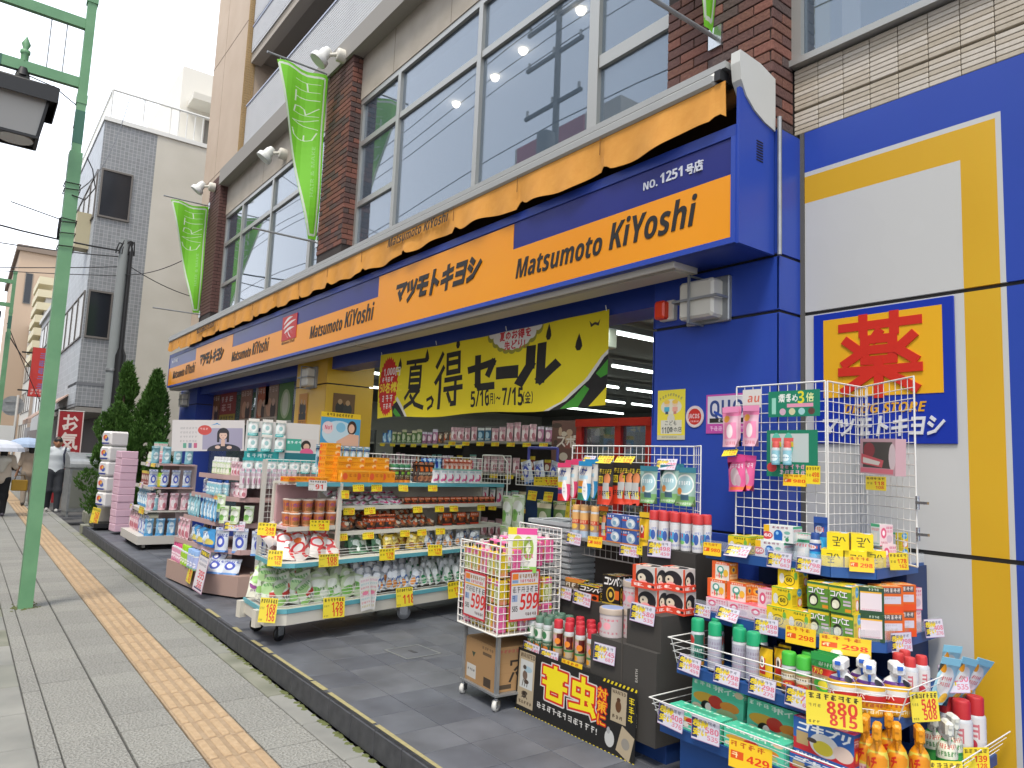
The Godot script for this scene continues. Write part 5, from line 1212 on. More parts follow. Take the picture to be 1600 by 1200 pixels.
	# posters in the window and on the yellow pillar
	for i in 6:
		im = blank(120, 170, ["7a4a1c", "8a2f26", "9a6a54", "b0521c", "a0826a", "4f7a34"][i])
		if i == 5: disc(im, 60, 90, 40, 62, hex("a8b88a")); disc(im, 60, 90, 24, 50, hex("c8ccb4")); R(im, 0, 160, 120, 10, hex("c4c4b8"))
		elif i == 1: scrawl(im, 8, 18, 104, 30, hex("c4b4b0")); scrawl(im, 14, 56, 90, 40, hex("c49a94")); R(im, 0, 110, 120, 60, hex("a08a2a")); scrawl(im, 10, 120, 100, 20, hex("3a2a1c"))
		else:
			scrawl(im, 8, 8, 104, 26, hex("d0b8a4")); disc(im, 44, 96, 26, 40, hex("c89a7a")); disc(im, 80, 110, 24, 44, hex("4a3a34")); disc(im, 80, 76, 14, 16, hex("c8a48c")); R(im, 0, 140, 120, 30, hex("b8aa98")); scrawl(im, 8, 146, 100, 16, hex("5a4a3a"))
		sheet(im, "window_poster%d" % i, Vector2i(i * 124, 1430))
	for i in 2:
		im = blank(110, 150, "b5791c" if i == 0 else "6a4a24")
		disc(im, 36, 70, 22, 30, hex("2a2622")); disc(im, 74, 76, 22, 30, hex("34302c")); disc(im, 36, 40, 11, 13, hex("a8845c")); disc(im, 74, 44, 11, 13, hex("a8845c")); R(im, 10, 96, 90, 30, hex("23211f")); scrawl(im, 10, 130, 90, 14, hex("2a2018"))
		sheet(im, "pillar_poster%d" % i, Vector2i(750 + i * 114, 1430))
	im = blank(90, 200, "cfccc8")
	for i in 8: scrawl(im, 10, 14 + i * 22, 70, 14, hex(["c88aa0", "8ab4b8", "c86a74", "b8a86a"][i % 4]))
	disc(im, 46, 96, 26, 12, hex("d87a94"))
	sheet(im, "leaflet", Vector2i(980, 1430))
	im = blank(300, 140, "6a4a44")
	for i in 40: disc(im, rng.randf() * 300, rng.randf() * 140, rng.randf_range(6, 20), rng.randf_range(6, 14), [hex("8a4a44"), hex("b89a84"), hex("4a3a34"), hex("c8b8a8")][i % 4])
	write(im, "スポーツ", 20, 50, 36, hex("d8ccc4"), 0.15); scrawl(im, 170, 50, 110, 36, hex("d8ccc4"))
	sheet(im, "sports_poster", Vector2i(1080, 1430))
	im = blank(200, 140, "1f4f84"); disc(im, 110, 90, 60, 26, hex("b8844a")); scrawl(im, 20, 12, 150, 30, hex("c8b47a")); R(im, 0, 112, 200, 28, hex("2f86b4"))
	sheet(im, "blue_poster", Vector2i(1390, 1430))
# ------------------------------------------------------------ printed things on walls and racks
func card(b: MB, x: Transform3D, w: float, h: float, r: Rect2, curl := 0.0, th := 0.002) -> MB:
	# a flat printed card standing on its lower edge centre, facing +z, a little curled
	var N := 4 if curl != 0.0 else 1
	for i in N:
		var f0 := float(i) / N
		var f1 := float(i + 1) / N
		var z0 := curl * f0 * f0
		var z1 := curl * f1 * f1
		b.quad(x * Vector3(-w / 2, h * f0, z0 + th), x * Vector3(w / 2, h * f0, z0 + th), x * Vector3(w / 2, h * f1, z1 + th), x * Vector3(-w / 2, h * f1, z1 + th), Rect2(r.position.x, r.end.y - r.size.y * f1, r.size.x, r.size.y / N))
		b.quad(x * Vector3(w / 2, h * f0, z0), x * Vector3(-w / 2, h * f0, z0), x * Vector3(-w / 2, h * f1, z1), x * Vector3(w / 2, h * f1, z1), Rect2(r.position.x + 0.002, r.position.y + 0.002, 0.001, 0.001))
	b.quad(x * Vector3(-w / 2, h, curl), x * Vector3(-w / 2, h, curl + th), x * Vector3(w / 2, h, curl + th), x * Vector3(w / 2, h, curl), Rect2(r.position, Vector2(0.001, 0.001)))
	for s in [-1.0, 1.0]: b.quad(x * Vector3(s * w / 2, 0, 0), x * Vector3(s * w / 2, 0, th), x * Vector3(s * w / 2, h, curl + th), x * Vector3(s * w / 2, h, curl), Rect2(r.position, Vector2(0.001, 0.001)))
	return b
func sign_card(called: String, print_name: String, w: float, h: float, x: Transform3D, label: String, cat: String, group := "", curl := 0.0) -> Node3D:
	return solo(called, card(MB.new(), Transform3D(), w, h, flat[print_name], curl), M.print, label, cat, x, group)

func art() -> void:
	# sale banner: cloth with soft waves, hung on cords in the opening
	var bn := thing("sale_banner", "yellow sale banner with large black characters hung across the shop opening", "banner", at(-5.46, 2.03, -3.63))
	var b := MB.new()
	var r: Rect2 = flat["banner"]
	var N := 40
	var zf := func(u: float, v: float) -> float: return 0.018 * sin(u * 9.0 + v * 2.0) * (1.2 - v) + 0.008 * sin(u * 31.0)
	for i in N:
		for j in 5:
			var u0 := float(i) / N
			var u1 := float(i + 1) / N
			var v0 := j / 5.0
			var v1 := (j + 1) / 5.0
			var P := func(u: float, v: float) -> Vector3: return Vector3((u - 0.5) * 3.56, v * 0.71 - 0.02 * sin(u * PI) * v + 0.012 * sin(u * 14.0) * (1 - v), zf.call(u, v))
			b.quad(P.call(u0, v0), P.call(u1, v0), P.call(u1, v1), P.call(u0, v1), Rect2(r.position.x + r.size.x * u0, r.end.y - r.size.y * v1, r.size.x / N, r.size.y / 5))
	obj("cloth", b, M.print_soft, bn)
	var cd := MB.new()
	for x in [-1.76, -0.6, 0.55, 1.76]: cd.tube([Vector3(x, 0.7, 0.0), Vector3(x, 0.74, 0.01)], 0.004, 5)
	obj("hanging_cord", cd, M.white, bn)
	# posters of the near pilaster
	sign_card("poster", "kodomo", 0.225, 0.32, at(-3.055, 1.793, -3.598), "small yellow poster of two children on the blue pilaster, reading 110", "poster")
	sign_card("card_poster", "quo", 0.30, 0.235, at(-2.63, 1.83, -3.598), "pink and white QUO card poster behind the wire grid panel", "poster")
	var st := MB.new()
	st.lathe(at(0, 0, 0, 0, 90), [Vector2(0.068, 0), Vector2(0.068, 0.003)], 28, Rect2(flat["jacds"].position, Vector2(0.001, 0.001)))
	var jr: Rect2 = flat["jacds"]
	var k := st.v.size()
	st.v.append(Vector3(0, 0, 0.004)); st.n.append(Vector3(0, 0, 1)); st.t.append(jr.get_center())
	for i in 29:
		var a := TAU * i / 28
		st.v.append(Vector3(cos(a) * 0.066, sin(a) * 0.066, 0.004)); st.n.append(Vector3(0, 0, 1)); st.t.append(jr.get_center() + jr.size * Vector2(cos(a), -sin(a)) * 0.5)
	for i in 28: st.ix.append_array([k, k + 2 + i, k + 1 + i])
	solo("round_sticker", st, M.print, "round red JACDS sticker with white rim on the blue pilaster", "sticker", at(-2.866, 1.935, -3.598))
	# the big sign with the character for medicine
	var y := thing("medicine_sign", "blue square sign with a red character on yellow, fixed to the white wall panels", "sign", at(-1.835, 1.782, -3.817))
	obj("plate", MB.new().bev(0, 0.365, 0.004, 0.735, 0.73, 0.008, 0.002), col("0f2f9a", 0.4), y)
	obj("yellow_field", MB.new().b(0.003, 0.472, 0.0095, 0.62, 0.44, 0.003), col("dba41c", 0.4), y)
	var l := MB.new()
	letters(l, "薬", -0.225, 0.25, 0.435, 0.108, 1.04)
	obj("red_character", l, col("c22a1c", 0.4), y, at(0, 0, 0.011))
	l = MB.new()
	letters(l, "DRUG STORE", -0.205, 0.145, 0.07, 0.14, 1.0, 0.25)
	obj("yellow_lettering", l, col("d39a22", 0.4), y, at(0, 0, 0.008))
	l = MB.new()
	letters(l, "マツモト", -0.33, 0.04, 0.105, 0.15, 0.87, 0.2)
	letters(l, "キヨシ", 0.05, 0.04, 0.105, 0.15, 0.8, 0.2)
	obj("white_lettering", l, col("cfd0d2", 0.4), y, at(0, 0, 0.008))
	# window posters and pillar posters
	var wx := [-14.85, -14.0, -12.9, -12.05, -11.6, -10.95]
	var wl := ["brown and gold poster, first in the far shop window", "dark red poster with white writing over yellow in the shop window", "tan poster with faces next to the dark red one in the shop window", "orange poster with dark figures in the middle of the shop window", "pale brown poster between the orange and green ones in the window", "green poster with a pale leaf shape in the shop window"]
	for i in 6: sign_card("window_poster", "window_poster%d" % i, 0.62 if i != 1 else 1.0, 0.62, at(wx[i], 2.08, -3.917), wl[i], "poster")
	sign_card("pillar_poster", "pillar_poster0", 0.3, 0.42, at(-9.38, 2.0, -3.596), "gold poster of dark-suited figures on the street face of the yellow pillar", "poster")
	sign_card("pillar_poster", "pillar_poster1", 0.3, 0.4, at(-8.642, 2.0, -3.85, 90), "brown poster of dark-suited figures on the side face of the yellow pillar", "poster")
	# pennants
	for p in [[-9.3, 6.86, "large green pennant lettered EARTH hung from the brick pier over the sign", 1.0, -2.78], [-15.35, 6.57, "smaller-looking far green pennant lettered EARTH on the farthest brick pier", 0.94, -2.64], [-2.74, 6.74, "green pennant whose curled tip hangs into view at the top by the near brick pier", 1.0, -2.8]]:
		var t := thing("green_pennant", p[2], "pennant", at(p[0], p[1], -3.6), "green pennants on the brick piers")
		var s: float = p[3]
		for e in [[0.0, 0.86], [-2.42 * s, 0.86]]:
			obj("pole", MB.new().tube([Vector3(0.0, e[0] + 0.05, -0.0), Vector3(0.0, e[0] + 0.05, e[1])], 0.014, 8).tube([Vector3(0.0, e[0] + 0.05, e[1]), Vector3(0.0, e[0] + 0.05, e[1] + 0.015)], 0.018, 8), M.galv, t)
			obj("bracket", MB.new().b(0.0, e[0] + 0.05, 0.005, 0.1, 0.14, 0.02), M.chrome, t)
		var f := MB.new()
		var fr: Rect2 = flat["pennant"]
		var G := 22
		var Q := func(u: float, v: float) -> Vector3:
			# u: 0 at the street edge, v: 0 at the top
			var edge := lerpf(0.0, 0.83, v)
			var uu := maxf(u, edge)
			return Vector3(0.05 * sin(v * 7.0 + uu * 3.0) * (0.3 + v) * 0.6 + 0.02 * sin(uu * 9.0), -v * 2.36 * s + 0.02 * sin(uu * 8.0), 0.74 - 0.72 * uu)
		for i in 10:
			for j in G:
				var a := [Q.call(i / 10.0, (j + 1.0) / G), Q.call((i + 1) / 10.0, (j + 1.0) / G), Q.call((i + 1) / 10.0, float(j) / G), Q.call(i / 10.0, float(j) / G)]
				var kk := f.v.size()
				var m: Vector3 = (a[2] - a[0]).cross(a[3] - a[1]).normalized()
				if m.length() < 0.5: continue
				for e in 4:
					f.v.append(a[e]); f.n.append(m)
					f.t.append(fr.position + fr.size * Vector2((0.74 - a[e].z) / 0.72, [(j + 1.0) / G, (j + 1.0) / G, float(j) / G, float(j) / G][e]))
				f.ix.append_array([kk, kk + 2, kk + 1, kk, kk + 3, kk + 2])
		obj("cloth", f, M.pennant, t)
		obj("tie", MB.new().tube([Vector3(0, 0.05, 0.7), Vector3(0.0, -0.02, 0.69)], 0.005, 5).tube([Vector3(0, 0.05, 0.06), Vector3(0, -0.01, 0.06)], 0.005, 5), M.white, t)

# ------------------------------------------------------------ goods
# prototypes: a body with its own parts, standing on the origin and facing +z
func proto(called: String, m: MB, parts := []) -> Node3D:
	var o := MeshInstance3D.new()
	o.name = called; o.mesh = m.done(); o.material_override = M.pack
	for p in parts:
		var q := MeshInstance3D.new()
		q.name = p[0]; q.mesh = p[1].done(); q.material_override = p[2] if p.size() > 2 else M.pack
		o.add_child(q, true)
	return o
const ORD := ["", "second ", "third ", "fourth ", "fifth ", "sixth ", "seventh ", "eighth ", "ninth ", "tenth ", "eleventh ", "twelfth ", "thirteenth ", "fourteenth ", "fifteenth ", "sixteenth "]
func ranks(v: Array, tol: float) -> Array:
	# the level of each value among its clusters, and how many levels there are
	var s := v.duplicate()
	s.sort()
	var edge := [s[0]]
	for e in s: if e - edge[-1] > tol: edge.append(e)
	return [v.map(func(e): return edge.rfind(edge.filter(func(q): return q <= e + 1e-5)[-1])), edge.size()]
func put(p: Node3D, label: String, cat: String, group: String, spots: Array, base := Transform3D()) -> void:
	var right := Vector3(0.603, 0, -0.798)
	var ly := ranks(spots.map(func(q): return q.origin.y), 0.035)
	var lz := ranks(spots.map(func(q): return -q.origin.z), 0.035)
	if spots.size() < 4 and lz[1] == spots.size(): lz = [spots.map(func(_q): return 0), 1]
	for i in spots.size():
		var o: Node3D = p if i == 0 else p.duplicate()
		o.name = numbered(p.get_meta("called") if i else p.name)
		if i == 0: p.set_meta("called", StringName(String(p.name).rstrip("_0123456789")))
		add_child(o)
		o.transform = base * (spots[i] as Transform3D)
		var say := ""
		if spots.size() > 1:
			var mates := []
			for k in spots.size(): if ly[0][k] == ly[0][i] and lz[0][k] == lz[0][i]: mates.append(k)
			mates.sort_custom(func(a, b): return right.dot((base * (spots[a] as Transform3D)).origin) < right.dot((base * (spots[b] as Transform3D)).origin))
			if ly[1] > 1: say += ", " + (["lower", "upper"][ly[0][i]] if ly[1] == 2 else ["lowest", "middle", "topmost"][ly[0][i]] if ly[1] == 3 else ORD[ly[0][i]] + "lowest" if ly[0][i] * 2 < ly[1] else ORD[ly[1] - 1 - ly[0][i]] + "topmost")
			if lz[1] > 1: say += ", " + ("front" if lz[0][i] == 0 else "back" if lz[0][i] == lz[1] - 1 else ORD[lz[0][i]].strip_edges()) + " row"
			if mates.size() > 1:
				var r := mates.find(i)
				say += ", " + (ORD[r] + "leftmost" if r * 2 < mates.size() else ORD[mates.size() - 1 - r] + "rightmost")
		var w := label.split(" ")
		var room := 16 - say.split(" ", false).size() + (1 if say else 0) - (1 if say else 0)
		while w.size() > room or w[-1] in ["on", "the", "of", "in", "at", "a", "with", "and", "to", "by", "its", "along", "next", "an", "behind", "under", "above", "between", "from", "below", "beside", "inside", "just"]: w.remove_at(w.size() - 1)
		if i and o.has_meta("called"): o.remove_meta("called")
		tag(o, " ".join(w) + say, cat, group if spots.size() > 1 else "")
	if p.has_meta("called"): p.remove_meta("called")
# spots in a row, with the small disorder of a real shelf
func row(x0: float, x1: float, n: int, y: float, z: float, turn := 0.0, mess := 3.0, rows := 1, dz := -0.1, layers := 1, dy := 0.1) -> Array:
	var out := []
	for l in layers:
		for k in rows:
			for i in n:
				var f := 0.5 if n == 1 else float(i) / (n - 1)
				out.append(at(lerpf(x0, x1, f) + rng.randf_range(-0.003, 0.003), y + l * dy, z + k * dz + rng.randf_range(-0.004, 0.004), turn + rng.randf_range(-mess, mess)))
	return out
func carton(called: String, w: float, h: float, d: float, f: String, s := "", t := "") -> Node3D:
	return proto(called, MB.new().b(0, h / 2, 0, w, h, d, c(f), c(s) if s else c(f), c(t) if t else (c(s) if s else c(f))))
func can(called: String, r: float, h: float, wrap: String, capcol: String, cap_h := 0.05, cap_r := 0.0, neck := true) -> Node3D:
	if cap_r == 0.0: cap_r = r * 0.92
	var body := MB.new()
	var top := h - cap_h
	body.lathe(Transform3D(), [Vector2(r * 0.94, 0), Vector2(r, 0.006), Vector2(r, top - 0.016)], 14, c(wrap))
	var sh := MB.new().lathe(Transform3D(), [Vector2(r, top - 0.016), Vector2(r * 0.93, top - 0.006), Vector2(r * (0.75 if neck else 0.93), top)], 14, sol("b4b6b8"))
	var cp := MB.new().lathe(Transform3D(), [Vector2(cap_r, top - 0.002), Vector2(cap_r, h - 0.008), Vector2(cap_r * 0.86, h)], 14, sol(capcol))
	return proto(called, body, [["shoulder", sh], ["cap", cp]])
func trigger(called: String, r: float, h: float, wrap: String, capcol: String, handle: String) -> Node3D:
	var body := MB.new().lathe(Transform3D(Basis().scaled(Vector3(1.15, 1, 0.8)), Vector3()), [Vector2(r * 0.92, 0), Vector2(r, 0.01), Vector2(r, h * 0.55), Vector2(r * 0.8, h * 0.64), Vector2(r * 0.4, h * 0.72)], 14, c(wrap))
	var head := MB.new().lathe(Transform3D(), [Vector2(r * 0.45, h * 0.7), Vector2(r * 0.45, h * 0.78)], 10, sol(capcol))
	head.bev(0, h * 0.88, 0.012, r * 0.9, h * 0.22, r * 1.7, 0.008, sol(capcol))
	head.b(0, h * 0.93, r * 1.05, r * 0.4, 0.014, 0.02, sol(handle))
	var lev := MB.new().tube([Vector3(0, h * 0.86, r * 0.8), Vector3(0, h * 0.76, r * 0.95), Vector3(0, h * 0.66, r * 0.8)], 0.006, 6)
	for i in lev.t.size(): lev.t[i] = sol(handle).get_center()
	return proto(called, body, [["spray_head", head], ["trigger", lev]])
func bag(called: String, w: float, h: float, d: float, wrap: String) -> Node3D:
	return proto(called, MB.new().pillow(Transform3D(), w, h, d, c(wrap)))
func hang(called: String, w: float, h: float, d: float, wrap: String, head := "") -> Node3D:
	var m := MB.new().pillow(Transform3D(), w, h, d, c(wrap), 4)
	var hd := MB.new().b(0, h + 0.014, 0, w * 0.98, 0.03, 0.003, sol(head) if head else c(wrap))
	return proto(called, m, [["header", hd]])
func mat_pack() -> void:
	var m := StandardMaterial3D.new()
	m.albedo_texture = ImageTexture.create_from_image(A); m.roughness = 0.42
	M.pack = m
	var p := M.print_soft.duplicate() as StandardMaterial3D
	p.backlight_enabled = true; p.backlight = Color(0.18, 0.3, 0.08); p.roughness = 0.6
	M.pennant = p

# racks
func shelf_poly(b: MB, q: Array, y: float, t: float) -> MB:
	var p := PackedVector2Array()
	for e in q: p.append(Vector2(e[0], -e[1]))
	return b.poly(Transform3D(Basis(Vector3.RIGHT, -PI / 2), Vector3(0, y, 0)), p, t)
func lip(q: Array, y: float, h: float, n: int) -> MB:
	var b := MB.new()
	for i in n: b.bar(Vector3(q[i][0], y, q[i][1]), Vector3(q[i + 1][0], y, q[i + 1][1]), 0.012, h)
	return b
func grid(w: float, h: float, step := 0.05, r := 0.0022) -> MB:
	# a panel of welded wires, lower-left corner at the origin, facing +z
	var b := MB.new()
	b.tube([Vector3(0, 0, 0), Vector3(w, 0, 0), Vector3(w, h, 0), Vector3(0, h, 0), Vector3(0, 0, 0)], r * 2.0, 6)
	var nx := maxi(1, roundi(w / step))
	var ny := maxi(1, roundi(h / step))
	for i in range(1, nx): b.tube([Vector3(w * i / nx, 0, 0), Vector3(w * i / nx, h, 0)], r, 4)
	for i in range(1, ny): b.tube([Vector3(0, h * i / ny, r * 1.6), Vector3(w, h * i / ny, r * 1.6)], r, 4)
	return b
func cards(parent: Node, list: Array) -> void:
	# [cell, x, y, z, turn, w, h, tilt]
	for e in list:
		var r: Rect2 = flat[e[0]] if flat.has(e[0]) else c(e[0])
		obj("price_card", card(MB.new(), Transform3D(), e[5], e[6], r, rng.randf_range(-0.004, 0.008)), M.print if flat.has(e[0]) else M.pack, parent, at(e[1], e[2], e[3], e[4] + rng.randf_range(-4, 4), e[7] if e.size() > 7 else -8.0, rng.randf_range(-3, 3)))
func caster(parent: Node, x: float, y: float, z: float, r: float, turn: float, mat: Material) -> void:
	var w := obj("caster", MB.new().b(0, r * 1.55, 0, 0.035, r * 1.0, 0.012).tube([Vector3(0, r * 1.6, 0), Vector3(0, r * 2.3, 0)], 0.012, 8).b(0.017, r * 1.3, 0.0, 0.003, r * 1.2, r * 1.1).b(-0.017, r * 1.3, 0.0, 0.003, r * 1.2, r * 1.1), M.chrome, parent, at(x, y, z, turn))
	obj("wheel", MB.new().lathe(Transform3D(Basis(Vector3.BACK, PI / 2), Vector3(0.013, r, 0)), [Vector2(r * 0.6, -0.0), Vector2(r, 0.004), Vector2(r, 0.022), Vector2(r * 0.6, 0.026)], 16), mat, w)

func racks() -> void:
	pest_rack_blue()
	pest_rack_dark()
	wire_cart()
	food_gondola()
	far_racks()
	shop_inside()
	# the palette is complete only now
	M.pack.albedo_texture = ImageTexture.create_from_image(A)



func pest_rack_blue() -> void:
	var t := thing("blue_display_rack", "blue stepped display rack of insect repellents with white wire panels beside the medicine sign", "display rack")
	var bl := col("24508f", 0.45)
	var q1 := [[-2.4, -3.12], [-1.73, -3.12], [-1.6, -3.26], [-1.63, -3.79], [-2.25, -3.79], [-2.25, -3.58], [-2.4, -3.58]]
	var q2 := [[-2.39, -3.02], [-1.7, -3.02], [-1.53, -3.2], [-1.56, -3.79], [-2.25, -3.79], [-2.25, -3.58], [-2.39, -3.58]]
	var q3 := [[-2.37, -2.87], [-1.58, -2.87], [-1.4, -3.02], [-1.44, -3.79], [-2.25, -3.79], [-2.25, -3.58], [-2.37, -3.58]]
	var q4 := [[-2.4, -2.79], [-1.5, -2.79], [-1.3, -2.97], [-1.34, -3.79], [-2.25, -3.79], [-2.25, -3.58], [-2.4, -3.58]]
	for e in [[q1, 1.195], [q2, 0.905], [q3, 0.665], [q4, 0.40]]:
		obj("shelf", shelf_poly(MB.new(), e[0], e[1], 0.018), bl, t)
		obj("shelf_lip", lip(e[0], e[1] - 0.014, 0.045, 3), bl, t)
	obj("base", MB.new().ab(Vector3(-2.34, 0.14, -3.55), Vector3(-1.42, 0.38, -2.86)), bl, t)
	obj("back_board", MB.new().ab(Vector3(-2.38, 0.14, -3.59), Vector3(-2.27, 1.19, -3.55)).ab(Vector3(-2.27, 0.14, -3.81), Vector3(-1.62, 1.19, -3.6)), col("172f5c", 0.5), t)
	# clear guard rails and wire fronts
	obj("clear_guard", lip(q1, 1.225, 0.05, 3), M.clear, t)
	obj("clear_guard", lip(q2, 0.935, 0.05, 3), M.clear, t)
	for e in [[q3, 0.665, 0.13, 0.05], [q4, 0.40, 0.12, 0.06]]:
		var w := MB.new()
		var q: Array = e[0]
		for k in 4:
			var f := (k + 1) / 4.0
			var p := []
			for i in 4:
				var out := Vector2(0, 1) if i < 2 else Vector2(1, 0)
				if i == 0: out = Vector2(-0.4, 1)
				if i == 1: out = Vector2(0.4, 1)
				if i == 2: out = Vector2(1, 0.4)
				p.append(Vector3(q[i][0] + out.x * e[3] * f, e[1] + e[2] * f, q[i][1] + out.y * e[3] * f))
			p.insert(0, Vector3(q[6][0] - 0.4 * e[3] * f, e[1] + e[2] * f, q[0][1] - 0.3))
			w.tube(p, 0.0032 if k == 3 else 0.0018, 5)
		for i in 3:
			var a := Vector3(q[i][0], e[1], q[i][1])
			var o := Vector3(0, e[2], e[3]) if i < 2 else Vector3(e[3], e[2], 0.02)
			w.tube([a, a + o], 0.0025, 5)
		obj("wire_front", w, M.wire, t)
	obj("wire_panel", grid(0.52, 0.86, 0.052), M.wire, t, at(-2.43, 1.215, -3.41))
	obj("wire_panel", grid(0.36, 0.86, 0.052), M.wire, t, at(-1.905, 1.215, -3.42, 88))
	obj("wire_panel", grid(0.52, 0.86, 0.052), M.wire, t, at(-1.93, 1.215, -3.765, -36))
	for yy in [1.36, 1.5]: obj("clip", MB.new().b(0.02, 0, 0, 0.05, 0.012, 0.02).tube([Vector3(0.0, -0.03, 0.0), Vector3(0.0, 0.03, 0.0)], 0.009, 6), M.chrome, t, at(-1.5, yy, -3.45))
	cards(t, [["white_card0", -2.27, 0.655, -2.825, 0, 0.13, 0.075], ["white_card3", -2.06, 0.655, -2.825, 0, 0.13, 0.075], ["white_card4", -1.88, 0.655, -2.825, 0, 0.13, 0.075], ["white_card5", -1.7, 0.655, -2.825, 0, 0.14, 0.08],
		["big880", -1.53, 0.64, -2.78, 28, 0.2, 0.125], ["big548", -1.34, 0.66, -3.12, 70, 0.13, 0.11], ["white_card2", -1.35, 0.72, -3.42, 60, 0.13, 0.11],
		["white_card6", -2.3, 0.415, -2.735, 0, 0.15, 0.1], ["white_card2", -2.1, 0.415, -2.735, 0, 0.15, 0.1], ["orange_card0", -1.87, 0.37, -2.73, 0, 0.2, 0.11], ["yellow_card2", -1.26, 0.44, -3.1, 60, 0.14, 0.1], ["yellow_card0", -1.27, 0.44, -3.4, 66, 0.12, 0.09],
		["white_card1", -2.33, 0.885, -3.0, 0, 0.1, 0.06], ["white_card7", -2.17, 0.9, -2.97, -8, 0.13, 0.065, -30.0], ["white_card0", -1.97, 0.875, -2.995, 0, 0.12, 0.07], ["orange_card1", -1.8, 0.865, -2.995, 0, 0.14, 0.075], ["orange_card1", -1.63, 0.855, -3.05, 36, 0.2, 0.075], ["white_card3", -1.51, 0.865, -3.3, 74, 0.12, 0.08], ["white_card6", -1.5, 0.895, -3.6, 76, 0.12, 0.08],
		["orange_card2", -2.35, 1.175, -3.1, 0, 0.11, 0.065], ["white_card7", -2.2, 1.19, -3.08, -6, 0.14, 0.07, -40.0], ["white_card5", -1.97, 1.165, -3.095, 0, 0.13, 0.075], ["white_card3", -1.82, 1.165, -3.09, 0, 0.12, 0.07], ["orange_card1", -1.63, 1.19, -3.2, 50, 0.11, 0.065], ["yellow_card1", -1.57, 1.195, -3.42, 74, 0.12, 0.075]])
	# lowest tier
	put(carton("roach_trap_box", 0.29, 0.155, 0.06, "green_box", "green_box_side"), "green roach-trap box standing at the back of the blue rack's lowest tier", "box", "green trap boxes standing", [at(-2.19, 0.45, -2.96, 0, -4), at(-1.88, 0.44, -2.96, 0, -4)])
	put(carton("roach_trap_box", 0.29, 0.09, 0.09, "green_box", "green_box_side"), "green trap box lying in front along the lowest wire tray of the blue rack", "box", "green trap boxes lying in front", [at(-2.21, 0.41, -2.84), at(-1.9, 0.41, -2.84)])
	put(carton("roach_killer_box", 0.26, 0.145, 0.034, "blue_red_box", "blue_red_side", "pink_top"), "blue and red roach-killer box in the upright file on the lowest tier", "box", "file of blue and red boxes", row(-1.61, -1.61, 1, 0.47, -2.86, -2, 1, 6, -0.036))
	put(carton("roach_killer_box", 0.26, 0.07, 0.2, "blue_red_box", "blue_red_side"), "blue and red roach-killer box lying flat under the upright file", "box", "", [at(-1.62, 0.402, -2.93)])
	put(trigger("hornet_spray", 0.034, 0.28, "yellow_spray", "dd9216", "d88a14"), "yellow spray bottle with orange trigger head on the lowest tier of the blue rack", "spray bottle", "orange-headed yellow sprays", [at(-1.43, 0.39, -2.92, 18), at(-1.39, 0.4, -3.02, 30), at(-1.335, 0.38, -2.97, 26), at(-1.29, 0.37, -3.05, 34), at(-1.36, 0.39, -2.87, 22)], Transform3D(Basis(), Vector3(-0.04, 0.02, 0.02)))
	put(trigger("weed_spray", 0.034, 0.26, "green_bottle", "d4d4c8", "c8c8bc"), "green spray bottle with white head at the chamfered corner of the lowest tier", "spray bottle", "green bottles with white heads", [at(-1.3, 0.41, -3.2, 40), at(-1.32, 0.41, -3.3, 46), at(-1.38, 0.41, -3.26, 40)])
	put(can("red_topped_bottle", 0.04, 0.29, "red_white_can", "b82a2e", 0.07, 0.034), "tall bottle with a red cap and yellow tag at the wall end of the lowest tier", "bottle", "red-capped tall bottles", [at(-1.33, 0.41, -3.42, 30), at(-1.32, 0.41, -3.53, 40), at(-1.4, 0.41, -3.45, 30)])
	# third tier
	put(can("insect_spray_can", 0.033, 0.215, "silver_can", "1fa06c", 0.055, 0.031), "silver spray can with a green cap at the left of the third tier", "spray can", "green-capped silver cans", [at(-2.2, 0.675, -2.93, 10), at(-2.13, 0.675, -3.02, -14), at(-2.07, 0.675, -2.94, 20), at(-1.99, 0.675, -2.93, 5), at(-2.02, 0.675, -3.03, 30)])
	put(can("insect_spray_can", 0.033, 0.215, "silver_can_dark", "1fa06c", 0.055, 0.031), "green spray can with dark label and green cap, leftmost on the third tier", "spray can", "dark-labelled green cans", [at(-2.3, 0.675, -2.93, 10), at(-2.26, 0.675, -3.03, -10)])
	put(bag("ointment_tube", 0.07, 0.17, 0.035, "yellow_tube"), "yellow squeeze bottle next to the green-capped cans on the third tier", "tube", "yellow squeeze bottles", [at(-1.92, 0.675, -2.92, 0), at(-1.875, 0.675, -2.97, 10), at(-1.9, 0.68, -3.03, 0)])
	put(can("ant_spray_can", 0.032, 0.165, "leaf_can", "46b43e", 0.05, 0.031), "short brown spray can with a bright green cap on the third tier", "spray can", "bright green capped cans", [at(-1.82, 0.675, -2.94, 10), at(-1.745, 0.675, -2.93, -10), at(-1.78, 0.675, -3.03, 4), at(-1.71, 0.675, -3.02, 10)])
	put(hang("ant_bait_card", 0.115, 0.17, 0.02, "ant_card", "2f9a4a"), "brown ant-bait card with a lime-green blister on the third tier", "pack", "ant-bait cards", row(-1.645, -1.645, 1, 0.675, -2.905, 0, 2, 3, -0.03))
	put(trigger("white_trigger_bottle", 0.05, 0.205, "trigger_bottle", "d8d8d6", "2f62c0"), "white trigger bottle with orange base and blue handle on the third tier", "spray bottle", "white bottles with blue handles", [at(-1.58, 0.67, -2.93, 14), at(-1.49, 0.67, -2.98, 24), at(-1.43, 0.67, -3.07, 40), at(-1.55, 0.67, -3.05, 20), at(-1.65, 0.67, -3.02, 30)])
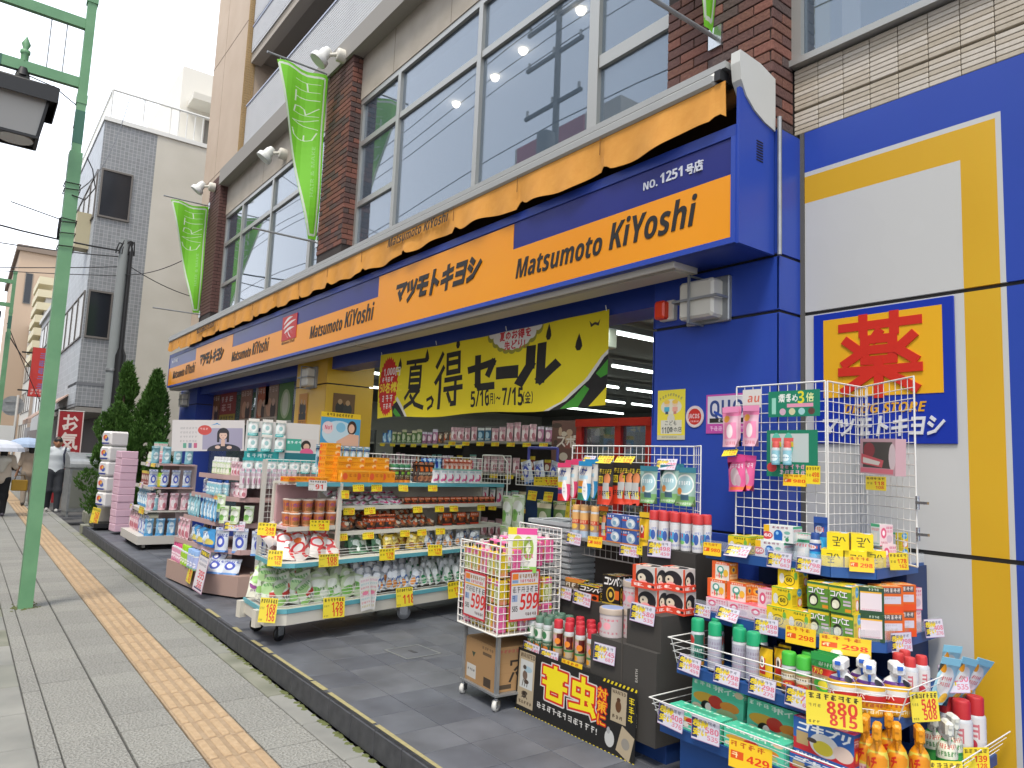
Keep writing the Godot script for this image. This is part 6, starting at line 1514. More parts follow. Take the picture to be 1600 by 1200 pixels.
	put(can("fly_spray_can", 0.031, 0.205, "red_white_can", "c63a38", 0.036, 0.022), "white spray can with a small red cap behind the white trigger bottles", "spray can", "red-capped white cans", [at(-1.42, 0.675, -3.17, 40), at(-1.41, 0.675, -3.25, 60), at(-1.48, 0.675, -3.2, 40), at(-1.49, 0.675, -3.28, 40)])
	put(hang("aqua_hang_pack", 0.1, 0.18, 0.03, "slipper_pack", "8ac4d8"), "pale blue oval pack leaning at the wall end of the third tier", "pack", "leaning pale blue packs", [at(-1.4, 0.67, -3.36, 64, 14, -10), at(-1.385, 0.67, -3.45, 70, 18, -14), at(-1.38, 0.67, -3.54, 66, 24, -16), at(-1.43, 0.69, -3.5, 66, 10, -6)])
	# second tier
	put(carton("orange_white_box", 0.105, 0.088, 0.07, "orange_white_box", "orange_side"), "white and orange box in the left stack of the second tier", "box", "white and orange boxes", [at(-2.32, 0.975, -3.13), at(-2.21, 0.975, -3.14, 3), at(-2.3, 1.063, -3.14, -2), at(-2.32, 0.975, -3.21), at(-2.21, 0.975, -3.22)])
	put(carton("pink_white_box", 0.12, 0.064, 0.08, "pink_box", "pink_box", "pink_box_top"), "pink and white box in the bottom layer of the second tier", "box", "pink and white boxes", [at(-2.3, 0.91, -3.11), at(-2.175, 0.91, -3.115), at(-2.05, 0.91, -3.11), at(-2.3, 0.91, -3.2), at(-2.175, 0.91, -3.2)])
	put(carton("orange_small_box", 0.1, 0.085, 0.07, "orange_side", "orange_white_box", "pink_box_top"), "orange box with red symbols behind the pink boxes on the second tier", "box", "", [at(-2.13, 0.975, -3.2, 4)])
	put(carton("pink_tall_box", 0.085, 0.11, 0.07, "pink_box", "pink_box", "pink_box_top"), "taller pink and white box left of the yellow 60 boxes", "box", "", [at(-2.03, 0.95, -3.12)])
	put(carton("yellow_sixty_box", 0.105, 0.088, 0.08, "yellow60", "yellow_side"), "yellow box with a black 60 roundel on the second tier of the rack", "box", "yellow 60 boxes on the second tier", [at(-1.95, 0.91, -3.09), at(-1.845, 0.91, -3.09, 2), at(-1.93, 0.998, -3.1, -2), at(-1.93, 1.086, -3.15), at(-1.94, 0.998, -3.19)])
	put(carton("gnat_trap_box", 0.098, 0.112, 0.07, "kobae_box", "yellow_side"), "green gnat-trap box with a dark oval picture, stacked on the second tier", "box", "green gnat-trap boxes", row(-1.76, -1.655, 2, 0.91, -3.1, 4, 1.5, 2, -0.075, 2, 0.113))
	put(carton("dark_green_box", 0.098, 0.112, 0.07, "dark_panel_box", "kobae_box"), "dark green box with a blank pale panel at the corner of the second tier", "box", "dark green boxes with pale panels", row(-1.588, -1.588, 1, 0.91, -3.19, 34, 1, 1, 0, 2, 0.113))
	put(carton("orange_panel_box", 0.11, 0.112, 0.085, "orange_panel_box", "orange_side"), "orange box with pale panels stacked at the end of the second tier", "box", "orange boxes with pale panels", row(-1.58, -1.58, 1, 0.91, -3.31, 62, 1, 2, -0.115, 2, 0.113))
	put(carton("red_white_box", 0.1, 0.1, 0.08, "pink_box", "orange_side", "pink_top"), "small red and white box at the wall end of the second tier", "box", "red and white boxes", row(-1.6, -1.6, 1, 0.91, -3.54, 70, 2, 1, 0, 2, 0.1))
	# top tier
	put(carton("yellow_sixty_box", 0.115, 0.085, 0.08, "yellow60", "yellow60"), "yellow box with a black 60 roundel on the top tier by the wire panel", "box", "yellow 60 boxes on the top tier", [at(-2.24, 1.2, -3.2, 2), at(-2.2, 1.2, -3.29)])
	put(carton("blue_bottle_box", 0.15, 0.078, 0.09, "blue_bottle_box", "white_side"), "white carton picturing a blue dispenser, stacked at the middle of the top tier", "box", "white cartons picturing a blue dispenser", [at(-2.06, 1.2, -3.2, 3), at(-2.02, 1.278, -3.21, 4), at(-2.05, 1.2, -3.3)])
	put(hang("clear_refill_pack", 0.1, 0.1, 0.05, "white_side"), "clear refill pack beside the blue dispenser cartons on the top tier", "pack", "", [at(-1.92, 1.2, -3.22, 6)])
	put(can("blue_spray_bottle", 0.026, 0.14, "blue_spray", "2a4a8a", 0.03, 0.02), "blue spray bottle at the middle of the top tier", "spray bottle", "", [at(-1.835, 1.2, -3.18)])
	put(hang("blue_refill_card", 0.075, 0.16, 0.015, "blue_spray", "2a4f9a"), "tall blue card pack behind the blue spray bottle on the top tier", "pack", "", [at(-1.86, 1.22, -3.27, -6)])
	put(carton("yellow_gnat_box", 0.09, 0.075, 0.09, "yellow_face", "yellow_side"), "bright yellow box with black characters in the right-hand stack on the top tier", "box", "bright yellow boxes on the top tier", [at(-1.76, 1.2, -3.2, 22), at(-1.69, 1.2, -3.26, 30), at(-1.745, 1.275, -3.22, 24), at(-1.675, 1.275, -3.29, 30), at(-1.67, 1.2, -3.38, 40)])
	put(carton("white_gnat_box", 0.07, 0.1, 0.06, "pink_box", "white_side"), "white box behind the bright yellow stack on the top tier", "box", "white boxes by the yellow stack", [at(-1.66, 1.2, -3.48, 60), at(-1.67, 1.29, -3.47, 64)])
	put(carton("yellow_white_box", 0.075, 0.075, 0.06, "yellow_side", "white_side"), "yellow and white box at the wall end of the top tier", "box", "yellow and white boxes", row(-1.665, -1.665, 1, 1.2, -3.6, 70, 3, 1, 0, 2, 0.076))
	# hung on the wire panels
	put(hang("pink_bait_pack", 0.105, 0.19, 0.03, "pink_bait", "e08ab0"), "pink bait pack hanging at the upper left of the wire panel", "pack", "pink packs on the wire panel", [at(-2.43, 1.74, -3.36, 2, 0, 1), at(-2.31, 1.745, -3.365, -2, 0, -1), at(-2.43, 1.745, -3.38)])
	put(hang("magenta_pack", 0.115, 0.16, 0.02, "magenta_pack", "d84a8c"), "magenta pack hanging below the pink ones on the wire panel", "pack", "magenta packs on the wire panel", [at(-2.395, 1.5, -3.375, 0, 0, 3), at(-2.365, 1.51, -3.39, 8, 0, -4)])
	sign_card("flyer", "au_flyer", 0.115, 0.1, at(-2.325, 1.955, -3.4), "small white flyer with orange letters at the top left of the wire panel", "flyer")
	sign_card("triple_sign", "triple_sign", 0.29, 0.135, at(-2.075, 1.9, -3.395), "green sign with a big yellow 3 along the top of the wire panel", "sign")
	sign_card("blister_display", "green_blister_card", 0.285, 0.24, at(-2.08, 1.59, -3.385), "green card display of two aqua bottles hung on the wire panel", "display card")
	put(can("aqua_bottle", 0.022, 0.12, "aqua_bottle", "d05a54", 0.03, 0.018), "aqua bottle with a red cap fixed on the green card display", "bottle", "aqua bottles on the green card", [at(-2.155, 1.65, -3.362), at(-2.09, 1.65, -3.362)])
	solo("price_card_large", card(MB.new(), Transform3D(), 0.13, 0.06, c("orange_card2"), 0.004), M.pack, "yellow price card under the green card display", "price card", at(-2.06, 1.545, -3.38, 0, -8))
	solo("price_card_large", card(MB.new(), Transform3D(), 0.075, 0.09, c("yellow_card2"), 0.004), M.pack, "small yellow tag shaped like a bottle at the corner of the green card display", "price card", at(-1.955, 1.56, -3.37, 0, -4))
	solo("price_card_large", card(MB.new(), Transform3D(), 0.075, 0.06, c("yellow_card0"), 0.004), M.pack, "yellow price card under the small white flyer on the wire panel", "price card", at(-2.3, 1.9, -3.37, 0, -10))
	solo("price_card_large", card(MB.new(), Transform3D(), 0.085, 0.05, c("yellow_card1"), 0.004), M.pack, "tilted yellow price card under the pink bait packs", "price card", at(-2.43, 1.69, -3.34, 0, -50, 8))
	var pb := solo("pink_display_box", MB.new().b(0, 0.085, 0, 0.3, 0.17, 0.05, flat["pink_display_box"], Rect2(flat["pink_display_box"].position + Vector2(0.002, 0.002), Vector2(0.002, 0.002))), M.print, "open pink display box of flat packs hung on the outermost wire panel", "display box", at(-1.68, 1.62, -3.5, -34, 0, -2))
	solo("price_card_large", card(MB.new(), Transform3D(), 0.17, 0.065, c("yellow_card3"), 0.004), M.pack, "yellow price card under the open pink display box", "price card", at(-1.7, 1.545, -3.48, -34, -4))

func pest_rack_dark() -> void:
	var t := thing("dark_display_rack", "dark brown stepped cardboard rack of insect sprays under a white wire panel", "display rack")
	var dk := col("3d3a36", 0.8)
	var d2 := col("33302d", 0.8)
	obj("left_step", MB.new().ab(Vector3(-3.56, 0.2, -3.2), Vector3(-2.96, 0.5, -2.86)), d2, t)
	obj("left_step", MB.new().ab(Vector3(-3.56, 0.14, -3.5), Vector3(-2.96, 0.79, -3.14)), d2, t)
	obj("top_ledge", MB.new().ab(Vector3(-3.6, 1.13, -3.5), Vector3(-2.86, 1.15, -3.2)), col("8a8a84", 0.4), t)
	obj("ledge_back", MB.new().ab(Vector3(-3.6, 0.79, -3.52), Vector3(-2.86, 1.13, -3.48)), col("4a423c", 0.8), t)
	obj("right_block", MB.new().ab(Vector3(-2.955, 0.24, -3.5), Vector3(-2.485, 0.69, -2.85)), dk, t)
	obj("right_block", MB.new().ab(Vector3(-2.72, 0.69, -3.5), Vector3(-2.485, 0.865, -2.88)), dk, t)
	obj("plinth", MB.new().ab(Vector3(-2.86, 0.865, -3.5), Vector3(-2.485, 1.165, -3.14)), d2, t)
	obj("base", MB.new().ab(Vector3(-3.5, 0.14, -3.5), Vector3(-2.5, 0.24, -2.95)), col("1c3a70", 0.5), t)
	for e in [[-2.72, 0.24, 0.69], [-2.72, 0.69, 0.865]]: obj("edge_tape", MB.new().ab(Vector3(e[0] - 0.003, e[1], -2.852), Vector3(e[0] + 0.003, e[2], -2.846)), col("4c4742", 0.5), t)
	for yy in [0.3, 0.52]: 
		var l := MB.new()
		letters(l, "EARTH", 0, 0, 0.022, 0.1, 1.0, 0, 0.0006)
		obj("small_print", l, col("a8a49c"), t, Transform3D(Basis(Vector3.BACK, PI / 2), Vector3(-2.6, yy, -2.846)))
	obj("wire_panel", grid(1.04, 0.72, 0.05), M.wire, t, at(-3.72, 1.02, -3.36))
	obj("wire_panel", grid(0.16, 0.72, 0.05), M.wire, t, at(-2.68, 1.02, -3.36, -38))
	cards(t, [["white_card1", -3.47, 0.455, -2.845, 0, 0.15, 0.075], ["white_card5", -3.3, 0.45, -2.845, 0, 0.15, 0.075], ["orange_card0", -3.1, 0.425, -2.84, 0, 0.18, 0.085], ["white_card4", -3.5, 0.765, -3.12, 0, 0.14, 0.075], ["white_card3", -3.33, 0.755, -3.12, 0, 0.15, 0.08], ["white_card1", -2.84, 0.565, -2.835, 0, 0.16, 0.095],
		["white_card2", -2.6, 0.815, -2.86, 0, 0.16, 0.095], ["white_card0", -3.5, 1.1, -3.19, 0, 0.14, 0.075], ["orange_card2", -3.3, 1.105, -3.19, 0, 0.13, 0.065], ["white_card6", -2.98, 1.09, -3.16, 0, 0.15, 0.065], ["white_card0", -2.72, 1.12, -3.12, 0, 0.16, 0.09], ["yellow_card4", -2.86, 1.11, -3.15, 0, 0.1, 0.05],
		["white_card6", -3.47, 1.62, -3.26, 0, 0.12, 0.06, -40.0], ["yellow_card0", -3.31, 1.625, -3.25, 0, 0.13, 0.06, -40.0], ["yellow_card1", -3.14, 1.625, -3.25, 0, 0.15, 0.06, -40.0], ["white_card4", -2.82, 1.6, -3.27, 0, 0.15, 0.07, -24.0]])
	sign_card("pest_poster", "pest_poster", 0.97, 0.37, at(-3.07, 0.125, -2.812, 0, -2), "black poster with large red-edged yellow characters and hazard stripes at the rack's foot", "poster")
	put(hang("hanging_box", 0.115, 0.22, 0.035, "habona_pack", "d2406a"), "red and white box pack hanging at the left of the dark rack's wire panel", "pack", "hanging red and white packs", [at(-3.61, 1.37, -3.2, 8, 0, 2), at(-3.6, 1.39, -3.25, 8), at(-3.59, 1.4, -3.3, 8)])
	put(hang("hanging_box", 0.115, 0.22, 0.035, "habona_blue", "2a86b8"), "blue and white box pack hanging second from the left on the wire panel", "pack", "hanging blue and white packs", [at(-3.42, 1.385, -3.2, 6, 0, -1), at(-3.41, 1.4, -3.25, 6), at(-3.4, 1.41, -3.3, 6)])
	put(hang("hanging_box", 0.13, 0.225, 0.03, "black_pack", "2a2622"), "black and red box pack with a yellow 15 hanging on the wire panel", "pack", "hanging black and red packs", [at(-3.24, 1.37, -3.21, 4), at(-3.14, 1.38, -3.24, 10), at(-3.09, 1.38, -3.25, 10), at(-3.045, 1.38, -3.26, 10)])
	put(hang("hanging_box", 0.13, 0.19, 0.025, "green_pack", "3a7a8a"), "green and white oval-picture pack hanging at the right of the wire panel", "pack", "hanging green and white packs", [at(-2.93, 1.4, -3.26, 4), at(-2.79, 1.41, -3.28, 6), at(-2.78, 1.42, -3.31, 6), at(-2.69, 1.4, -3.3, 14)])
	put(can("orange_spray_can", 0.03, 0.2, "orange_can", "d8a868", 0.03, 0.028), "orange and grey spray can at the left of the dark rack's top ledge", "spray can", "orange and grey cans", row(-3.54, -3.37, 3, 1.15, -3.25, 0, 20, 2, -0.07))
	put(hang("orange_card_pack", 0.075, 0.18, 0.02, "black_pack", "d8641c"), "narrow orange and black pack next to the orange cans on the top ledge", "pack", "", [at(-3.28, 1.15, -3.24, 4)])
	put(carton("blue_clear_pack", 0.12, 0.085, 0.06, "blue_pack"), "blue blister box in the double stack on the top ledge of the dark rack", "box", "blue blister boxes", row(-3.15, -3.02, 2, 1.15, -3.23, 0, 2, 1, 0, 2, 0.086))
	put(hang("yellow_red_pack", 0.07, 0.17, 0.03, "yellow_tube", "d8b02a"), "yellow and red pack at the right end of the top ledge", "pack", "yellow and red packs", [at(-2.92, 1.15, -3.22, 10), at(-2.87, 1.15, -3.26, 10)])
	put(can("lotion_can", 0.03, 0.2, "redtop_can", "c43a3a", 0.05, 0.029), "white can with a red cap on the right-hand plinth of the dark rack", "spray can", "red-capped cans on the plinth", row(-2.82, -2.51, 5, 1.168, -3.19, 0, 20, 2, -0.07))
	put(carton("roach_bait_box", 0.16, 0.1, 0.05, "black_cap_box", "orange_black_box"), "brown and white bait box at the left of the dark rack's middle step", "box", "", [at(-3.46, 0.79, -3.2, 4)])
	put(carton("roach_bait_box", 0.17, 0.085, 0.05, "orange_black_box", "combat_box"), "black and orange bait box lying in front on the middle step", "box", "black and orange bait boxes", [at(-3.31, 0.79, -3.18, 4), at(-3.28, 0.79, -3.25)])
	put(carton("roach_bait_box", 0.13, 0.17, 0.04, "combat_box", "combat_box"), "tall black bait box with a gold ring on the middle step", "box", "tall black bait boxes", row(-3.13, -3.13, 1, 0.79, -3.19, 6, 2, 3, -0.045))
	var tin := func(h: float) -> Node3D:
		return proto("round_tin", MB.new().lathe(Transform3D(), [Vector2(0.068, 0), Vector2(0.07, 0.004), Vector2(0.07, h - 0.03)], 20, c("tin_band")), [["lid", MB.new().lathe(Transform3D(), [Vector2(0.073, h - 0.03), Vector2(0.073, h - 0.004), Vector2(0.068, h)], 20, sol("b5a596"))], ["lid_print", MB.new().lathe(Transform3D(), [Vector2(0.062, h), Vector2(0.06, h + 0.001)], 20, sol("8e9cc0"))]])
	put(tin.call(0.15), "round pale tin with pink print on the middle ledge of the dark rack", "tin", "round pale tins", [at(-2.875, 0.69, -2.93), at(-2.79, 0.69, -3.02), at(-2.79, 0.84, -3.02)])
	put(proto("insect_repeller", MB.new().b(0, 0.055, 0, 0.15, 0.11, 0.1, c("penguin_pack")), [["tray_edge", MB.new().b(0, 0.012, 0.052, 0.158, 0.034, 0.006, c("red_tray")).b(0.078, 0.012, 0, 0.006, 0.034, 0.1, c("red_tray"))]]), "clear box holding a black round gadget, in a red tray on the dark rack", "box", "clear boxes in red trays", [at(-2.64, 0.985, -2.96, 2), at(-2.53, 0.985, -3.05, 2), at(-2.64, 0.868, -2.98, 2), at(-2.53, 0.868, -3.06, 2)])
	put(can("fly_spray_can", 0.03, 0.2, "red_can", "c2303c", 0.045, 0.027), "patterned spray can with a red cap in the lowest step of the dark rack", "spray can", "red-capped patterned cans", row(-3.28, -3.0, 4, 0.5, -2.9, 0, 30, 3, -0.085))
	put(can("fly_spray_can", 0.03, 0.19, "green_tin_can", "5a7a68", 0.035, 0.027), "grey-green spray can at the left of the lowest step", "spray can", "grey-green cans", row(-3.52, -3.38, 3, 0.5, -2.9, 0, 30, 3, -0.085))
	# stack of shopping baskets behind the cart
	var bk := MB.new()
	for s in [-1.0, 1.0]:
		bk.bar(Vector3(-0.22, 0, s * 0.16), Vector3(0.22, 0, s * 0.16), 0.02, 0.024)
		bk.bar(Vector3(s * 0.22, 0, -0.16), Vector3(s * 0.22, 0, 0.16), 0.02, 0.024)
		bk.b(0, -0.05, s * 0.148, 0.42, 0.09, 0.004)
		bk.b(s * 0.208, -0.05, 0, 0.004, 0.09, 0.3)
	bk.b(0, -0.095, 0, 0.41, 0.004, 0.29)
	var bp := MeshInstance3D.new()
	bp.name = "shopping_basket"; bp.mesh = bk.done(); bp.material_override = col("a9adae", 0.5)
	var hnd := MeshInstance3D.new()
	hnd.name = "handle"; hnd.mesh = MB.new().tube([Vector3(-0.1, 0.012, 0.15), Vector3(-0.1, 0.018, 0.02), Vector3(0.1, 0.018, 0.02), Vector3(0.1, 0.012, 0.15)], 0.006, 6).done(); hnd.material_override = col("a4a6a6", 0.5)
	bp.add_child(hnd, true)
	var sp := []
	for i in 26: sp.append(at(-3.82 + rng.randf_range(-0.004, 0.004), 0.26 + i * 0.038, -3.42, rng.randf_range(-1.5, 1.5)))
	put(bp, "grey plastic shopping basket nested in the tall stack behind the wire cart", "basket", "stacked shopping baskets", sp)

func wire_cart() -> void:
	var t := thing("wire_cart", "wheeled cart with a white wire basket, standing in front of the basket stack", "cart", at(-3.74, 0.14, -2.86, -3))
	# local: basket half sizes 0.23 x 0.21, basket floor 0.42, rim 0.96
	obj("wire_side", grid(0.46, 0.52, 0.042, 0.0026), M.wire, t, at(-0.23, 0.44, 0.22))
	obj("wire_side", grid(0.46, 0.56, 0.042, 0.0026), M.wire, t, at(0.23, 0.44, 0.22, 90))
	obj("wire_side", grid(0.46, 0.62, 0.042, 0.0026), M.wire, t, at(-0.23, 0.44, -0.24))
	obj("wire_side", grid(0.46, 0.5, 0.042, 0.0026), M.wire, t, at(-0.23, 0.44, 0.22, 90))
	obj("basket_floor", MB.new().b(0, 0.44, -0.01, 0.46, 0.012, 0.46), M.offwhite, t)
	obj("inner_bin", MB.new().b(-0.02, 0.6, -0.06, 0.3, 0.3, 0.28), col("b98a96", 0.7), t)
	for x in [-0.19, 0.19]:
		for z in [-0.2, 0.18]:
			obj("leg", MB.new().b(x, 0.26, z, 0.022, 0.36, 0.022), M.galv, t)
			caster(t, x, 0.0, z, 0.032, 20, col("c8c6c0", 0.5))
	obj("tray", MB.new().b(0, 0.09, -0.01, 0.42, 0.012, 0.42), M.galv, t)
	var cb := solo("carton", MB.new().b(0, 0.13, 0, 0.37, 0.26, 0.34, flat["carton_side"], flat["carton_front"], Rect2(flat["carton_front"].position + Vector2(0.002, 0.002), Vector2(0.004, 0.004))), M.print_soft, "brown cardboard carton with black writing on the tray under the wire basket", "carton", at(-3.75, 0.237, -2.85, -4))
	var g := at(-3.74, 0.14, -2.86, -3)
	sign_card("price_sign", "card599_0", 0.26, 0.28, g * at(-0.02, 0.5, 0.232), "red-bordered white price sign reading 599, on the street side of the wire basket", "price sign")
	sign_card("price_sign", "card599_1", 0.22, 0.3, g * at(0.242, 0.52, 0.04, 90), "red-bordered white price sign reading 599, on the right side of the wire basket", "price sign")
	solo("tall_sample_pack", card(MB.new(), Transform3D(), 0.18, 0.27, c("wide_lime_poster"), -0.01, 0.012), M.pack, "tall pink and lime card standing above the packs in the wire basket", "display card", g * at(0.2, 0.8, 0.04, 60))
	for e in [["lime_pack", "lime and pink bottle pack in the wire basket", "lime bottle packs", 0], ["pink_pack", "pink bottle pack in the wire basket", "pink bottle packs", 1]]:
		var sp := []
		for l in 3:
			for k in 5:
				for i in 5:
					if l < 2 and k > 0 and i < 4: continue
					if ((i * 3 + k * 2 + l) % 4 != 0 and (l < 2 or k < 2)) == (e[3] == 0):
						sp.append(at(-0.18 + i * 0.088, 0.455 + l * 0.16 + (0.02 * k if l == 2 else 0.0), 0.17 - k * 0.085, rng.randf_range(-6, 6) + (90.0 if l < 2 and i == 4 and k > 0 else 0.0), rng.randf_range(-4, 4)))
		put(proto("refill_bottle_pack", MB.new().bev(0, 0.07, 0, 0.08, 0.15, 0.05, 0.008, c(e[0])), [["cap", MB.new().lathe(at(0, 0.144, 0), [Vector2(0.014, 0), Vector2(0.014, 0.022)], 8, sol("d0cec8" if e[3] else "2a3020"))]]), e[1], "bottle pack", e[2], sp, g)

func food_gondola() -> void:
	var G := at(-5.6, 0.14, -2.04, 12)
	var t := thing("white_food_gondola", "long white wheeled gondola of packaged food standing half in the shop opening", "display rack", G)
	var w := col("c9c4b8", 0.5)
	var strip := col("5fa3ae", 0.45)
	# local: front face x = 0, street end z = 0, runs to z = -2.8, depth to x = -0.95
	var q := [[-0.58, -0.07], [-0.03, 0.06], [0.05, -0.08], [0.02, -2.8], [-0.58, -2.8]]
	obj("base", shelf_poly(MB.new(), q, 0.235, 0.085), w, t)
	obj("deck_strip", lip(q, 0.255, 0.034, 3), strip, t)
	obj("deck", shelf_poly(MB.new(), q, 0.262, 0.012), w, t)
	for x in [-0.2, -0.6]: obj("bumper", MB.new().ab(Vector3(x, 0.12, 0.02 if x > -0.3 else -0.08), Vector3(x + 0.06, 0.25, 0.07 if x > -0.3 else -0.02)), w, t)
	for e in [[-0.1, -0.12, 20], [-0.1, -1.4, -35], [-0.1, -2.62, 10], [-0.5, -0.16, 0], [-0.5, -1.4, 50], [-0.5, -2.62, 0]]: caster(t, e[0], 0.0, e[1], 0.062, e[2], M.black if e[1] > -0.5 else col("8a8c8e", 0.5))
	obj("back_panel", MB.new().ab(Vector3(-0.5, 0.26, -2.78), Vector3(-0.47, 1.22, -0.66)), w, t)
	obj("pink_back_panel", MB.new().ab(Vector3(-0.5, 0.26, -0.64), Vector3(-0.47, 1.2, -0.24)), col("c09a9c", 0.6), t)
	for z in [-0.24, -0.65, -2.78]: obj("upright", MB.new().ab(Vector3(-0.17 if z > -0.7 and z < -0.3 else -0.53, 0.62 if z > -0.7 and z < -0.3 else 0.26, z - 0.016), Vector3(-0.14 if z > -0.7 and z < -0.3 else -0.5, 1.23 if z < -0.1 else 1.2, z + 0.016)), w, t)
	var q2 := [[-0.58, -0.15], [-0.05, -0.02], [0.02, -0.14], [-0.02, -2.8], [-0.58, -2.8]]
	obj("shelf", shelf_poly(MB.new(), q2, 0.6, 0.02), w, t)
	obj("shelf_strip", lip(q2, 0.592, 0.034, 3), strip, t)
	for e in [[0.81, -0.66, -2.8, -0.2, false], [1.03, -0.66, -2.8, -0.2, false], [1.235, -0.66, -2.8, -0.17, true], [0.87, -0.16, -0.63, -0.17, false], [1.235, -0.2, -0.63, -0.14, true]]:
		obj("shelf", MB.new().ab(Vector3(-0.48, e[0] - 0.018, e[2]), Vector3(e[3], e[0], e[1])), w if e[0] != 0.87 else col("c9aeb0", 0.5), t)
		obj("shelf_strip", MB.new().ab(Vector3(e[3], e[0] - 0.032, e[2] + 0.002), Vector3(e[3] + 0.01, e[0] + 0.004, e[1] - 0.002)), strip if e[4] else w, t)
	# wire guards
	var wg := MB.new()
	for k in 4:
		for e in [[0.262, 0.11, 0.0, 0], [0.6, 0.09, -0.03, 1]]:
			var f := (k + 1) / 4.0
			wg.tube([Vector3(-0.56, e[0] + e[1] * f, -0.1 - 0.06 * e[3]), Vector3(-0.05, e[0] + e[1] * f, 0.03 - 0.06 * e[3]), Vector3(0.03 + e[2], e[0] + e[1] * f, -0.1 - 0.05 * e[3]), Vector3(e[2], e[0] + e[1] * f, -2.79)], 0.0022, 5)
	obj("wire_guard", wg, M.wire, t)
	var gd := grid(0.42, 0.3, 0.045)
	obj("wire_end_fence", gd, M.wire, t, at(-0.5, 1.24, -2.8))
	obj("wire_back_fence", grid(2.08, 0.26, 0.045), M.wire, t, at(-0.49, 1.24, -0.7, 90))
	obj("wire_end_fence", MB.new().tube([Vector3(-0.49, 1.54, -2.8), Vector3(-0.2, 1.54, -2.8), Vector3(-0.12, 1.46, -2.8), Vector3(-0.12, 1.03, -2.8)], 0.008, 6), M.wire, t)
	var cl := []
	for e in [["yellow_card0", -0.14, 1.16, -0.832], ["yellow_card3", -0.14, 1.16, -1.033], ["yellow_card0", -0.14, 1.16, -1.349], ["yellow_card5", -0.14, 1.16, -1.723], ["yellow_card1", -0.18, 0.955, -0.775], ["yellow_card4", -0.18, 0.955, -1.005], ["yellow_card1", -0.18, 0.955, -1.579], ["yellow_card0", -0.18, 0.955, -1.866], ["yellow_card5", -0.18, 0.955, -2.068], ["yellow_card2", -0.18, 0.955, -2.470],
		["yellow_card3", -0.18, 0.735, -0.717], ["yellow_card0", -0.18, 0.735, -1.005], ["yellow_card1", -0.18, 0.735, -1.436], ["yellow_card5", -0.18, 0.735, -1.651], ["yellow_card4", -0.18, 0.735, -1.895]]: cl.append([e[0], e[1], e[2], e[3], 90, 0.12, 0.06])
	cl.append_array([["big108", 0.07, 0.57, -0.42, 90, 0.19, 0.1], ["yellow_card1", 0.06, 0.575, -1.033, 90, 0.17, 0.1], ["yellow_card1", 0.06, 0.575, -1.608, 90, 0.17, 0.1], ["yellow_card3", 0.06, 0.59, -2.068, 90, 0.14, 0.07], ["big128", 0.1, 0.165, -0.48, 90, 0.2, 0.16], ["big118", 0.1, 0.165, -1.234, 90, 0.19, 0.16], ["yellow_card3", 0.1, 0.17, -1.866, 90, 0.18, 0.15], ["yellow_card4", -0.12, 0.84, -0.44, 90, 0.19, 0.085], ["big91", -0.1, 1.17, -0.38, 90, 0.17, 0.085], ["yellow_card2", -0.12, 1.1, -0.68, 90, 0.08, 0.07], ["yellow_card1", -0.0, 0.6, 0.03, 45, 0.11, 0.12], ["big168", 0.03, 0.19, 0.08, 45, 0.13, 0.18], ["yellow_card5", -0.3, 0.8, -0.06, 40, 0.15, 0.1]])
	cards(t, cl)
	for e in [[-0.79, 6, 0], [-0.83, -8, 1]]: solo("leaflet_bundle", card(MB.new(), Transform3D(), 0.11, 0.27, flat["leaflet"], 0.006), M.print, ["printed leaflet hanging in front, overlapping another on the gondola's lowest shelf", "printed leaflet hanging behind and tilted, on the gondola's lowest shelf"][e[2]], "leaflet", G * at(0.12 - e[2] * 0.01, 0.19, e[0], 90, -4, e[1]))
	# goods; base transform turns +z to the gondola's front
	var F := G * at(0, 0, 0, 90)   # x along the shelf (negative z), z outwards
	var heap := func(called: String, cellname: String, w_: float, h_: float, d_: float, x0: float, x1: float, n: int, y: float, z: float, rows: int, lean: float) -> Array:
		var out := []
		for k in rows:
			for i in n:
				out.append(at(lerpf(x0, x1, (i + 0.5) / n) + rng.randf_range(-0.015, 0.015), y + k * 0.04, z - k * 0.07 + rng.randf_range(-0.01, 0.01), rng.randf_range(-18, 18), -lean + rng.randf_range(-14, 14), rng.randf_range(-30, 30)))
		return out
	put(bag("snack_bag", 0.18, 0.2, 0.08, "green_white_bag"), "white and green food bag heaped at the street end of the gondola's lowest shelf", "bag", "white and green bags", heap.call("", "", 0, 0, 0, 0, 0.42, 4, 0.27, -0.1, 4, 10.0), F)
	put(bag("snack_bag", 0.17, 0.2, 0.08, "purple_bag"), "white and purple food bag at the very corner of the gondola's lowest shelf", "bag", "white and purple bags", [at(0.06, 0.3, -0.38, -50, -20), at(0.08, 0.3, -0.26, -50, -24), at(0.12, 0.36, -0.4, -40, -30), at(0.1, 0.3, -0.16, -30, -20)], F)
	put(bag("snack_bag", 0.2, 0.19, 0.07, "lime_bag"), "pale green flat food bag along the gondola's lowest shelf", "bag", "pale green bags", heap.call("", "", 0, 0, 0, 0.42, 0.890, 6, 0.27, -0.1, 4, 16.0), F)
	put(bag("foil_snack_bag", 0.1, 0.17, 0.06, "foil_bag"), "silver and blue foil bag on the gondola's lowest shelf", "bag", "silver and blue foil bags", heap.call("", "", 0, 0, 0, 0.919, 1.464, 8, 0.3, -0.05, 4, 16.0), F)
	put(bag("foil_snack_bag", 0.085, 0.17, 0.04, "foil_green_bag"), "silver and green foil bag at the inner end of the lowest shelf", "bag", "silver and green foil bags", heap.call("", "", 0, 0, 0, 1.464, 2.441, 11, 0.3, -0.05, 4, 12.0), F)
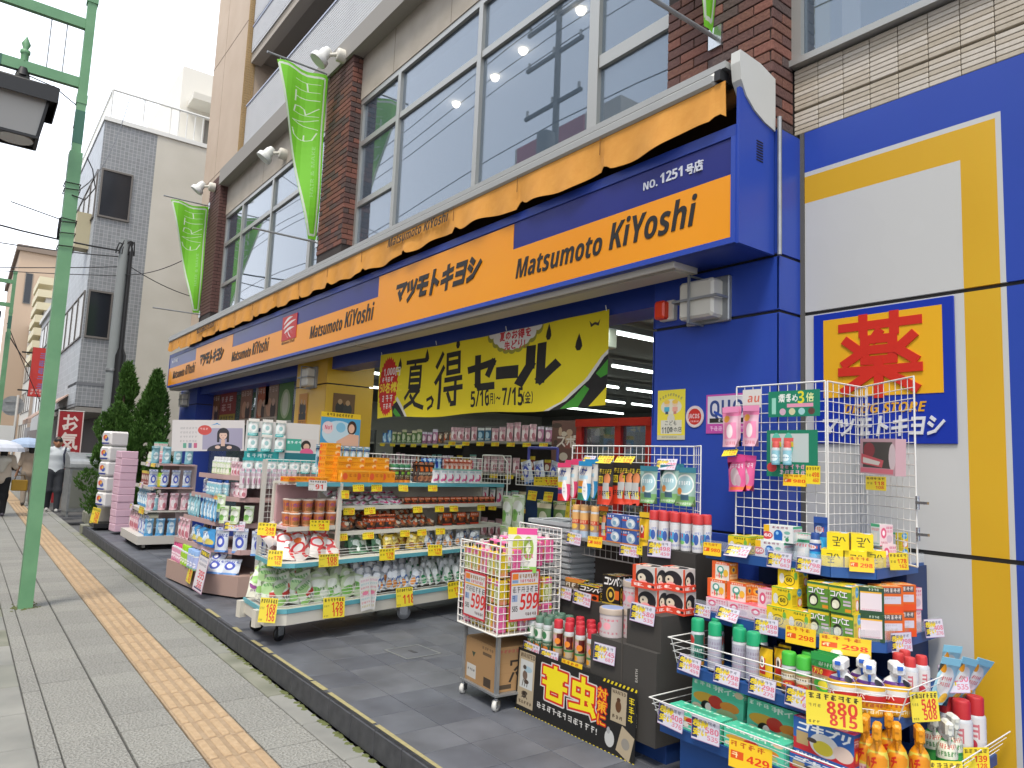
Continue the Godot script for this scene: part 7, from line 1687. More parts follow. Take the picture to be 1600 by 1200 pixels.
	put(bag("red_white_snack_bag", 0.2, 0.19, 0.09, "red_white_bag"), "red and white food bag heaped on the second shelf, street end of the gondola", "bag", "red and white bags", heap.call("", "", 0, 0, 0, 0.16, 0.62, 4, 0.61, -0.14, 4, 24.0), F)
	put(bag("foil_snack_bag", 0.13, 0.15, 0.05, "dark_green_bag"), "dark green and silver bag on the gondola's second shelf", "bag", "dark green bags", heap.call("", "", 0, 0, 0, 0.832, 1.177, 3, 0.61, -0.2, 2, 20.0), F)
	put(bag("yellow_snack_bag", 0.11, 0.15, 0.05, "yellow_bag"), "yellow pouch on the gondola's second shelf", "bag", "yellow pouches", heap.call("", "", 0, 0, 0, 1.206, 1.723, 4, 0.61, -0.22, 2, 12.0), F)
	put(bag("foil_snack_bag", 0.09, 0.14, 0.04, "foil_bag"), "small silver bag at the inner end of the gondola's second shelf", "bag", "small silver bags on the second shelf", heap.call("", "", 0, 0, 0, 1.752, 2.513, 8, 0.61, -0.22, 2, 10.0), F)
	put(bag("dark_snack_pack", 0.12, 0.08, 0.05, "brown_snack"), "brown snack pack on the gondola's third shelf", "pack", "brown snack packs", heap.call("", "", 0, 0, 0, 0.746, 1.866, 13, 0.82, -0.26, 3, 30.0), F)
	put(carton("orange_tray_box", 0.13, 0.12, 0.08, "orange_choc", "brown_snack"), "orange and brown display carton at the inner end of the third shelf", "box", "orange and brown display cartons", row(2.039, 2.441, 3, 0.815, -0.28, 0, 3, 1), F)
	put(hang("orange_pouch_pack", 0.11, 0.1, 0.05, "orange_choc"), "small orange pouch pack in the middle of the third shelf", "pack", "small orange pouch packs", row(1.077, 1.292, 3, 0.815, -0.24, 0, 6, 2, -0.06), F)
	put(bag("flat_snack_pack", 0.13, 0.06, 0.04, "white_pink_pouch"), "flat white pack lying on the gondola's fourth shelf", "pack", "flat white packs", heap.call("", "", 0, 0, 0, 0.689, 1.464, 8, 1.035, -0.26, 3, 60.0), F)
	put(carton("chocolate_box", 0.075, 0.062, 0.05, "orange_choc", "brown_snack"), "small orange and black chocolate box on the gondola's fourth shelf", "box", "small chocolate boxes", row(1.493, 2.699, 15, 1.032, -0.26, 0, 4, 2, -0.06), F)
	put(carton("snack_carton", 0.15, 0.055, 0.1, "orange_snack_box", "orange_snack_box2"), "orange snack carton stacked on the gondola's top shelf", "box", "orange snack cartons", row(0.746, 1.177, 4, 1.24, -0.3, 0, 3, 1, 0, 4, 0.056) + row(0.660, 0.660, 1, 1.24, -0.36, 0, 4, 1, 0, 6, 0.056), F)
	put(carton("snack_carton", 0.16, 0.1, 0.06, "orange_snack_box2", "orange_snack_box"), "larger orange snack carton standing in front on the top shelf", "box", "larger orange cartons", row(0.746, 1.177, 4, 1.24, -0.19, 0, 2), F)
	put(carton("orange_flat_box", 0.2, 0.04, 0.1, "orange_snack_box2"), "flat orange box lying at the street end of the gondola's top", "box", "flat orange boxes", [at(0.22, 1.24, -0.2, 6), at(0.42, 1.24, -0.2, -4)], F)
	put(can("coffee_jar", 0.045, 0.17, "coffee_jar", "2a6a44", 0.028, 0.044), "brown coffee jar with a green lid on the gondola's top shelf", "jar", "coffee jars with green lids", row(1.292, 1.436, 3, 1.24, -0.22, 0, 12, 2, -0.1), F)
	put(can("coffee_jar", 0.045, 0.17, "coffee_jar", "c03a30", 0.028, 0.044), "brown coffee jar with a red lid on the gondola's top shelf", "jar", "", [at(1.349, 1.24, -0.4)], F)
	put(hang("bean_pack", 0.1, 0.17, 0.05, "bean_pack"), "dark coffee-bean pack next to the jars on the top shelf", "pack", "dark coffee packs", row(1.622, 1.752, 3, 1.24, -0.22, 0, 4, 2, -0.06), F)
	put(hang("blue_pouch", 0.09, 0.2, 0.03, "blue_pouch"), "blue pouch in the back row of the gondola's top shelf", "pouch", "blue pouches", row(1.795, 1.981, 4, 1.25, -0.36, 0, 4), F)
	put(hang("red_pouch", 0.09, 0.2, 0.03, "red_pouch"), "red and white pouch in the back row of the gondola's top shelf", "pouch", "red and white pouches", row(2.111, 2.441, 6, 1.25, -0.36, 0, 4), F)
	put(bag("white_pink_pouch", 0.115, 0.14, 0.05, "white_pink_pouch"), "white pouch with a pink picture in the front row of the top shelf", "pouch", "white and pink pouches", row(1.809, 2.412, 7, 1.24, -0.2, 0, 5, 2, -0.05), F)
	put(hang("sachet_pack", 0.07, 0.17, 0.02, "sachet"), "blue sachet hanging under the blue board behind the orange cartons", "pack", "hanging blue sachets", row(0.62, 1.148, 8, 1.36, -0.47, 0, 4), F)
	var cupm := proto("noodle_cup", MB.new().lathe(Transform3D(), [Vector2(0.036, 0), Vector2(0.048, 0.105)], 16, c("cup"), false), [["lid", MB.new().lathe(Transform3D(), [Vector2(0.0505, 0.104), Vector2(0.0505, 0.109), Vector2(0.046, 0.111)], 16, sol("cdbfb4"))]])
	put(cupm, "orange-brown noodle cup stacked on the pink shelf at the gondola's street end", "noodle cup", "noodle cups", row(0.25, 0.6, 4, 0.872, -0.21, 0, 20, 2, -0.1, 2, 0.111), F)
	sign_card("display_board", "board_blue", 0.44, 0.3, G * at(-0.5, 1.56, -0.86, 90), "blue and yellow board picturing a smiling woman above the orange cartons", "display board")

func far_racks() -> void:
	# three more racks along the front, seen past the gondola
	var pk := col("b99a96", 0.6)
	var wd := col("a98f84", 0.6)
	var wt := col("c4c0b8", 0.5)
	var t := thing("toiletries_rack", "pink stepped rack of blue toiletries with a wooden hexagonal base, behind the white gondola", "display rack", at(-8.3, 0.14, -2.5))
	var hexq := [[-0.72, 0.5], [0.37, 0.4], [0.8, 0.16], [0.86, -0.6], [-0.75, -0.6]]
	var sc := func(k: float) -> Array:
		var o := []
		for e in hexq: o.append([e[0] * k + 0.05 * (1 - k), e[1] * k - 0.1 * (1 - k)])
		return o
	obj("base", shelf_poly(MB.new(), hexq, 0.22, 0.2), wd, t)
	for e in [[0.46, 0.92], [0.72, 0.82], [0.98, 0.74], [1.2, 0.66]]:
		obj("shelf", shelf_poly(MB.new(), sc.call(e[1]), e[0], 0.02), pk, t)
		obj("shelf_lip", lip(sc.call(e[1]), e[0] - 0.01, 0.05, 3), pk, t)
	obj("core", MB.new().ab(Vector3(-0.4, 0.2, -0.6), Vector3(0.5, 1.3, -0.12)), col("8a7674", 0.8), t)
	obj("upright", MB.new().ab(Vector3(0.84, 0.02, -0.02), Vector3(0.88, 1.4, 0.02)), wt, t)
	obj("wire_side", grid(0.55, 1.3, 0.06), M.wire, t, at(0.87, 0.1, 0.0, 90))
	obj("side_shelf_back", MB.new().ab(Vector3(0.6, 0.3, -0.9), Vector3(0.66, 1.3, -0.3)), pk, t)
	for yy in [0.66, 0.86, 1.1]: obj("side_shelf", MB.new().ab(Vector3(0.66, yy - 0.015, -0.9), Vector3(0.92, yy, -0.3)), pk, t)
	cards(t, [["big498", 0.1, 0.08, 0.46, 0, 0.22, 0.18], ["yellow_card2", -0.5, 0.1, 0.28, -50, 0.3, 0.18], ["orange_card1", 0.1, 0.42, 0.36, 0, 0.26, 0.1], ["yellow_card3", -0.4, 0.42, 0.2, -48, 0.2, 0.1], ["white_card2", 0.66, 0.66, 0.2, 50, 0.22, 0.1], ["yellow_card4", -0.3, 0.68, 0.2, -40, 0.26, 0.1], ["orange_card0", 0.3, 0.95, 0.3, 0, 0.2, 0.07], ["yellow_card0", 0.94, 0.62, -0.45, 90, 0.14, 0.07], ["yellow_card3", 0.94, 0.8, -0.5, 90, 0.26, 0.08], ["yellow_card1", 0.94, 1.05, -0.42, 90, 0.12, 0.06]])
	var T := at(-8.3, 0.14, -2.5)
	put(can("shampoo_bottle", 0.04, 0.2, "pink_bottle", "d8578a", 0.04, 0.02), "pink bottle in the lowest row of the toiletries rack", "bottle", "pink bottles", row(-0.66, -0.34, 5, 0.22, 0.43, 0, 10, 2, -0.09), T)
	put(can("shampoo_bottle", 0.042, 0.21, "lime_bottle", "9ad02a", 0.06, 0.03), "lime-green bottle in the lowest row of the toiletries rack", "bottle", "lime bottles", row(-0.3, -0.1, 3, 0.22, 0.34, 0, 10), T * at(0, 0, 0.08))
	put(can("shampoo_bottle", 0.045, 0.2, "lilac_bottle", "8fb0dc", 0.05, 0.04), "lilac bottle in the lowest row of the toiletries rack", "bottle", "lilac bottles", row(0.0, 0.24, 3, 0.22, 0.34, 0, 10), T * at(0, 0, 0.08))
	put(bag("wipes_pack", 0.2, 0.16, 0.1, "white_blue_pack"), "white and blue wipes pack at the right of the rack's lowest row", "pack", "white and blue wipes packs", [at(0.38, 0.22, 0.33, 10, -20), at(0.52, 0.22, 0.24, 40, -24), at(0.64, 0.22, 0.12, 45, -20), at(0.45, 0.3, 0.22, 20, -34)], T * at(0, 0, 0.08))
	put(bag("nappy_pack", 0.24, 0.19, 0.1, "diaper_pack"), "bright blue pack in the second row of the toiletries rack", "pack", "bright blue packs", [at(-0.1, 0.47, 0.28), at(0.14, 0.47, 0.29, 4), at(0.36, 0.47, 0.27, 14)], T * at(0, 0, 0.08))
	put(hang("refill_pouch", 0.15, 0.22, 0.07, "white_blue_pack"), "white pouch with blue print at the sides of the second row", "pouch", "white and blue pouches", [at(-0.5, 0.47, -0.02, -45), at(-0.4, 0.47, 0.1, -40), at(0.56, 0.44, 0.2, 44), at(0.7, 0.44, 0.06, 60), at(0.8, 0.42, -0.1, 70)], T * at(0, 0, 0.08))
	put(hang("refill_pouch", 0.11, 0.2, 0.05, "blue_refill"), "pale blue refill pouch in the third row of the toiletries rack", "pouch", "pale blue refill pouches", row(-0.1, 0.4, 5, 0.73, 0.24, 0, 8, 2, -0.07) + [at(-0.26, 0.73, 0.15, -40), at(-0.36, 0.73, 0.05, -45)], T * at(0, 0, 0.08))
	put(can("small_bottle", 0.025, 0.17, "aqua_bottle", "2a4f94", 0.03, 0.014), "small clear bottle with a blue cap in the fourth row of the toiletries rack", "bottle", "small blue-capped bottles", row(-0.1, 0.34, 7, 0.99, 0.2, 0, 20, 2, -0.07), T * at(0, 0, 0.08))
	put(hang("pink_strip_pack", 0.1, 0.12, 0.04, "pinkish_pack"), "pale pink pack in the upper row at the corner of the toiletries rack", "pack", "pale pink packs", row(0.2, 0.62, 5, 1.21, 0.12, 10, 6, 2, -0.06) + row(0.3, 0.6, 3, 0.99, 0.12, 40, 6), T)
	put(hang("bright_bath_pouch", 0.1, 0.15, 0.05, "lime_bag"), "green and white pouch in the wire basket at the rack's front corner", "pouch", "green and white pouches", [at(0.56, 0.73, 0.2, 50), at(0.66, 0.73, 0.12, 50), at(0.5, 0.84, 0.22, 40), at(0.72, 0.74, 0.0, 60)], T * at(0, 0, 0.08))
	put(carton("magenta_box", 0.13, 0.1, 0.05, "pink_magenta_box"), "magenta box on the pink side shelves facing the gondola", "box", "magenta boxes", [at(0.86, 0.66, -0.42, 90), at(0.86, 0.66, -0.58, 90), at(0.86, 0.86, -0.42, 90), at(0.86, 0.86, -0.58, 90), at(0.86, 0.5, -0.42, 90), at(0.86, 0.5, -0.58, 90)], T)
	put(hang("pink_bath_pack", 0.12, 0.2, 0.06, "pinkish_pack"), "pink pack low at the left end of the toiletries rack", "pack", "pink packs at the rack's left end", row(-0.64, -0.36, 3, 0.47, 0.32, 0, 10), T * at(0, 0, 0.08))
	put(hang("clear_refill", 0.12, 0.21, 0.06, "aqua_bottle"), "aqua refill pack in the left half of the third row", "pack", "aqua refill packs", row(-0.56, -0.2, 4, 0.73, 0.26, 0, 10), T * at(0, 0, 0.08))
	put(can("white_pump_bottle", 0.035, 0.2, "white_blue_pack", "c8ccd4", 0.05, 0.015), "white pump bottle in the left half of the fourth row", "bottle", "white pump bottles", row(-0.5, -0.18, 4, 0.99, 0.2, 0, 20, 2, -0.08), T)
	put(can("mint_bottle", 0.035, 0.19, "lime_bag", "d8d8d4", 0.04, 0.02), "mint-green bottle on the toiletries rack's top board, at the left", "bottle", "mint-green bottles", row(-0.44, 0.1, 6, 1.21, 0.14, 0, 20, 2, -0.08), T)
	put(hang("hook_pack", 0.11, 0.15, 0.02, "tooth_blister", "e0dcd4"), "small white blister hooked over the blank half of the toothpaste board", "pack", "blisters on the toothpaste board", row(-0.32, -0.04, 3, 1.62, 0.03, 0, 4) + row(-0.32, -0.04, 3, 1.78, 0.03, 0, 4), at(-7.7, 0.0, -2.76, 84))
	put(can("pale_tube", 0.018, 0.2, "white_tube", "c4a8b8", 0.03, 0.012), "slim pale pink tube in the long row above the pink side shelves", "tube", "slim pale tubes", row(-0.36, -0.9, 11, 1.1, -0.86, 0, 20, 2, -0.05), T * at(0, 0, 0, 90) * at(0.7, 0, 1.68))
	sign_card("display_board", "board_woman", 0.78, 0.36, at(-8.85, 1.6, -2.3, 72, 0, 3), "white display board picturing a dark-haired woman above the toiletries rack", "display board")
	sign_card("display_board", "board_teal", 0.78, 0.5, at(-7.7, 1.44, -2.76, 84), "white and teal toothpaste display board between the toiletries rack and yellow pillar", "display board")
	put(hang("toothbrush_blister", 0.1, 0.12, 0.03, "tooth_blister", "2aa0a0"), "white and teal blister pack below the toothpaste board", "pack", "white and teal blister packs", row(-0.36, 0.36, 7, 1.3, 0.06, 0, 5, 2, 0.05), at(-7.7, 0.1, -2.76, 84))
	# second rack
	t = thing("household_rack", "pale wheeled rack of refill pouches, third rack along behind the toiletries rack", "display rack", at(-12.2, 0.14, -2.55))
	obj("base", MB.new().ab(Vector3(-0.75, 0.08, -0.4), Vector3(0.6, 0.2, 0.4)), wt, t)
	for e in [[0.56, 0.3], [0.9, 0.25], [1.24, 0.2]]:
		obj("shelf", MB.new().ab(Vector3(-0.7, e[0] - 0.02, -0.3), Vector3(0.6, e[0], e[1])), pk if e[0] > 0.6 else wt, t)
		obj("shelf_lip", MB.new().ab(Vector3(-0.7, e[0] - 0.045, e[1]), Vector3(0.6, e[0] + 0.005, e[1] + 0.012)), wt, t)
	obj("core", MB.new().ab(Vector3(-0.6, 0.2, -0.35), Vector3(0.5, 1.24, -0.1)), col("b9a5a2", 0.7), t)
	for e in [[-0.66, 0.3], [0.5, 0.3], [-0.66, -0.3], [0.5, -0.3]]: caster(t, e[0], 0, e[1], 0.04, 10, M.black)
	cards(t, [["yellow_card0", 0.3, 0.5, 0.33, 0, 0.3, 0.1], ["white_card3", -0.5, 0.5, 0.33, 0, 0.2, 0.1], ["white_card0", -0.2, 0.85, 0.28, 0, 0.24, 0.09], ["yellow_card3", 0.3, 1.19, 0.23, 0, 0.24, 0.08], ["white_card4", -0.1, 1.19, 0.23, 0, 0.3, 0.08]])
	T = at(-12.2, 0.14, -2.55)
	put(hang("pattern_pouch", 0.17, 0.26, 0.07, "pinkish_pack"), "pink and white pouch in the lowest row of the household rack", "pouch", "pink and white pouches", row(-0.62, -0.1, 4, 0.2, 0.28, 0, 8), T)
	put(hang("pattern_pouch", 0.17, 0.26, 0.07, "white_blue_pack"), "white and blue pouch in the lowest row of the household rack", "pouch", "white and blue pouches of the household rack", row(0.08, 0.5, 3, 0.2, 0.28, 0, 8), T)
	put(hang("refill_pouch", 0.14, 0.24, 0.07, "blue_refill"), "pale blue pouch in the middle row of the household rack", "pouch", "pale blue pouches of the household rack", row(-0.6, 0.1, 6, 0.57, 0.2, 0, 8, 2, -0.07), T)
	put(can("aqua_canister", 0.06, 0.22, "aqua_bottle", "d4dcdc", 0.03, 0.05), "pale aqua canister at the right of the middle row", "canister", "pale aqua canisters", row(0.24, 0.52, 3, 0.57, 0.2, 0, 20), T)
	put(carton("red_face_box", 0.12, 0.2, 0.06, "shop_pack_a"), "dark red box in the upper row of the household rack", "box", "dark red boxes", row(-0.6, -0.2, 4, 0.91, 0.16, 0, 4), T)
	put(carton("orange_hook_box", 0.12, 0.2, 0.06, "orange_clear_pack"), "orange clear pack at the right of the upper row", "pack", "orange clear packs", row(0.1, 0.24, 2, 0.91, 0.16, 0, 3), T)
	put(carton("lime_hook_box", 0.12, 0.2, 0.06, "lime_clear_pack"), "lime-yellow clear pack at the far right of the upper row", "pack", "lime-yellow clear packs", row(0.38, 0.52, 2, 0.91, 0.16, 0, 3), T)
	put(can("lime_jar", 0.04, 0.16, "lime_bag", "c8c8b4", 0.03, 0.03), "small green bottle on top of the household rack", "bottle", "small green bottles", row(-0.6, -0.1, 6, 1.25, 0.1, 0, 12), T)
	put(can("pink_jar", 0.05, 0.18, "pinkish_pack", "d8b0b0", 0.03, 0.04), "pale pink bottle on top of the household rack", "bottle", "pale pink bottles on the household rack", row(0.06, 0.5, 4, 1.25, 0.1, 0, 12), T)
	for e in [[0.2, "blue_refill"], [0.57, "pinkish_pack"], [0.91, "white_blue_pack"], [1.25, "aqua_bottle"]]:
		put(hang("side_pouch", 0.12, 0.22, 0.06, e[1]), {"blue_refill": "pale blue pouch low on the household rack's near side", "pinkish_pack": "pink pouch on the household rack's near side", "white_blue_pack": "blue-printed pouch high on the household rack's near side", "aqua_bottle": "aqua pack on the household rack's near top corner"}[e[1]], "pouch", "pouches on the household rack's near side, %s" % e[1].replace("_", " "), row(0.2, -0.26, 4, e[0], 0.0, 0, 8), T * at(0.6, 0, 0, 90) * at(0, 0, -0.03))
	put(carton("tissue_box", 0.3, 0.16, 0.14, "white_side"), "pale blue tissue box standing on the household rack's top", "box", "", [at(-0.42, 1.41, 0.0)], T)
	# far end: rack of kitchen-paper packs and the stack of pink boxes
	t = thing("paper_roll_rack", "narrow white post rack of paper-roll packs at the far end of the step", "display rack", at(-14.75, 0.14, -2.2))
	obj("post", MB.new().ab(Vector3(-0.28, 0.0, -0.24), Vector3(-0.22, 1.36, 0.12)), wt, t)
	obj("base", MB.new().ab(Vector3(-0.3, 0.05, -0.25), Vector3(0.26, 0.12, 0.22)), M.black, t)
	obj("back", MB.new().ab(Vector3(-0.22, 0.12, -0.22), Vector3(0.24, 1.4, -0.18)), wt, t)
	cards(t, [["big168", 0.02, 0.1, 0.2, 10, 0.34, 0.28]])
	put(proto("paper_roll_pack", MB.new().bev(0, 0.13, 0, 0.36, 0.26, 0.3, 0.03, c("tissue_pack"))), "white pack of paper rolls with a red and blue emblem, stacked on the post rack", "pack", "stacked paper-roll packs", row(0.02, 0.02, 1, 0.4, 0.0, 14, 2, 1, 0, 5, 0.27), at(-14.75, 0.14, -2.2))
	put(proto("pink_pulp_box", MB.new().bev(0, 0.06, 0, 0.34, 0.12, 0.26, 0.008, c("pale_pink"))), "pale pink carton in the tall stack beside the paper-roll packs", "carton", "stacked pale pink cartons", row(0, 0, 1, 0.05, 0, 6, 1.5, 1, 0, 11, 0.123), at(-13.95, 0.14, -2.3))
	sign_card("standing_price_card", "card395", 0.24, 0.42, at(-7.75, 0.2, -2.02, 8, -6, -6), "tall white price card reading 395, leaning at the foot of the toiletries rack", "price sign")

func shop_inside() -> void:
	# a red-framed notice stand, shelves and hung goods in the dim shop
	var t := thing("red_framed_case", "red-framed glass case standing inside the opening behind the dark rack", "case", at(-4.55, 0.14, -4.7))
	var rd := col("b81f1c", 0.4)
	for x in [-0.42, 0.08, 0.44]: obj("post", MB.new().b(x, 0.92, 0.1, 0.07, 1.84, 0.08), rd, t)
	obj("top_rail", MB.new().b(0.0, 1.86, 0.1, 0.92, 0.07, 0.1).b(0.44, 1.86, -0.2, 0.07, 0.07, 0.6), rd, t)
	obj("glass", MB.new().b(-0.17, 0.95, 0.1, 0.43, 1.75, 0.01).b(0.26, 0.95, 0.1, 0.29, 1.75, 0.01), M.glass, t)
	obj("white_board", MB.new().b(-0.17, 1.62, 0.0, 0.43, 0.26, 0.02), M.white, t)
	obj("back", MB.new().b(0, 0.9, -0.3, 0.9, 1.8, 0.03), col("4a4844", 0.8), t)
	var kinds := ["shop_pack_a", "shop_pack_b", "shop_pack_c", "shop_pack_d", "white_pink_pouch", "brown_snack", "blue_pouch", "pinkish_pack"]
	for s in [[-7.4, -5.6, 12, "first", 2.0], [-6.3, -6.8, 14, "second", 2.6], [-5.0, -8.6, 10, "third", 2.4], [-8.6, -8.8, 8, "fourth", 2.2], [-4.0, -6.6, 30, "fifth", 1.6], [-10.2, -6.4, 14, "sixth", 3.0], [-12.8, -5.6, 0, "seventh", 2.4]]:
		var r := thing("shop_shelf", "dim %s shelf unit of hung goods inside the shop, counted from the gondola inwards" % s[3], "shelf", at(s[0], 0.14, s[1], s[2]))
		var L: float = s[4]
		obj("back_panel", MB.new().b(0, 1.0, -0.2, L, 1.9, 0.04), col("4c4a48", 0.8), r)
		var gd := MB.new()
		for k in 5:
			obj("shelf_board", MB.new().b(0, 0.12 + k * 0.4, 0, L, 0.03, 0.4), col("9a9790", 0.6), r)
			var x := -L / 2 + 0.08
			var kk := rng.randi() % kinds.size()
			while x < L / 2 - 0.06:
				if rng.randf() < 0.25: kk = rng.randi() % kinds.size()
				gd.pillow(at(x, 0.14 + k * 0.4, 0.1, rng.randf_range(-8, 8)), 0.11, rng.randf_range(0.16, 0.24), 0.05, c(kinds[kk]), 3)
				x += 0.125
		stuff(obj("packed_goods", gd, M.pack, r))
		var pc := MB.new()
		for k in 5:
			for i in int(L / 0.26): card(pc, at(-L / 2 + 0.15 + i * 0.26, 0.07 + k * 0.4, 0.205, 0, -8), 0.13, 0.06, c("yellow_card%d" % (rng.randi() % 6)))
		stuff(obj("price_cards", pc, M.pack, r))
	sign_card("sports_poster", "sports_poster", 1.1, 0.5, at(-5.9, 1.62, -5.6, 12), "dark poster of small food pictures inside the shop above the hung goods", "poster")
	sign_card("beach_poster", "blue_poster", 0.6, 0.5, at(-5.05, 1.62, -5.5, 8), "blue beach poster inside the shop left of the red-framed case", "poster")
	# wire baskets of pale packs behind the gondola's end
	t = thing("inner_wire_rack", "dark blue hanging rack of pale pouches just inside the opening, between gondola and red case", "display rack", at(-5.3, 0.14, -4.45, 10))
	obj("board", MB.new().b(0, 0.85, -0.1, 0.62, 1.1, 0.03), col("17365e", 0.6), t)
	obj("wire_basket", grid(0.6, 0.14, 0.04).add(grid(0.16, 0.14, 0.04), at(0.6, 0, 0, 90)), M.wire, t, at(-0.3, 1.26, 0.08))
	obj("purple_handle", MB.new().tube([Vector3(-0.22, 1.4, 0), Vector3(-0.22, 1.62, 0), Vector3(0.14, 1.62, 0), Vector3(0.14, 1.4, 0)], 0.014, 6), col("4a4a9a", 0.5), t)
	cards(t, [["yellow_card0", 0.1, 1.27, 0.1, 0, 0.32, 0.08], ["yellow_card1", -0.12, 1.12, 0.05, 0, 0.11, 0.09], ["yellow_card2", 0.08, 1.12, 0.05, 0, 0.11, 0.09], ["yellow_card3", -0.1, 0.74, 0.05, 0, 0.11, 0.08], ["yellow_card4", 0.1, 0.74, 0.05, 0, 0.11, 0.08], ["yellow_card0", 0.34, 0.9, 0.06, -10, 0.13, 0.26]])
	T_inside()
func T_inside() -> void:
	var T := at(-5.3, 0.14, -4.45, 10)
	put(hang("white_leaf_pouch", 0.15, 0.28, 0.06, "lime_bag"), "white pouch with a green leaf at the left of the dark blue hanging rack", "pouch", "white leaf pouches", [at(-0.38, 0.84, 0.1, -6), at(-0.22, 0.86, 0.12, 4), at(-0.36, 0.56, 0.14, -4), at(-0.2, 0.58, 0.12)], T)
	put(hang("garden_pouch", 0.18, 0.24, 0.05, "shop_pack_c"), "brown and green pouch hanging on the dark blue rack", "pouch", "brown and green pouches", [at(0.0, 0.86, 0.0), at(0.02, 0.5, 0.0), at(0.2, 0.86, 0.0)], T)
	put(bag("striped_pouch", 0.13, 0.22, 0.06, "white_blue_pack"), "white and blue pouch leaning in the wire basket of the dark blue rack", "pouch", "white and blue pouches in the wire basket", [at(-0.18, 1.28, 0.02, 0, 0, 16), at(-0.04, 1.28, 0.02, 0, 0, 10), at(0.1, 1.28, 0.02, 0, 0, -14), at(0.22, 1.28, 0.0, 0, 0, -20)], T)
# ------------------------------------------------------------ the street
func lamp_post(x: float, z: float, label: String) -> Node3D:
	var t := thing("street_lamp", label, "street lamp", at(x, 0, z), "green street lamps along the kerb")
	obj("lower_post", MB.new().b(0, 2.32, 0, 0.15, 4.66, 0.12), M.polegreen, t)
	obj("upper_post", MB.new().b(0, 5.5, 0, 0.1, 1.7, 0.085), M.polegreen, t)
	obj("dark_patch", MB.new().b(0, 4.93, 0, 0.104, 0.36, 0.089), col("3a6a58", 0.6), t)
	obj("post_cap", MB.new().b(0, 6.36, 0, 0.12, 0.07, 0.105), M.polegreen, t)
	obj("collar", MB.new().b(0, 5.24, 0, 0.112, 0.1, 0.097), M.polegreen, t)
	for e in [[6.08, 1.5], [5.42, 0.68]]: obj("arm", MB.new().b(0, e[0], e[1] / 2 + 0.04, 0.06, 0.11, e[1]), M.polegreen, t)
	obj("arm_end", MB.new().b(0, 5.42, 0.745, 0.062, 0.112, 0.06), col("3a6a58", 0.6), t)
	for e in [0.2, 0.34]: obj("hanging_rod", MB.new().tube([Vector3(0, 5.47, e), Vector3(0, 6.03, e)], 0.006, 5), M.galv, t)
	obj("finial", MB.new().lathe(at(0, 5.47, 0.53), [Vector2(0.035, 0), Vector2(0.035, 0.08), Vector2(0.045, 0.085), Vector2(0.045, 0.12), Vector2(0.02, 0.13), Vector2(0.042, 0.19), Vector2(0.0, 0.28)], 8), M.polegreen, t)
	var l := obj("lantern", MB.new().lathe(at(0, 5.15, 0.53, 45), [Vector2(0.5, 0.0), Vector2(0.5, 0.02), Vector2(0.12, 0.11), Vector2(0.07, 0.2)], 4).lathe(at(0, 5.15, 0.53), [Vector2(0.075, 0.18), Vector2(0.05, 0.28)], 10), M.black, t)
	for i in 4:
		var a := at(0, 5.0, 0.53, i * 90.0)
		obj("roof_skirt", MB.new().box(a * at(0, 0.07, 0.352), Vector3(0.7, 0.17, 0.012)), M.black, l)
		obj("milk_glass", MB.new().quad_at(a, [Vector3(-0.2, -0.42, 0.2), Vector3(0.2, -0.42, 0.2), Vector3(0.28, 0.12, 0.28), Vector3(-0.28, 0.12, 0.28)]), col("a9a7a2", 0.5), l)
		obj("corner_bar", MB.new().bar(a * Vector3(-0.2, -0.43, 0.2), a * Vector3(-0.285, 0.13, 0.285), 0.03, 0.03), M.black, l)
		obj("base_bar", MB.new().bar(a * Vector3(-0.21, -0.43, 0.205), a * Vector3(0.21, -0.43, 0.205), 0.035, 0.03), M.black, l)
	obj("round_lens", MB.new().lathe(at(0, 4.565, 0.53), [Vector2(0.18, 0.0), Vector2(0.18, 0.02)], 20), M.white, l)
	l.scale = Vector3.ONE * 0.87; l.position = Vector3(0, 5.2, 0.53) * 0.13
	return t

func conifer(called: String, label: String, x: float, z: float, h: float, r: float, seed_: int) -> void:
	var t := thing(called, label, "tree", at(x, 0.1, z), "conifers at the end of the shop")
	rng.seed = seed_
	obj("trunk", MB.new().lathe(Transform3D(), [Vector2(0.07, 0), Vector2(0.05, h * 0.4), Vector2(0.01, h * 0.9)], 8), M.bark, t)
	var b := MB.new()
	var lobes := []
	for i in 46:
		var f := rng.randf()
		var a := rng.randf() * TAU
		var rr := r * pow(1.0 - f, 0.75) * rng.randf_range(0.35, 0.8) * (1.0 if f > 0.1 else 0.75)
		lobes.append([Vector3(sin(a) * rr, 0.12 + f * (h - 0.5), cos(a) * rr), rng.randf_range(0.14, 0.24) * (1.15 - f * 0.6), rng.randf_range(0.3, 0.6)])
	lobes.append([Vector3(0, h - 0.45, 0), 0.09, 0.48])
	for l in lobes:
		for i in 260:
			# a flame-shaped clump of upright sprays
			var v := rng.randf()
			var a := rng.randf() * TAU
			var prof: float = sin(PI * clampf(v * 0.85 + 0.12, 0, 1)) * l[1]
			var k := rng.randf_range(0.72, 1.08)
			var p: Vector3 = l[0] + Vector3(sin(a) * prof * k, (v - 0.3) * l[2], cos(a) * prof * k)
			var d := (Vector3(sin(a), 1.5, cos(a)) + Vector3(rng.randf_range(-1, 1), rng.randf_range(-0.4, 0.4), rng.randf_range(-1, 1)) * 0.6).normalized()
			var s := d.cross(Vector3(rng.randf_range(-1, 1), rng.randf_range(-0.3, 0.3), rng.randf_range(-1, 1))).normalized()
			var n := rng.randf_range(0.05, 0.095)
			b.tri(p - s * 0.018, p + s * 0.018, p + d * n)
			b.tri(p - s.cross(d) * 0.016 + d * n * 0.2, p + s.cross(d) * 0.016 + d * n * 0.2, p + d * n * 1.1 + s * 0.02)
	obj("crown", b, M.leaf, t)

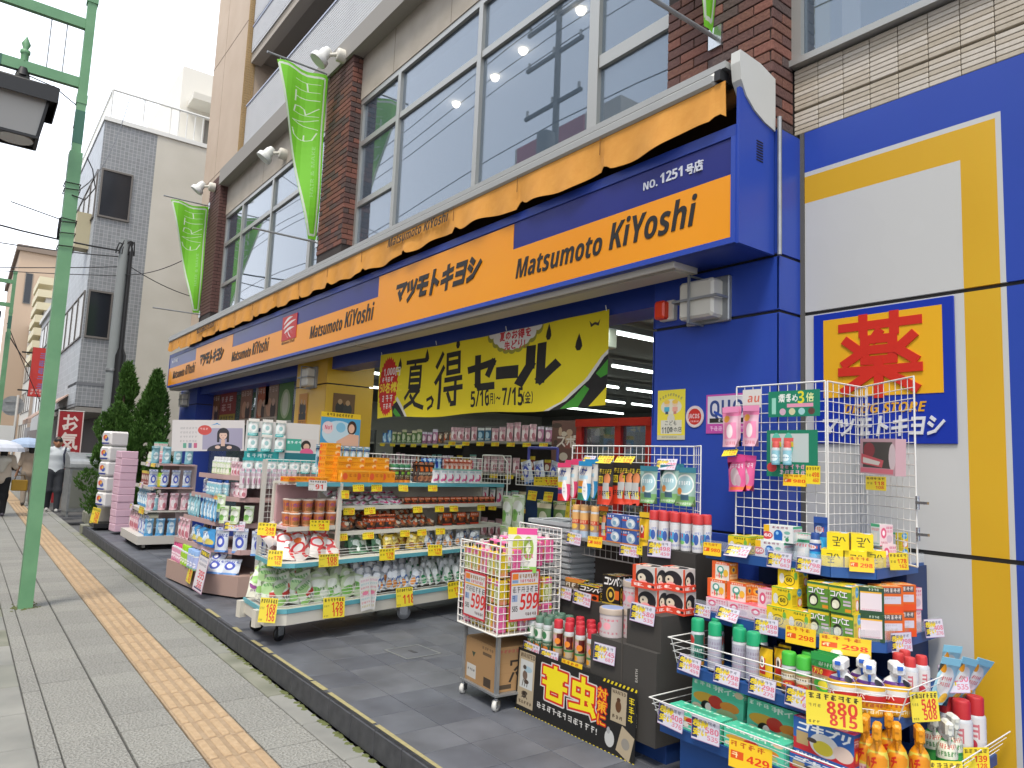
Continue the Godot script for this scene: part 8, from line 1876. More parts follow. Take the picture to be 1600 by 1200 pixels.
func windows(t: Node3D, x: float, z0: float, z1: float, y0: float, y1: float, mat: Material) -> void:
	# a framed window on a face looking along +x
	var w := obj("window", MB.new().ab(Vector3(x, y0 - 0.05, z0 - 0.04), Vector3(x + 0.05, y0, z1 + 0.04)).ab(Vector3(x, y1, z0 - 0.04), Vector3(x + 0.05, y1 + 0.05, z1 + 0.04)).ab(Vector3(x, y0, z0 - 0.04), Vector3(x + 0.05, y1, z0)).ab(Vector3(x, y0, z1), Vector3(x + 0.05, y1, z1 + 0.04)), col("6a6560", 0.5), t)
	obj("pane", MB.new().ab(Vector3(x, y0, z0), Vector3(x + 0.02, y1, z1)), mat, w)
func street_windows(t: Node3D, z: float, x0: float, x1: float, y0: float, y1: float, n: int, mat: Material) -> void:
	for i in n:
		var a := lerpf(x0, x1, float(i) / n) + 0.05
		var c_ := lerpf(x0, x1, (i + 1.0) / n) - 0.05
		var w := obj("window", MB.new().ab(Vector3(a, y0 - 0.04, z), Vector3(c_, y0, z + 0.04)).ab(Vector3(a, y1, z), Vector3(c_, y1 + 0.04, z + 0.04)).ab(Vector3(c_ - 0.03, y0, z), Vector3(c_, y1, z + 0.04)), col("6a6560", 0.5), t)
		obj("pane", MB.new().ab(Vector3(a, y0, z), Vector3(c_ - 0.03, y1, z + 0.015)), mat, w)

func tile_mat(h0: String, h1: String, n: int, scale: float) -> StandardMaterial3D:
	var im := Image.create(256, 256, true, Image.FORMAT_RGB8)
	im.fill(hex(h1))
	var s := 256 / n
	for j in n:
		for i in n: im.fill_rect(Rect2i(i * s + 1, j * s + 1, s - 2, s - 2), hex(h0).darkened(rng.randf() * 0.09))
	var m := StandardMaterial3D.new()
	m.albedo_texture = ImageTexture.create_from_image(im); m.roughness = 0.5
	m.uv1_triplanar = true; m.uv1_world_triplanar = true; m.uv1_scale = Vector3.ONE * scale
	return m

func street() -> void:
	rng.seed = 5
	lamp_post(-8.65, -0.66, "near green street lamp on the kerb, its black lantern hanging at upper left")
	lamp_post(-24.3, -0.75, "second green street lamp farther along the kerb")
	# straps and wires wound on the near post
	var b := MB.new()
	for y in [4.3, 4.22, 3.93, 3.86, 3.75, 3.62]:
		var e := rng.randf_range(-0.02, 0.02)
		b.tube([Vector3(-0.085, y, 0.07), Vector3(0.085, y + e, 0.07), Vector3(0.085, y + e * 2, -0.07), Vector3(-0.085, y + e, -0.07), Vector3(-0.085, y, 0.07)], 0.005, 4)
	b.tube([Vector3(0.0, 3.92, 0.07), Vector3(0, 4.0, 0.5)], 0.006, 5)
	b.tube([Vector3(0.08, 4.18, 0), Vector3(0.1, 4.15, -0.12), Vector3(0.1, 4.3, -0.2), Vector3(0.08, 4.5, -0.16), Vector3(0.06, 4.62, -0.1)], 0.006, 5)
	b.tube([Vector3(0.06, 3.92, 0.075), Vector3(0.07, 3.8, 0.08), Vector3(0.02, 3.7, 0.075)], 0.012, 5)
	solo("cable_straps", b, M.black, "thin dark straps and loose cable wound round the near green lamp post", "cable", at(-8.65, 0, -0.66))
	b = MB.new()
	b.tube([Vector3(0.0, 5.36, 0.6), Vector3(0, 5.3, 0.25), Vector3(0, 5.16, 0.02), Vector3(0.05, 4.9, 0.05)], 0.006, 5).tube([Vector3(0, 5.3, 0.27), Vector3(0, 5.28, 0.2)], 0.016, 6)
	solo("lamp_cable", b, M.black, "thin black cable running from the lantern to the near green post", "cable", at(-8.65, 0, -0.66))
	conifer("conifer", "taller conifer with a pointed top at the end of the shop, nearer the street", -16.9, -2.62, 3.35, 0.95, 21)
	conifer("conifer", "conifer close to the end of the fascia sign, behind the taller one", -16.6, -3.15, 3.25, 0.85, 22)
	solo("planter", MB.new().bev(0, 0.12, 0, 1.9, 0.24, 1.5, 0.02), M.smooth3, "low stone planter edge under the two conifers", "planter", at(-16.9, 0.0, -2.95))
	# steel bin with a rounded lid
	var t := thing("steel_locker_bin", "brushed steel bin with a rounded lid beside the conifers", "bin", at(-19.4, 0.0, -2.3, 4))
	obj("body", MB.new().bev(0, 0.6, 0, 0.62, 0.98, 0.6, 0.01), M.galv, t)
	var q := PackedVector2Array([Vector2(-0.31, 1.09), Vector2(0.33, 1.09)])
	for i in 9: q.append(Vector2(0.33 - 0.64 * (1 - cos(i / 8.0 * PI / 2)), 1.12 + 0.32 * sin(i / 8.0 * PI / 2)))
	obj("rounded_lid", MB.new().poly(at(0, 0, 0.31), q, 0.62), M.galv, t)
	obj("front_door", MB.new().b(0.315, 0.62, 0, 0.01, 0.86, 0.5), col("8f9088", 0.4, 0.6), t)
	obj("label", MB.new().b(0.16, 1.40, -0.1, 0.12, 0.005, 0.16), col("4a9a6a"), t)
	for z in [-0.26, 0.26]: obj("foot", MB.new().b(0, 0.06, z, 0.56, 0.12, 0.04), M.galv, t)
	# red banner on its stand
	t = thing("red_banner", "tall red banner with white characters standing behind the man", "banner", at(-21.4, 0.05, -2.18, 62))
	obj("cloth", card(MB.new(), Transform3D(), 0.6, 2.3, flat["red_banner"], 0.03), M.print_soft, t, at(0, 0.1, 0))
	obj("pole", MB.new().tube([Vector3(-0.31, 0, -0.01), Vector3(-0.31, 2.45, -0.01)], 0.012, 6).tube([Vector3(-0.31, 2.42, -0.01), Vector3(0.3, 2.42, -0.01)], 0.008, 6), M.white, t)
	solo("small_notice_board", MB.new().bev(0, 0.28, 0, 0.5, 0.56, 0.04, 0.005), col("8a8480", 0.6), "low grey notice board on the pavement at the foot of the red banner", "notice board", at(-21.3, 0.02, -2.25, 80))
	# grey tiled corner building
	var grey := tile_mat("888b8e", "a2a3a3", 16, 0.62)
	var pale := tile_mat("aeb4ba", "c2c6ca", 8, 0.62)
	var gl := col("23262c", 0.12)
	var gw := col("8a867c", 0.3)
	t = thing("grey_tiled_building", "grey tiled corner building with corner windows and a cream wing beyond the conifers", "building")
	obj("tiled_wall", MB.new().ab(Vector3(-24.0, 2.62, -3.6), Vector3(-22.0, 10.5, -2.28)), grey, t)
	obj("street_wall", MB.new().ab(Vector3(-31.0, 2.7, -3.6), Vector3(-22.02, 10.48, -2.27)), pale, t)
	obj("cream_wall", MB.new().ab(Vector3(-31.0, 0.0, -14.0), Vector3(-21.99, 10.5, -3.6)), M.cream, t)
	obj("coping", MB.new().ab(Vector3(-31.0, 10.5, -14.0), Vector3(-21.95, 10.62, -2.24)), M.white, t)
	for z in [-5.0, -6.6]: obj("wall_joint", MB.new().ab(Vector3(-21.99, 0, z), Vector3(-21.985, 10.5, z + 0.02)), col("8f897c", 0.9), t)
	obj("lower_band", MB.new().ab(Vector3(-24, 3.2, -3.6), Vector3(-21.99, 3.28, -2.27)), col("6e7074", 0.6), t)
	obj("soffit", MB.new().ab(Vector3(-31, 2.5, -4.2), Vector3(-22.0, 2.64, -2.3)), col("8a8680", 0.8), t)
	obj("ground_floor", MB.new().ab(Vector3(-31, 0, -4.4), Vector3(-22.3, 2.5, -3.3)), col("3a2824", 0.7), t)
	obj("shop_door", MB.new().ab(Vector3(-22.3, 0, -4.2), Vector3(-22.2, 2.3, -3.4)), col("2c2826", 0.5), t)
	for e in [[7.84, 9.1, -3.05], [4.52, 5.72, -2.86]]:
		windows(t, -22.0, e[2], -2.36, e[0], e[1], gl)
		street_windows(t, -2.27, -30.0, -22.1, e[0], e[1], 6, gw)
	# roof storey with balcony rail
	obj("roof_storey", MB.new().ab(Vector3(-31, 10.6, -14), Vector3(-23.6, 13.6, -4.4)), col("d4d0c6", 0.8), t)
	obj("roof_canopy", MB.new().ab(Vector3(-24, 12.3, -14), Vector3(-22.8, 12.5, -4.6)), col("c9c5ba", 0.8), t)
	windows(t, -23.6, -8.0, -5.2, 10.7, 12.0, col("77746c", 0.4))
	b = MB.new().tube([Vector3(-22.05, 11.45, -13), Vector3(-22.05, 11.45, -2.4), Vector3(-30, 11.45, -2.4)], 0.035, 6)
	for i in 40: b.tube([Vector3(-22.05, 10.6, -3.9 - i * 0.22), Vector3(-22.05, 11.45, -3.9 - i * 0.22)], 0.018, 4)
	for z in [-2.4, -3.2]: b.tube([Vector3(-22.05, 10.6, z), Vector3(-22.05, 11.45, z)], 0.025, 4)
	stuff(obj("balcony_rail", b, M.white, t))
	obj("beige_box", MB.new().b(-22.9, 7.5, -2.1, 0.5, 1.0, 0.34), col("b5ab8c", 0.6), t)
	for e in [[6.35, -4.9], [5.7, -5.2]]: obj("vent_hood", MB.new().lathe(at(-21.98, e[0], e[1], 0, 0, -90), [Vector2(0.17, 0), Vector2(0.17, 0.1), Vector2(0.08, 0.2)], 12), M.galv, t)
	# utility pole hard against it with its cable guard, and cables over the street
	t = thing("utility_pole", "grey utility pole with a black cable guard in front of the grey tiled building", "utility pole", at(-20.5, 0, -2.85))
	obj("pole", MB.new().lathe(Transform3D(), [Vector2(0.15, 0), Vector2(0.12, 6.9)], 14), col("858a8a", 0.7), t)
	obj("cable_guard", MB.new().lathe(at(0.1, 0, -0.14), [Vector2(0.13, 0.8), Vector2(0.13, 3.9), Vector2(0.06, 4.1), Vector2(0.05, 6.6)], 10), M.black, t)
	obj("band", MB.new().lathe(Transform3D(), [Vector2(0.16, 3.5), Vector2(0.16, 3.56)], 14), M.galv, t)
	b = MB.new()
	for i in 7:
		var p := []
		for k in 9:
			var a := k / 8.0 * PI
			p.append(Vector3(0.1, 6.5 + 0.35 * sin(a) * rng.randf_range(0.8, 1.2), (-0.2 + i * 0.04) * cos(a) - i * 0.03))
		b.tube(p, 0.016, 5)
	obj("cable_loops", b, M.black, t)
	var lines := [[Vector3(-20.5, 6.6, -2.85), Vector3(-20.3, 8.2, 6.0), 0.5, 0.022], [Vector3(-20.5, 6.45, -2.85), Vector3(-20.6, 6.8, 6.0), 0.35, 0.014], [Vector3(-20.5, 6.2, -2.85), Vector3(-26, 6.0, 6.0), 0.2, 0.012], [Vector3(-20.5, 5.95, -2.8), Vector3(-21.5, 5.3, 6.0), 0.15, 0.01], [Vector3(-20.5, 6.3, -2.9), Vector3(-21.97, 6.0, -5.0), 0.1, 0.012], [Vector3(-20.5, 6.0, -2.9), Vector3(-16.4, 5.9, -3.7), 0.15, 0.01], [Vector3(-24.3, 4.6, -0.75), Vector3(-33.5, 4.2, -2.2), 0.1, 0.016], [Vector3(-24.3, 4.9, -0.7), Vector3(-30.0, 3.0, -2.1), 0.05, 0.012], [Vector3(-8.6, 4.2, -0.66), Vector3(-20.4, 10.6, -2.6), 0.5, 0.008]]
	var ll := ["thickest cable crossing the street from the utility pole", "second cable crossing the street below the thickest one", "slanting cable from the utility pole across to the left", "lowest thin cable crossing the street by the grey building", "short cable from the utility pole to the cream wall", "thin cable from the utility pole to the beige tower", "cable from the second green lamp to the far shops", "slanting stay wire from the second green lamp", "thin wire rising from the near green post to the grey building's roof"]
	for i in lines.size():
		var l: Array = lines[i]
		var p := []
		for k in 13:
			var f := k / 12.0
			p.append((l[0] as Vector3).lerp(l[1], f) - Vector3(0, l[2] * 4 * f * (1 - f), 0))
		solo("overhead_cable", MB.new().tube(p, l[3], 5), M.black, ll[i], "cable")
	# shops farther down the street
	t = thing("white_shop_building", "pale narrow building with a red vertical sign beyond the grey tiled one", "building")
	obj("wall", MB.new().ab(Vector3(-42, 0, -9), Vector3(-31.2, 7.4, -2.6)), col("b4b6b8", 0.8), t)
	obj("parapet", MB.new().ab(Vector3(-42, 7.4, -9), Vector3(-31.1, 7.6, -2.5)), col("c9c9c6", 0.7), t)
	for i in 3: street_windows(t, -2.6, -41, -32, 3.0 + i * 1.5, 4.0 + i * 1.5, 6, gw)
	obj("shopfront", MB.new().ab(Vector3(-42, 0, -2.6), Vector3(-31.4, 2.2, -2.5)), col("4f3f34", 0.6), t)
	t = thing("red_vertical_sign", "red vertical shop sign with faint violet lettering beyond the green lamp post", "sign", at(-29.5, 3.2, -1.9, 88))
	obj("case", MB.new().b(0, 0.85, -0.06, 0.5, 1.7, 0.1), col("a83028", 0.5), t)
	obj("face", card(MB.new(), Transform3D(), 0.48, 1.68, flat["red_sign"]), M.print, t, at(0, 0.01, 0))
	obj("bracket", MB.new().b(-0.35, 0.2, -0.06, 0.4, 0.05, 0.05).b(-0.35, 1.5, -0.06, 0.4, 0.05, 0.05), M.black, t)
	t = thing("shop_awning", "faded beige shop awning sloping over the far pavement", "awning", at(-28.0, 2.3, -2.3))
	obj("canvas", MB.new().poly(Transform3D(Basis(Vector3(0, 0, 1), Vector3.UP, Vector3(-1, 0, 0)), Vector3(1.2, 0, 0)), PackedVector2Array([Vector2(-0.1, 0.85), Vector2(0.85, 0.0), Vector2(0.85, -0.12), Vector2(0.83, -0.12), Vector2(0.83, -0.02), Vector2(-0.1, 0.8)]), 3.2), col("b59a8c", 0.85), t)
	t = thing("beige_apartment_block", "tall beige building with one small window far down the street", "building")
	obj("wall", MB.new().ab(Vector3(-75, 0, -12), Vector3(-58, 14.5, -1.9)), col("b39c86", 0.85), t)
	obj("roof_edge", MB.new().ab(Vector3(-75, 14.5, -12), Vector3(-57.8, 14.9, -1.7)), col("7a6c60", 0.8), t)
	windows(t, -58, -2.75, -2.4, 11.0, 13.0, gl)
	obj("lower_wing", MB.new().ab(Vector3(-57.9, 0, -12), Vector3(-46, 9.5, -2.9)), col("b8b4ac", 0.8), t)
	for i in 4: street_windows(t, -2.9, -57, -46.5, 1.5 + i * 2.0, 2.7 + i * 2.0, 6, gw)
	var bb := MB.new()
	for i in 7: bb.ab(Vector3(-50, 6.0 + i * 0.7, -3.2), Vector3(-45.9, 6.4 + i * 0.7, -2.5))
	stuff(obj("balconies", bb, col("c9bfa0", 0.7), t))
	t = thing("brown_shop_building", "low brown shopfront between the pale buildings far down the street", "building")
	obj("wall", MB.new().ab(Vector3(-46, 0, -9), Vector3(-42, 6.5, -2.7)), col("8d7a68", 0.8), t)
	obj("shopfront", MB.new().ab(Vector3(-45.9, 0.1, -2.7), Vector3(-42.1, 2.4, -2.6)), col("3c332c", 0.5), t)
	t = thing("round_road_sign", "round road sign seen from behind on a white post far along the kerb", "road sign", at(-26.5, 0, -1.25, 80))
	obj("post", MB.new().tube([Vector3(0, 0, 0), Vector3(0, 3.05, 0)], 0.035, 8), M.white, t)
	obj("disc", MB.new().lathe(at(-0.12, 2.72, -0.05, 0, 90), [Vector2(0.3, 0), Vector2(0.3, 0.01)], 24), M.galv, t)
	obj("rail", MB.new().b(-0.12, 2.84, -0.02, 0.4, 0.05, 0.02).b(-0.12, 2.56, -0.02, 0.4, 0.05, 0.02), M.galv, t)
	solo("roadside_sign_plate", MB.new().b(0, 0, 0, 0.05, 0.7, 0.5), M.white, "white plate with a green mark hung on the far lamp at the left edge", "sign", at(-24.2, 1.72, -0.9))
	solo("green_flag", MB.new().b(0, 0, 0, 0.02, 1.2, 0.35), col("4aa83a", 0.8), "bright green flag on the second lamp post at the photo's left edge", "flag", at(-24.3, 4.3, -0.25))
	# across the road: what the windows mirror
	t = thing("opposite_white_building", "pale building with coloured sign panels across the road, mirrored in the windows", "building")
	obj("wall", MB.new().ab(Vector3(-46, 0, 7.4), Vector3(-15.5, 11.8, 16)), col("d6d2c8", 0.8), t)
	obj("upper_storey", MB.new().ab(Vector3(-21, 11.8, 8.0), Vector3(-15.5, 13.4, 16)), col("cfcabd", 0.8), t)
	obj("parapet", MB.new().ab(Vector3(-46, 11.8, 7.2), Vector3(-21.1, 12.2, 16)), col("cfcbc0", 0.8), t)
	for e in [[-38, -31, 10.6, "b04a5a"], [-29.5, -24.5, 10.9, "c0485c"], [-23, -20, 10.9, "4a6a94"], [-20, -16.5, 12.2, "b8566a"], [-31, -25, 9.6, "4a5a94"], [-24, -17, 9.8, "c4506a"]]: obj("sign_panel", MB.new().ab(Vector3(e[0], e[2], 7.34), Vector3(e[1], e[2] + 0.7, 7.4)), col(e[3], 0.6), t)
	for i in 4: obj("window_band", MB.new().ab(Vector3(-45, 1.2 + i * 2.1, 7.36), Vector3(-16.5, 2.4 + i * 2.1, 7.4)), col("4a4e54", 0.3), t)
	t = thing("opposite_brick_building", "tall brown building across the road, mirrored at the right of the windows", "building")
	obj("wall", MB.new().ab(Vector3(-14.8, 0, 8.5), Vector3(0, 11.5, 16)), col("84706a", 0.8), t)
	for i in 3:
		for k in 4: obj("window", MB.new().ab(Vector3(-14 + k * 3.5, 2.6 + i * 2.7, 8.46), Vector3(-12 + k * 3.5, 4.2 + i * 2.7, 8.5)), col("3a3f48", 0.2), t)
	t = thing("opposite_utility_pole", "tall utility pole with crossarms across the road, mirrored in the windows", "utility pole", at(-15.8, 0, 5.6))
	obj("pole", MB.new().lathe(Transform3D(), [Vector2(0.15, 0), Vector2(0.085, 16)], 10), col("7d8080", 0.8), t)
	for y in [15.2, 14.0, 12.4]: obj("crossarm", MB.new().b(-0.2, y, 0, 2.6, 0.1, 0.1), col("4a5054", 0.7), t)
	obj("transformer", MB.new().lathe(at(0.0, 10.4, -0.35), [Vector2(0.28, 0), Vector2(0.28, 0.9), Vector2(0.1, 1.0)], 12), col("7a7f80", 0.6), t)
	for i in 9: obj("insulator", MB.new().lathe(at(-1.4 + (i % 3) * 1.2, [15.25, 14.05, 12.45][i / 3], 0), [Vector2(0.05, 0), Vector2(0.05, 0.2)], 6), col("c9c9c4", 0.4), t)
	for i in 6:
		var y := [15.4, 15.4, 14.2, 14.2, 11.4, 10.8][i] as float
		var p := []
		for k in 25: p.append(Vector3(-60 + k * 3.2, y - 0.6 * (1 - pow(cos((k - 13.8) / 8.0 * PI), 2.0)), 5.6 + (-0.0 if i % 2 else -0.5)))
		solo("power_line", MB.new().tube(p, 0.02, 4), M.black, ["topmost front", "topmost rear", "second front", "second rear", "lower", "lowest"][i] + " overhead line along the far side of the road", "cable", Transform3D(), "power lines across the road")
# ------------------------------------------------------------ people: a field of tapered bones meshed as surface nets
func flesh(bones: Array, cell_size: float, k: float) -> MB:
	var lo := Vector3.INF
	var hi := -Vector3.INF
	for o in bones:
		for i in 2:
			lo = lo.min(o[i] - Vector3.ONE * (o[2 + i] + 2.5 * cell_size)); hi = hi.max(o[i] + Vector3.ONE * (o[2 + i] + 2.5 * cell_size))
	var n := Vector3i(((hi - lo) / cell_size).ceil()) + Vector3i.ONE
	var f := PackedFloat32Array()
	f.resize(n.x * n.y * n.z)
	f.fill(1.0)
	for o in bones:
		var a: Vector3 = o[0]
		var d: Vector3 = o[1] - o[0]
		var sq: Vector3 = o[4] if o.size() > 4 else Vector3.ONE
		var r := maxf(o[2], o[3]) * 1.3 + 3.5 * cell_size + k
		var b0 := Vector3i(((a.min(o[1]) - Vector3.ONE * r - lo) / cell_size).floor()).clamp(Vector3i.ZERO, n - Vector3i.ONE)
		var b1 := Vector3i(((a.max(o[1]) + Vector3.ONE * r - lo) / cell_size).ceil()).clamp(Vector3i.ZERO, n - Vector3i.ONE)
		var dd := maxf(d.length_squared(), 1e-8)
		for z in range(b0.z, b1.z + 1):
			for y in range(b0.y, b1.y + 1):
				for x in range(b0.x, b1.x + 1):
					var p := lo + Vector3(x, y, z) * cell_size - a
					var t := clampf(p.dot(d) / dd, 0, 1)
					var s := ((p - d * t) / sq).length() - lerpf(o[2], o[3], t)
					var i := (z * n.y + y) * n.x + x
					var h := maxf(k - absf(f[i] - s), 0.0) / k
					f[i] = minf(f[i], s) - h * h * k * 0.25
	var m := MB.new()
	var ids := PackedInt32Array()
	ids.resize(f.size()); ids.fill(-1)
	var off := [0, 1, n.x, n.x + 1, n.x * n.y, n.x * n.y + 1, n.x * n.y + n.x, n.x * n.y + n.x + 1]
	for z in n.z - 1:
		for y in n.y - 1:
			for x in n.x - 1:
				var i := (z * n.y + y) * n.x + x
				var neg := 0
				for e in off: if f[i + e] < 0: neg += 1
				if neg == 0 or neg == 8: continue
				var sum := Vector3()
				var cnt := 0
				for e in [[0, 1], [2, 3], [4, 5], [6, 7], [0, 2], [1, 3], [4, 6], [5, 7], [0, 4], [1, 5], [2, 6], [3, 7]]:
					var u := f[i + off[e[0]]]
					var v := f[i + off[e[1]]]
					if (u < 0) != (v < 0):
						var w := u / (u - v)
						var p0 := Vector3(e[0] & 1, (e[0] >> 1) & 1, e[0] >> 2)
						var p1 := Vector3(e[1] & 1, (e[1] >> 1) & 1, e[1] >> 2)
						sum += p0.lerp(p1, w); cnt += 1
				ids[i] = m.v.size()
				m.v.append(lo + (Vector3(x, y, z) + sum / cnt) * cell_size)
				m.n.append(Vector3(f[i + 1] - f[i], f[i + n.x] - f[i], f[i + n.x * n.y] - f[i]).normalized())
				m.t.append(Vector2(0.5, 0.5))
	for z in range(1, n.z - 1):
		for y in range(1, n.y - 1):
			for x in range(1, n.x - 1):
				var i := (z * n.y + y) * n.x + x
				for ax in 3:
					var st: int = [1, n.x, n.x * n.y][ax]
					var s1: int = [n.x, n.x * n.y, 1][ax]
					var s2: int = [n.x * n.y, 1, n.x][ax]
					if (f[i] < 0) == (f[i + st] < 0): continue
					var q := [ids[i - s1 - s2], ids[i - s2], ids[i], ids[i - s1]]
					if q.min() < 0: continue
					if f[i] < 0: m.ix.append_array([q[0], q[2], q[1], q[0], q[3], q[2]])
					else: m.ix.append_array([q[0], q[1], q[2], q[0], q[2], q[3]])
	return m

# j: joints of a person facing +z, metres; the clothes are thicker fields over the same bones
func person(label: String, x: Transform3D, H: float, j: Dictionary, woman: bool, cols: Dictionary) -> Node3D:
	var t := thing("person", label, "person", x)
	var s := H / 1.7
	var V := func(a: Array) -> Vector3: return Vector3(a[0], a[1], a[2]) * s
	var B := func(a: String, b: String, r0: float, r1: float, grow := 0.0, sq := Vector3.ONE) -> Array: return [V.call(j[a]), V.call(j[b]), (r0 + grow) * s, (r1 + grow) * s, sq]
	var flat_ := Vector3(1.25, 1, 0.85)
	var torso := func(g: float) -> Array: return [B.call("hip", "waist", 0.125, 0.11, g, flat_), B.call("waist", "chest", 0.11, 0.13, g, flat_), B.call("chest", "neck", 0.12, 0.06, g, flat_), B.call("shl", "shr", 0.06, 0.06, g)]
	var arms := func(g: float, full: bool) -> Array:
		var o := []
		for e in ["l", "r"]:
			o.append(B.call("sh" + e, "el" + e, 0.05, 0.04, g))
			if full: o.append(B.call("el" + e, "ha" + e, 0.04, 0.026, g))
		return o
	var legs := func(g: float) -> Array:
		var o := []
		for e in ["l", "r"]: o.append_array([B.call("th" + e, "kn" + e, 0.085, 0.055, g), B.call("kn" + e, "an" + e, 0.055, 0.036, g)])
		return o
	var body: Array = torso.call(0.0) + arms.call(0.0, true) + legs.call(0.0)
	body.append_array([B.call("neck", "head", 0.05, 0.05), B.call("head", "crown", 0.085, 0.088, 0.0, Vector3(0.88, 1, 1.05)), B.call("chin", "head", 0.05, 0.07)])
	body.append_array([[V.call([j.head[0], j.head[1] + 0.01, j.head[2] + 0.075]), V.call([j.head[0], j.head[1] - 0.02, j.head[2] + 0.1]), 0.012 * s, 0.016 * s], [V.call([j.head[0] - 0.08, j.head[1], j.head[2]]), V.call([j.head[0] - 0.08, j.head[1] + 0.03, j.head[2]]), 0.016 * s, 0.016 * s], [V.call([j.head[0] + 0.08, j.head[1], j.head[2]]), V.call([j.head[0] + 0.08, j.head[1] + 0.03, j.head[2]]), 0.016 * s, 0.016 * s]])
	var m := flesh(body, 0.02, 0.035)
	for e in ["l", "r"]:
		# palm and five fingers, slightly curled
		var h: Vector3 = V.call(j["ha" + e])
		var d: Vector3 = (h - V.call(j["el" + e])).normalized()
		var side := d.cross(Vector3(1, 0, 0) if absf(d.x) < 0.8 else Vector3(0, 0, 1)).normalized()
		var nrm := side.cross(d)
		var palm := [[h, h + d * 0.07, 0.024, 0.03]]
		for i in 4:
			var a := h + d * 0.07 + side * (0.027 - i * 0.018)
			var l: float = [0.06, 0.07, 0.066, 0.052][i]
			palm.append_array([[a, a + d * l * 0.55, 0.009, 0.0085], [a + d * l * 0.55, a + d * l * 0.9 + nrm * l * 0.4, 0.0085, 0.0075]])
		palm.append([h + d * 0.02 + side * 0.03, h + d * 0.055 + side * 0.058 + nrm * 0.012, 0.011, 0.009])
		m.add(flesh(palm, 0.006, 0.008))
	obj("body", m, col(cols.skin, 0.6), t)
	obj("trousers", flesh(legs.call(0.022) + [B.call("hip", "waist", 0.135, 0.118, 0.006, flat_)], 0.02, 0.05), col(cols.trousers, 0.85), t)
	var top: Array = torso.call(0.016) + arms.call(0.018, cols.has("long"))
	top[0] = B.call("hip", "waist", 0.125, 0.115, 0.03 if woman else 0.018, flat_)
	obj("shirt", flesh(top, 0.02, 0.04), col(cols.shirt, 0.85), t)
	var hair := [B.call("crown", "hairtop", 0.094, 0.08, 0.0, Vector3(0.92, 0.95, 1.05)), [V.call([j.head[0], j.head[1] + 0.03, j.head[2] - 0.035]), V.call([j.head[0], j.head[1] - (0.08 if woman else 0.03), j.head[2] - 0.05]), 0.085 * s, (0.075 if woman else 0.06) * s]]
	obj("hair", flesh(hair, 0.014, 0.03), col("191614", 0.6), t)
	for e in ["l", "r"]:
		var a: Vector3 = V.call(j["an" + e])
		obj("shoe", flesh([[a + Vector3(0, -0.04, -0.03), a + Vector3(0, -0.055, 0.13) , 0.042, 0.034]], 0.012, 0.02), col(cols.shoe, 0.6), t)
		if not woman: obj("eye", MB.new().lathe(at((j.head[0] + (0.03 if e == "l" else -0.03)) * s, (j.head[1] + 0.025) * s, (j.head[2] + 0.084) * s, 0, 90), [Vector2(0.01, 0), Vector2(0.006, 0.008)], 8), M.black, t)
	if not woman: obj("mouth", MB.new().b(j.head[0] * s, (j.head[1] - 0.045) * s, (j.head[2] + 0.078) * s, 0.04, 0.006, 0.01), col("7a4a40"), t)
	return t

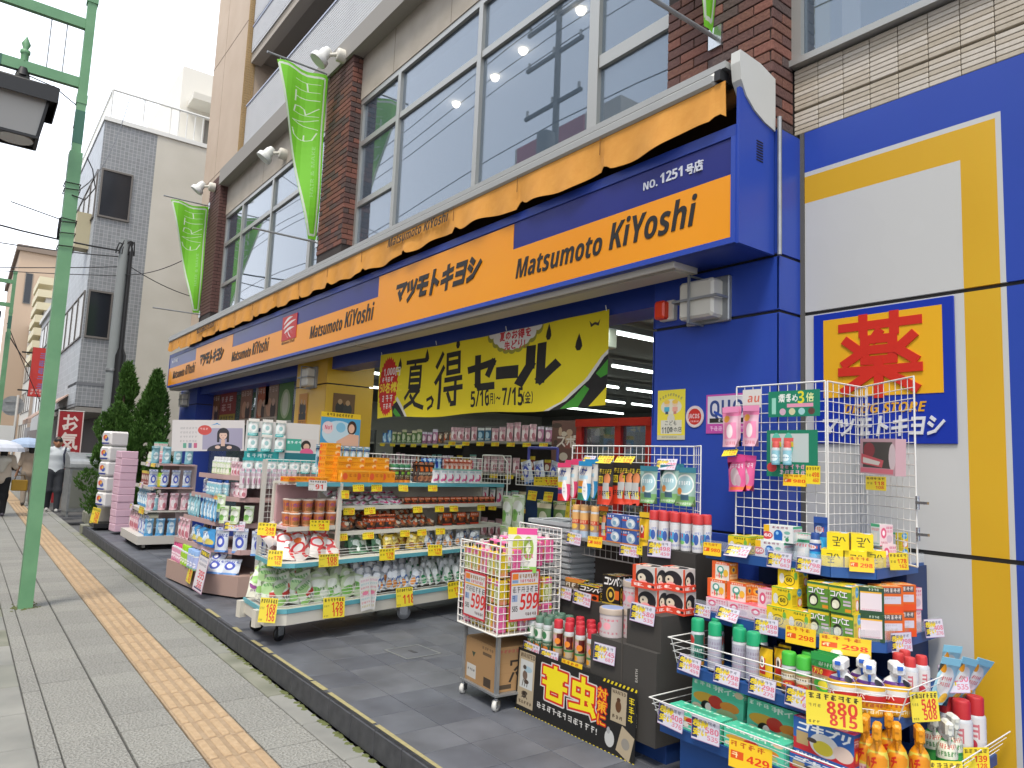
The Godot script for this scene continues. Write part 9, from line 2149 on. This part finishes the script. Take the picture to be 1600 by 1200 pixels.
func people() -> void:
	var J := {"hip": [0, 0.9, 0], "waist": [0, 1.06, 0.0], "chest": [0, 1.27, 0], "neck": [0, 1.43, -0.01], "shl": [0.17, 1.38, 0], "shr": [-0.17, 1.38, 0], "ell": [0.24, 1.1, -0.02], "elr": [-0.24, 1.1, 0.02], "hal": [0.27, 0.86, 0.08], "har": [-0.26, 0.87, 0.0],
		"head": [0, 1.55, 0.01], "crown": [0, 1.6, 0.0], "chin": [0, 1.5, 0.045], "hairtop": [0, 1.625, -0.015], "thl": [0.085, 0.88, 0], "thr": [-0.085, 0.88, 0], "knl": [0.09, 0.47, 0.1], "knr": [-0.09, 0.48, 0.04], "anl": [0.09, 0.09, 0.14], "anr": [-0.09, 0.1, -0.12]}
	var man := person("person in a white short-sleeved shirt and dark trousers walking towards the camera", at(-20.6, 0, -1.88, 86), 1.8, J, false, {"skin": "a27254", "trousers": "2a2d33", "shirt": "c2c8cc", "shoe": "b4b4b0"})
	obj("bag_strap", MB.new().tube([Vector3(0.16, 1.53, -0.1), Vector3(0.17, 1.53, 0.06), Vector3(0.14, 1.38, 0.155), Vector3(0.16, 1.2, 0.15), Vector3(0.2, 1.05, 0.05)], 0.02, 6), col("1d2138", 0.7), man)
	var K := J.duplicate(true)
	K.elr = [-0.26, 1.16, 0.06]; K.har = [-0.14, 1.3, 0.2]; K.knl = [0.09, 0.48, 0.06]; K.anl = [0.09, 0.1, -0.06]; K.knr = [-0.09, 0.48, 0.08]; K.anr = [-0.09, 0.09, 0.1]; K.hal = [0.28, 0.9, 0.06]
	var w := person("person in a hooded cream top and black trousers walking away under a pale parasol", at(-19.3, 0, -0.78, -94), 1.56, K, true, {"skin": "b98a70", "trousers": "17171b", "shirt": "b8aa9a", "shoe": "4a4650"})
	obj("hood", flesh([[Vector3(0.1, 1.22, -0.1), Vector3(-0.1, 1.22, -0.1), 0.06, 0.06], [Vector3(0, 1.2, -0.12), Vector3(0, 1.0, -0.12), 0.12, 0.05]], 0.02, 0.04), col("c2bdb2", 0.9), w)
	var w2 := person("person in tan shirt under a blue parasol, half hidden by the green post", at(-22.6, 0, -1.5, -92), 1.62, K, true, {"skin": "a87c62", "trousers": "8a7f72", "shirt": "a3917e", "shoe": "3a3430"})
	for e in [[-19.36, -0.66, 1.39, "c6cad4", "pale blue-grey parasol held low by the person in the hooded top", 0.5], [-22.75, -1.4, 1.48, "9fb2cc", "blue parasol held by the person half hidden by the green post", 0.46]]:
		var p := thing("parasol", e[4], "parasol", at(e[0], e[2], e[1], 0, 0, 0), "parasols on the pavement")
		var c_ := MB.new()
		for i in 8:
			for k in 5:
				var P := func(u: float, v: float) -> Vector3:
					var a := TAU * u / 8
					var r: float = e[5] * sin(v * PI / 2) * (1.0 - 0.06 * v * sin(fposmod(u, 1.0) * PI))
					return Vector3(sin(a) * r, 0.32 * cos(v * PI / 2) * 0.8 + 0.02, cos(a) * r)
				for h in 2:
					var u0 := i + h / 2.0
					c_.quad(P.call(u0, (k + 1) / 5.0), P.call(u0 + 0.5, (k + 1) / 5.0), P.call(u0 + 0.5, k / 5.0), P.call(u0, k / 5.0))
		obj("canopy", c_, col(e[3], 0.8), p)
		obj("shaft", MB.new().tube([Vector3(0, -0.3, 0), Vector3(0, 0.34, 0)], 0.007, 6), M.galv, p)
		var rb := MB.new()
		for i in 8:
			var a := TAU * i / 8
			obj("rib", MB.new().tube([Vector3(0, 0.26, 0), Vector3(sin(a), 0.06, cos(a)) * Vector3(e[5] * 0.96, 1, e[5] * 0.96)], 0.004, 4), M.galv, p)
	var hb := thing("yellow_handbag", "mustard yellow handbag carried by the person in the hooded cream top", "handbag", at(-19.3, 0.56, -1.12, 84))
	obj("body", MB.new().bev(0, 0.12, 0, 0.3, 0.24, 0.1, 0.02), col("a8801c", 0.6), hb)
	obj("handle", MB.new().tube([Vector3(-0.1, 0.23, 0), Vector3(-0.07, 0.34, 0), Vector3(0.07, 0.34, 0), Vector3(0.1, 0.23, 0)], 0.01, 6), col("6a4c14", 0.6), hb)
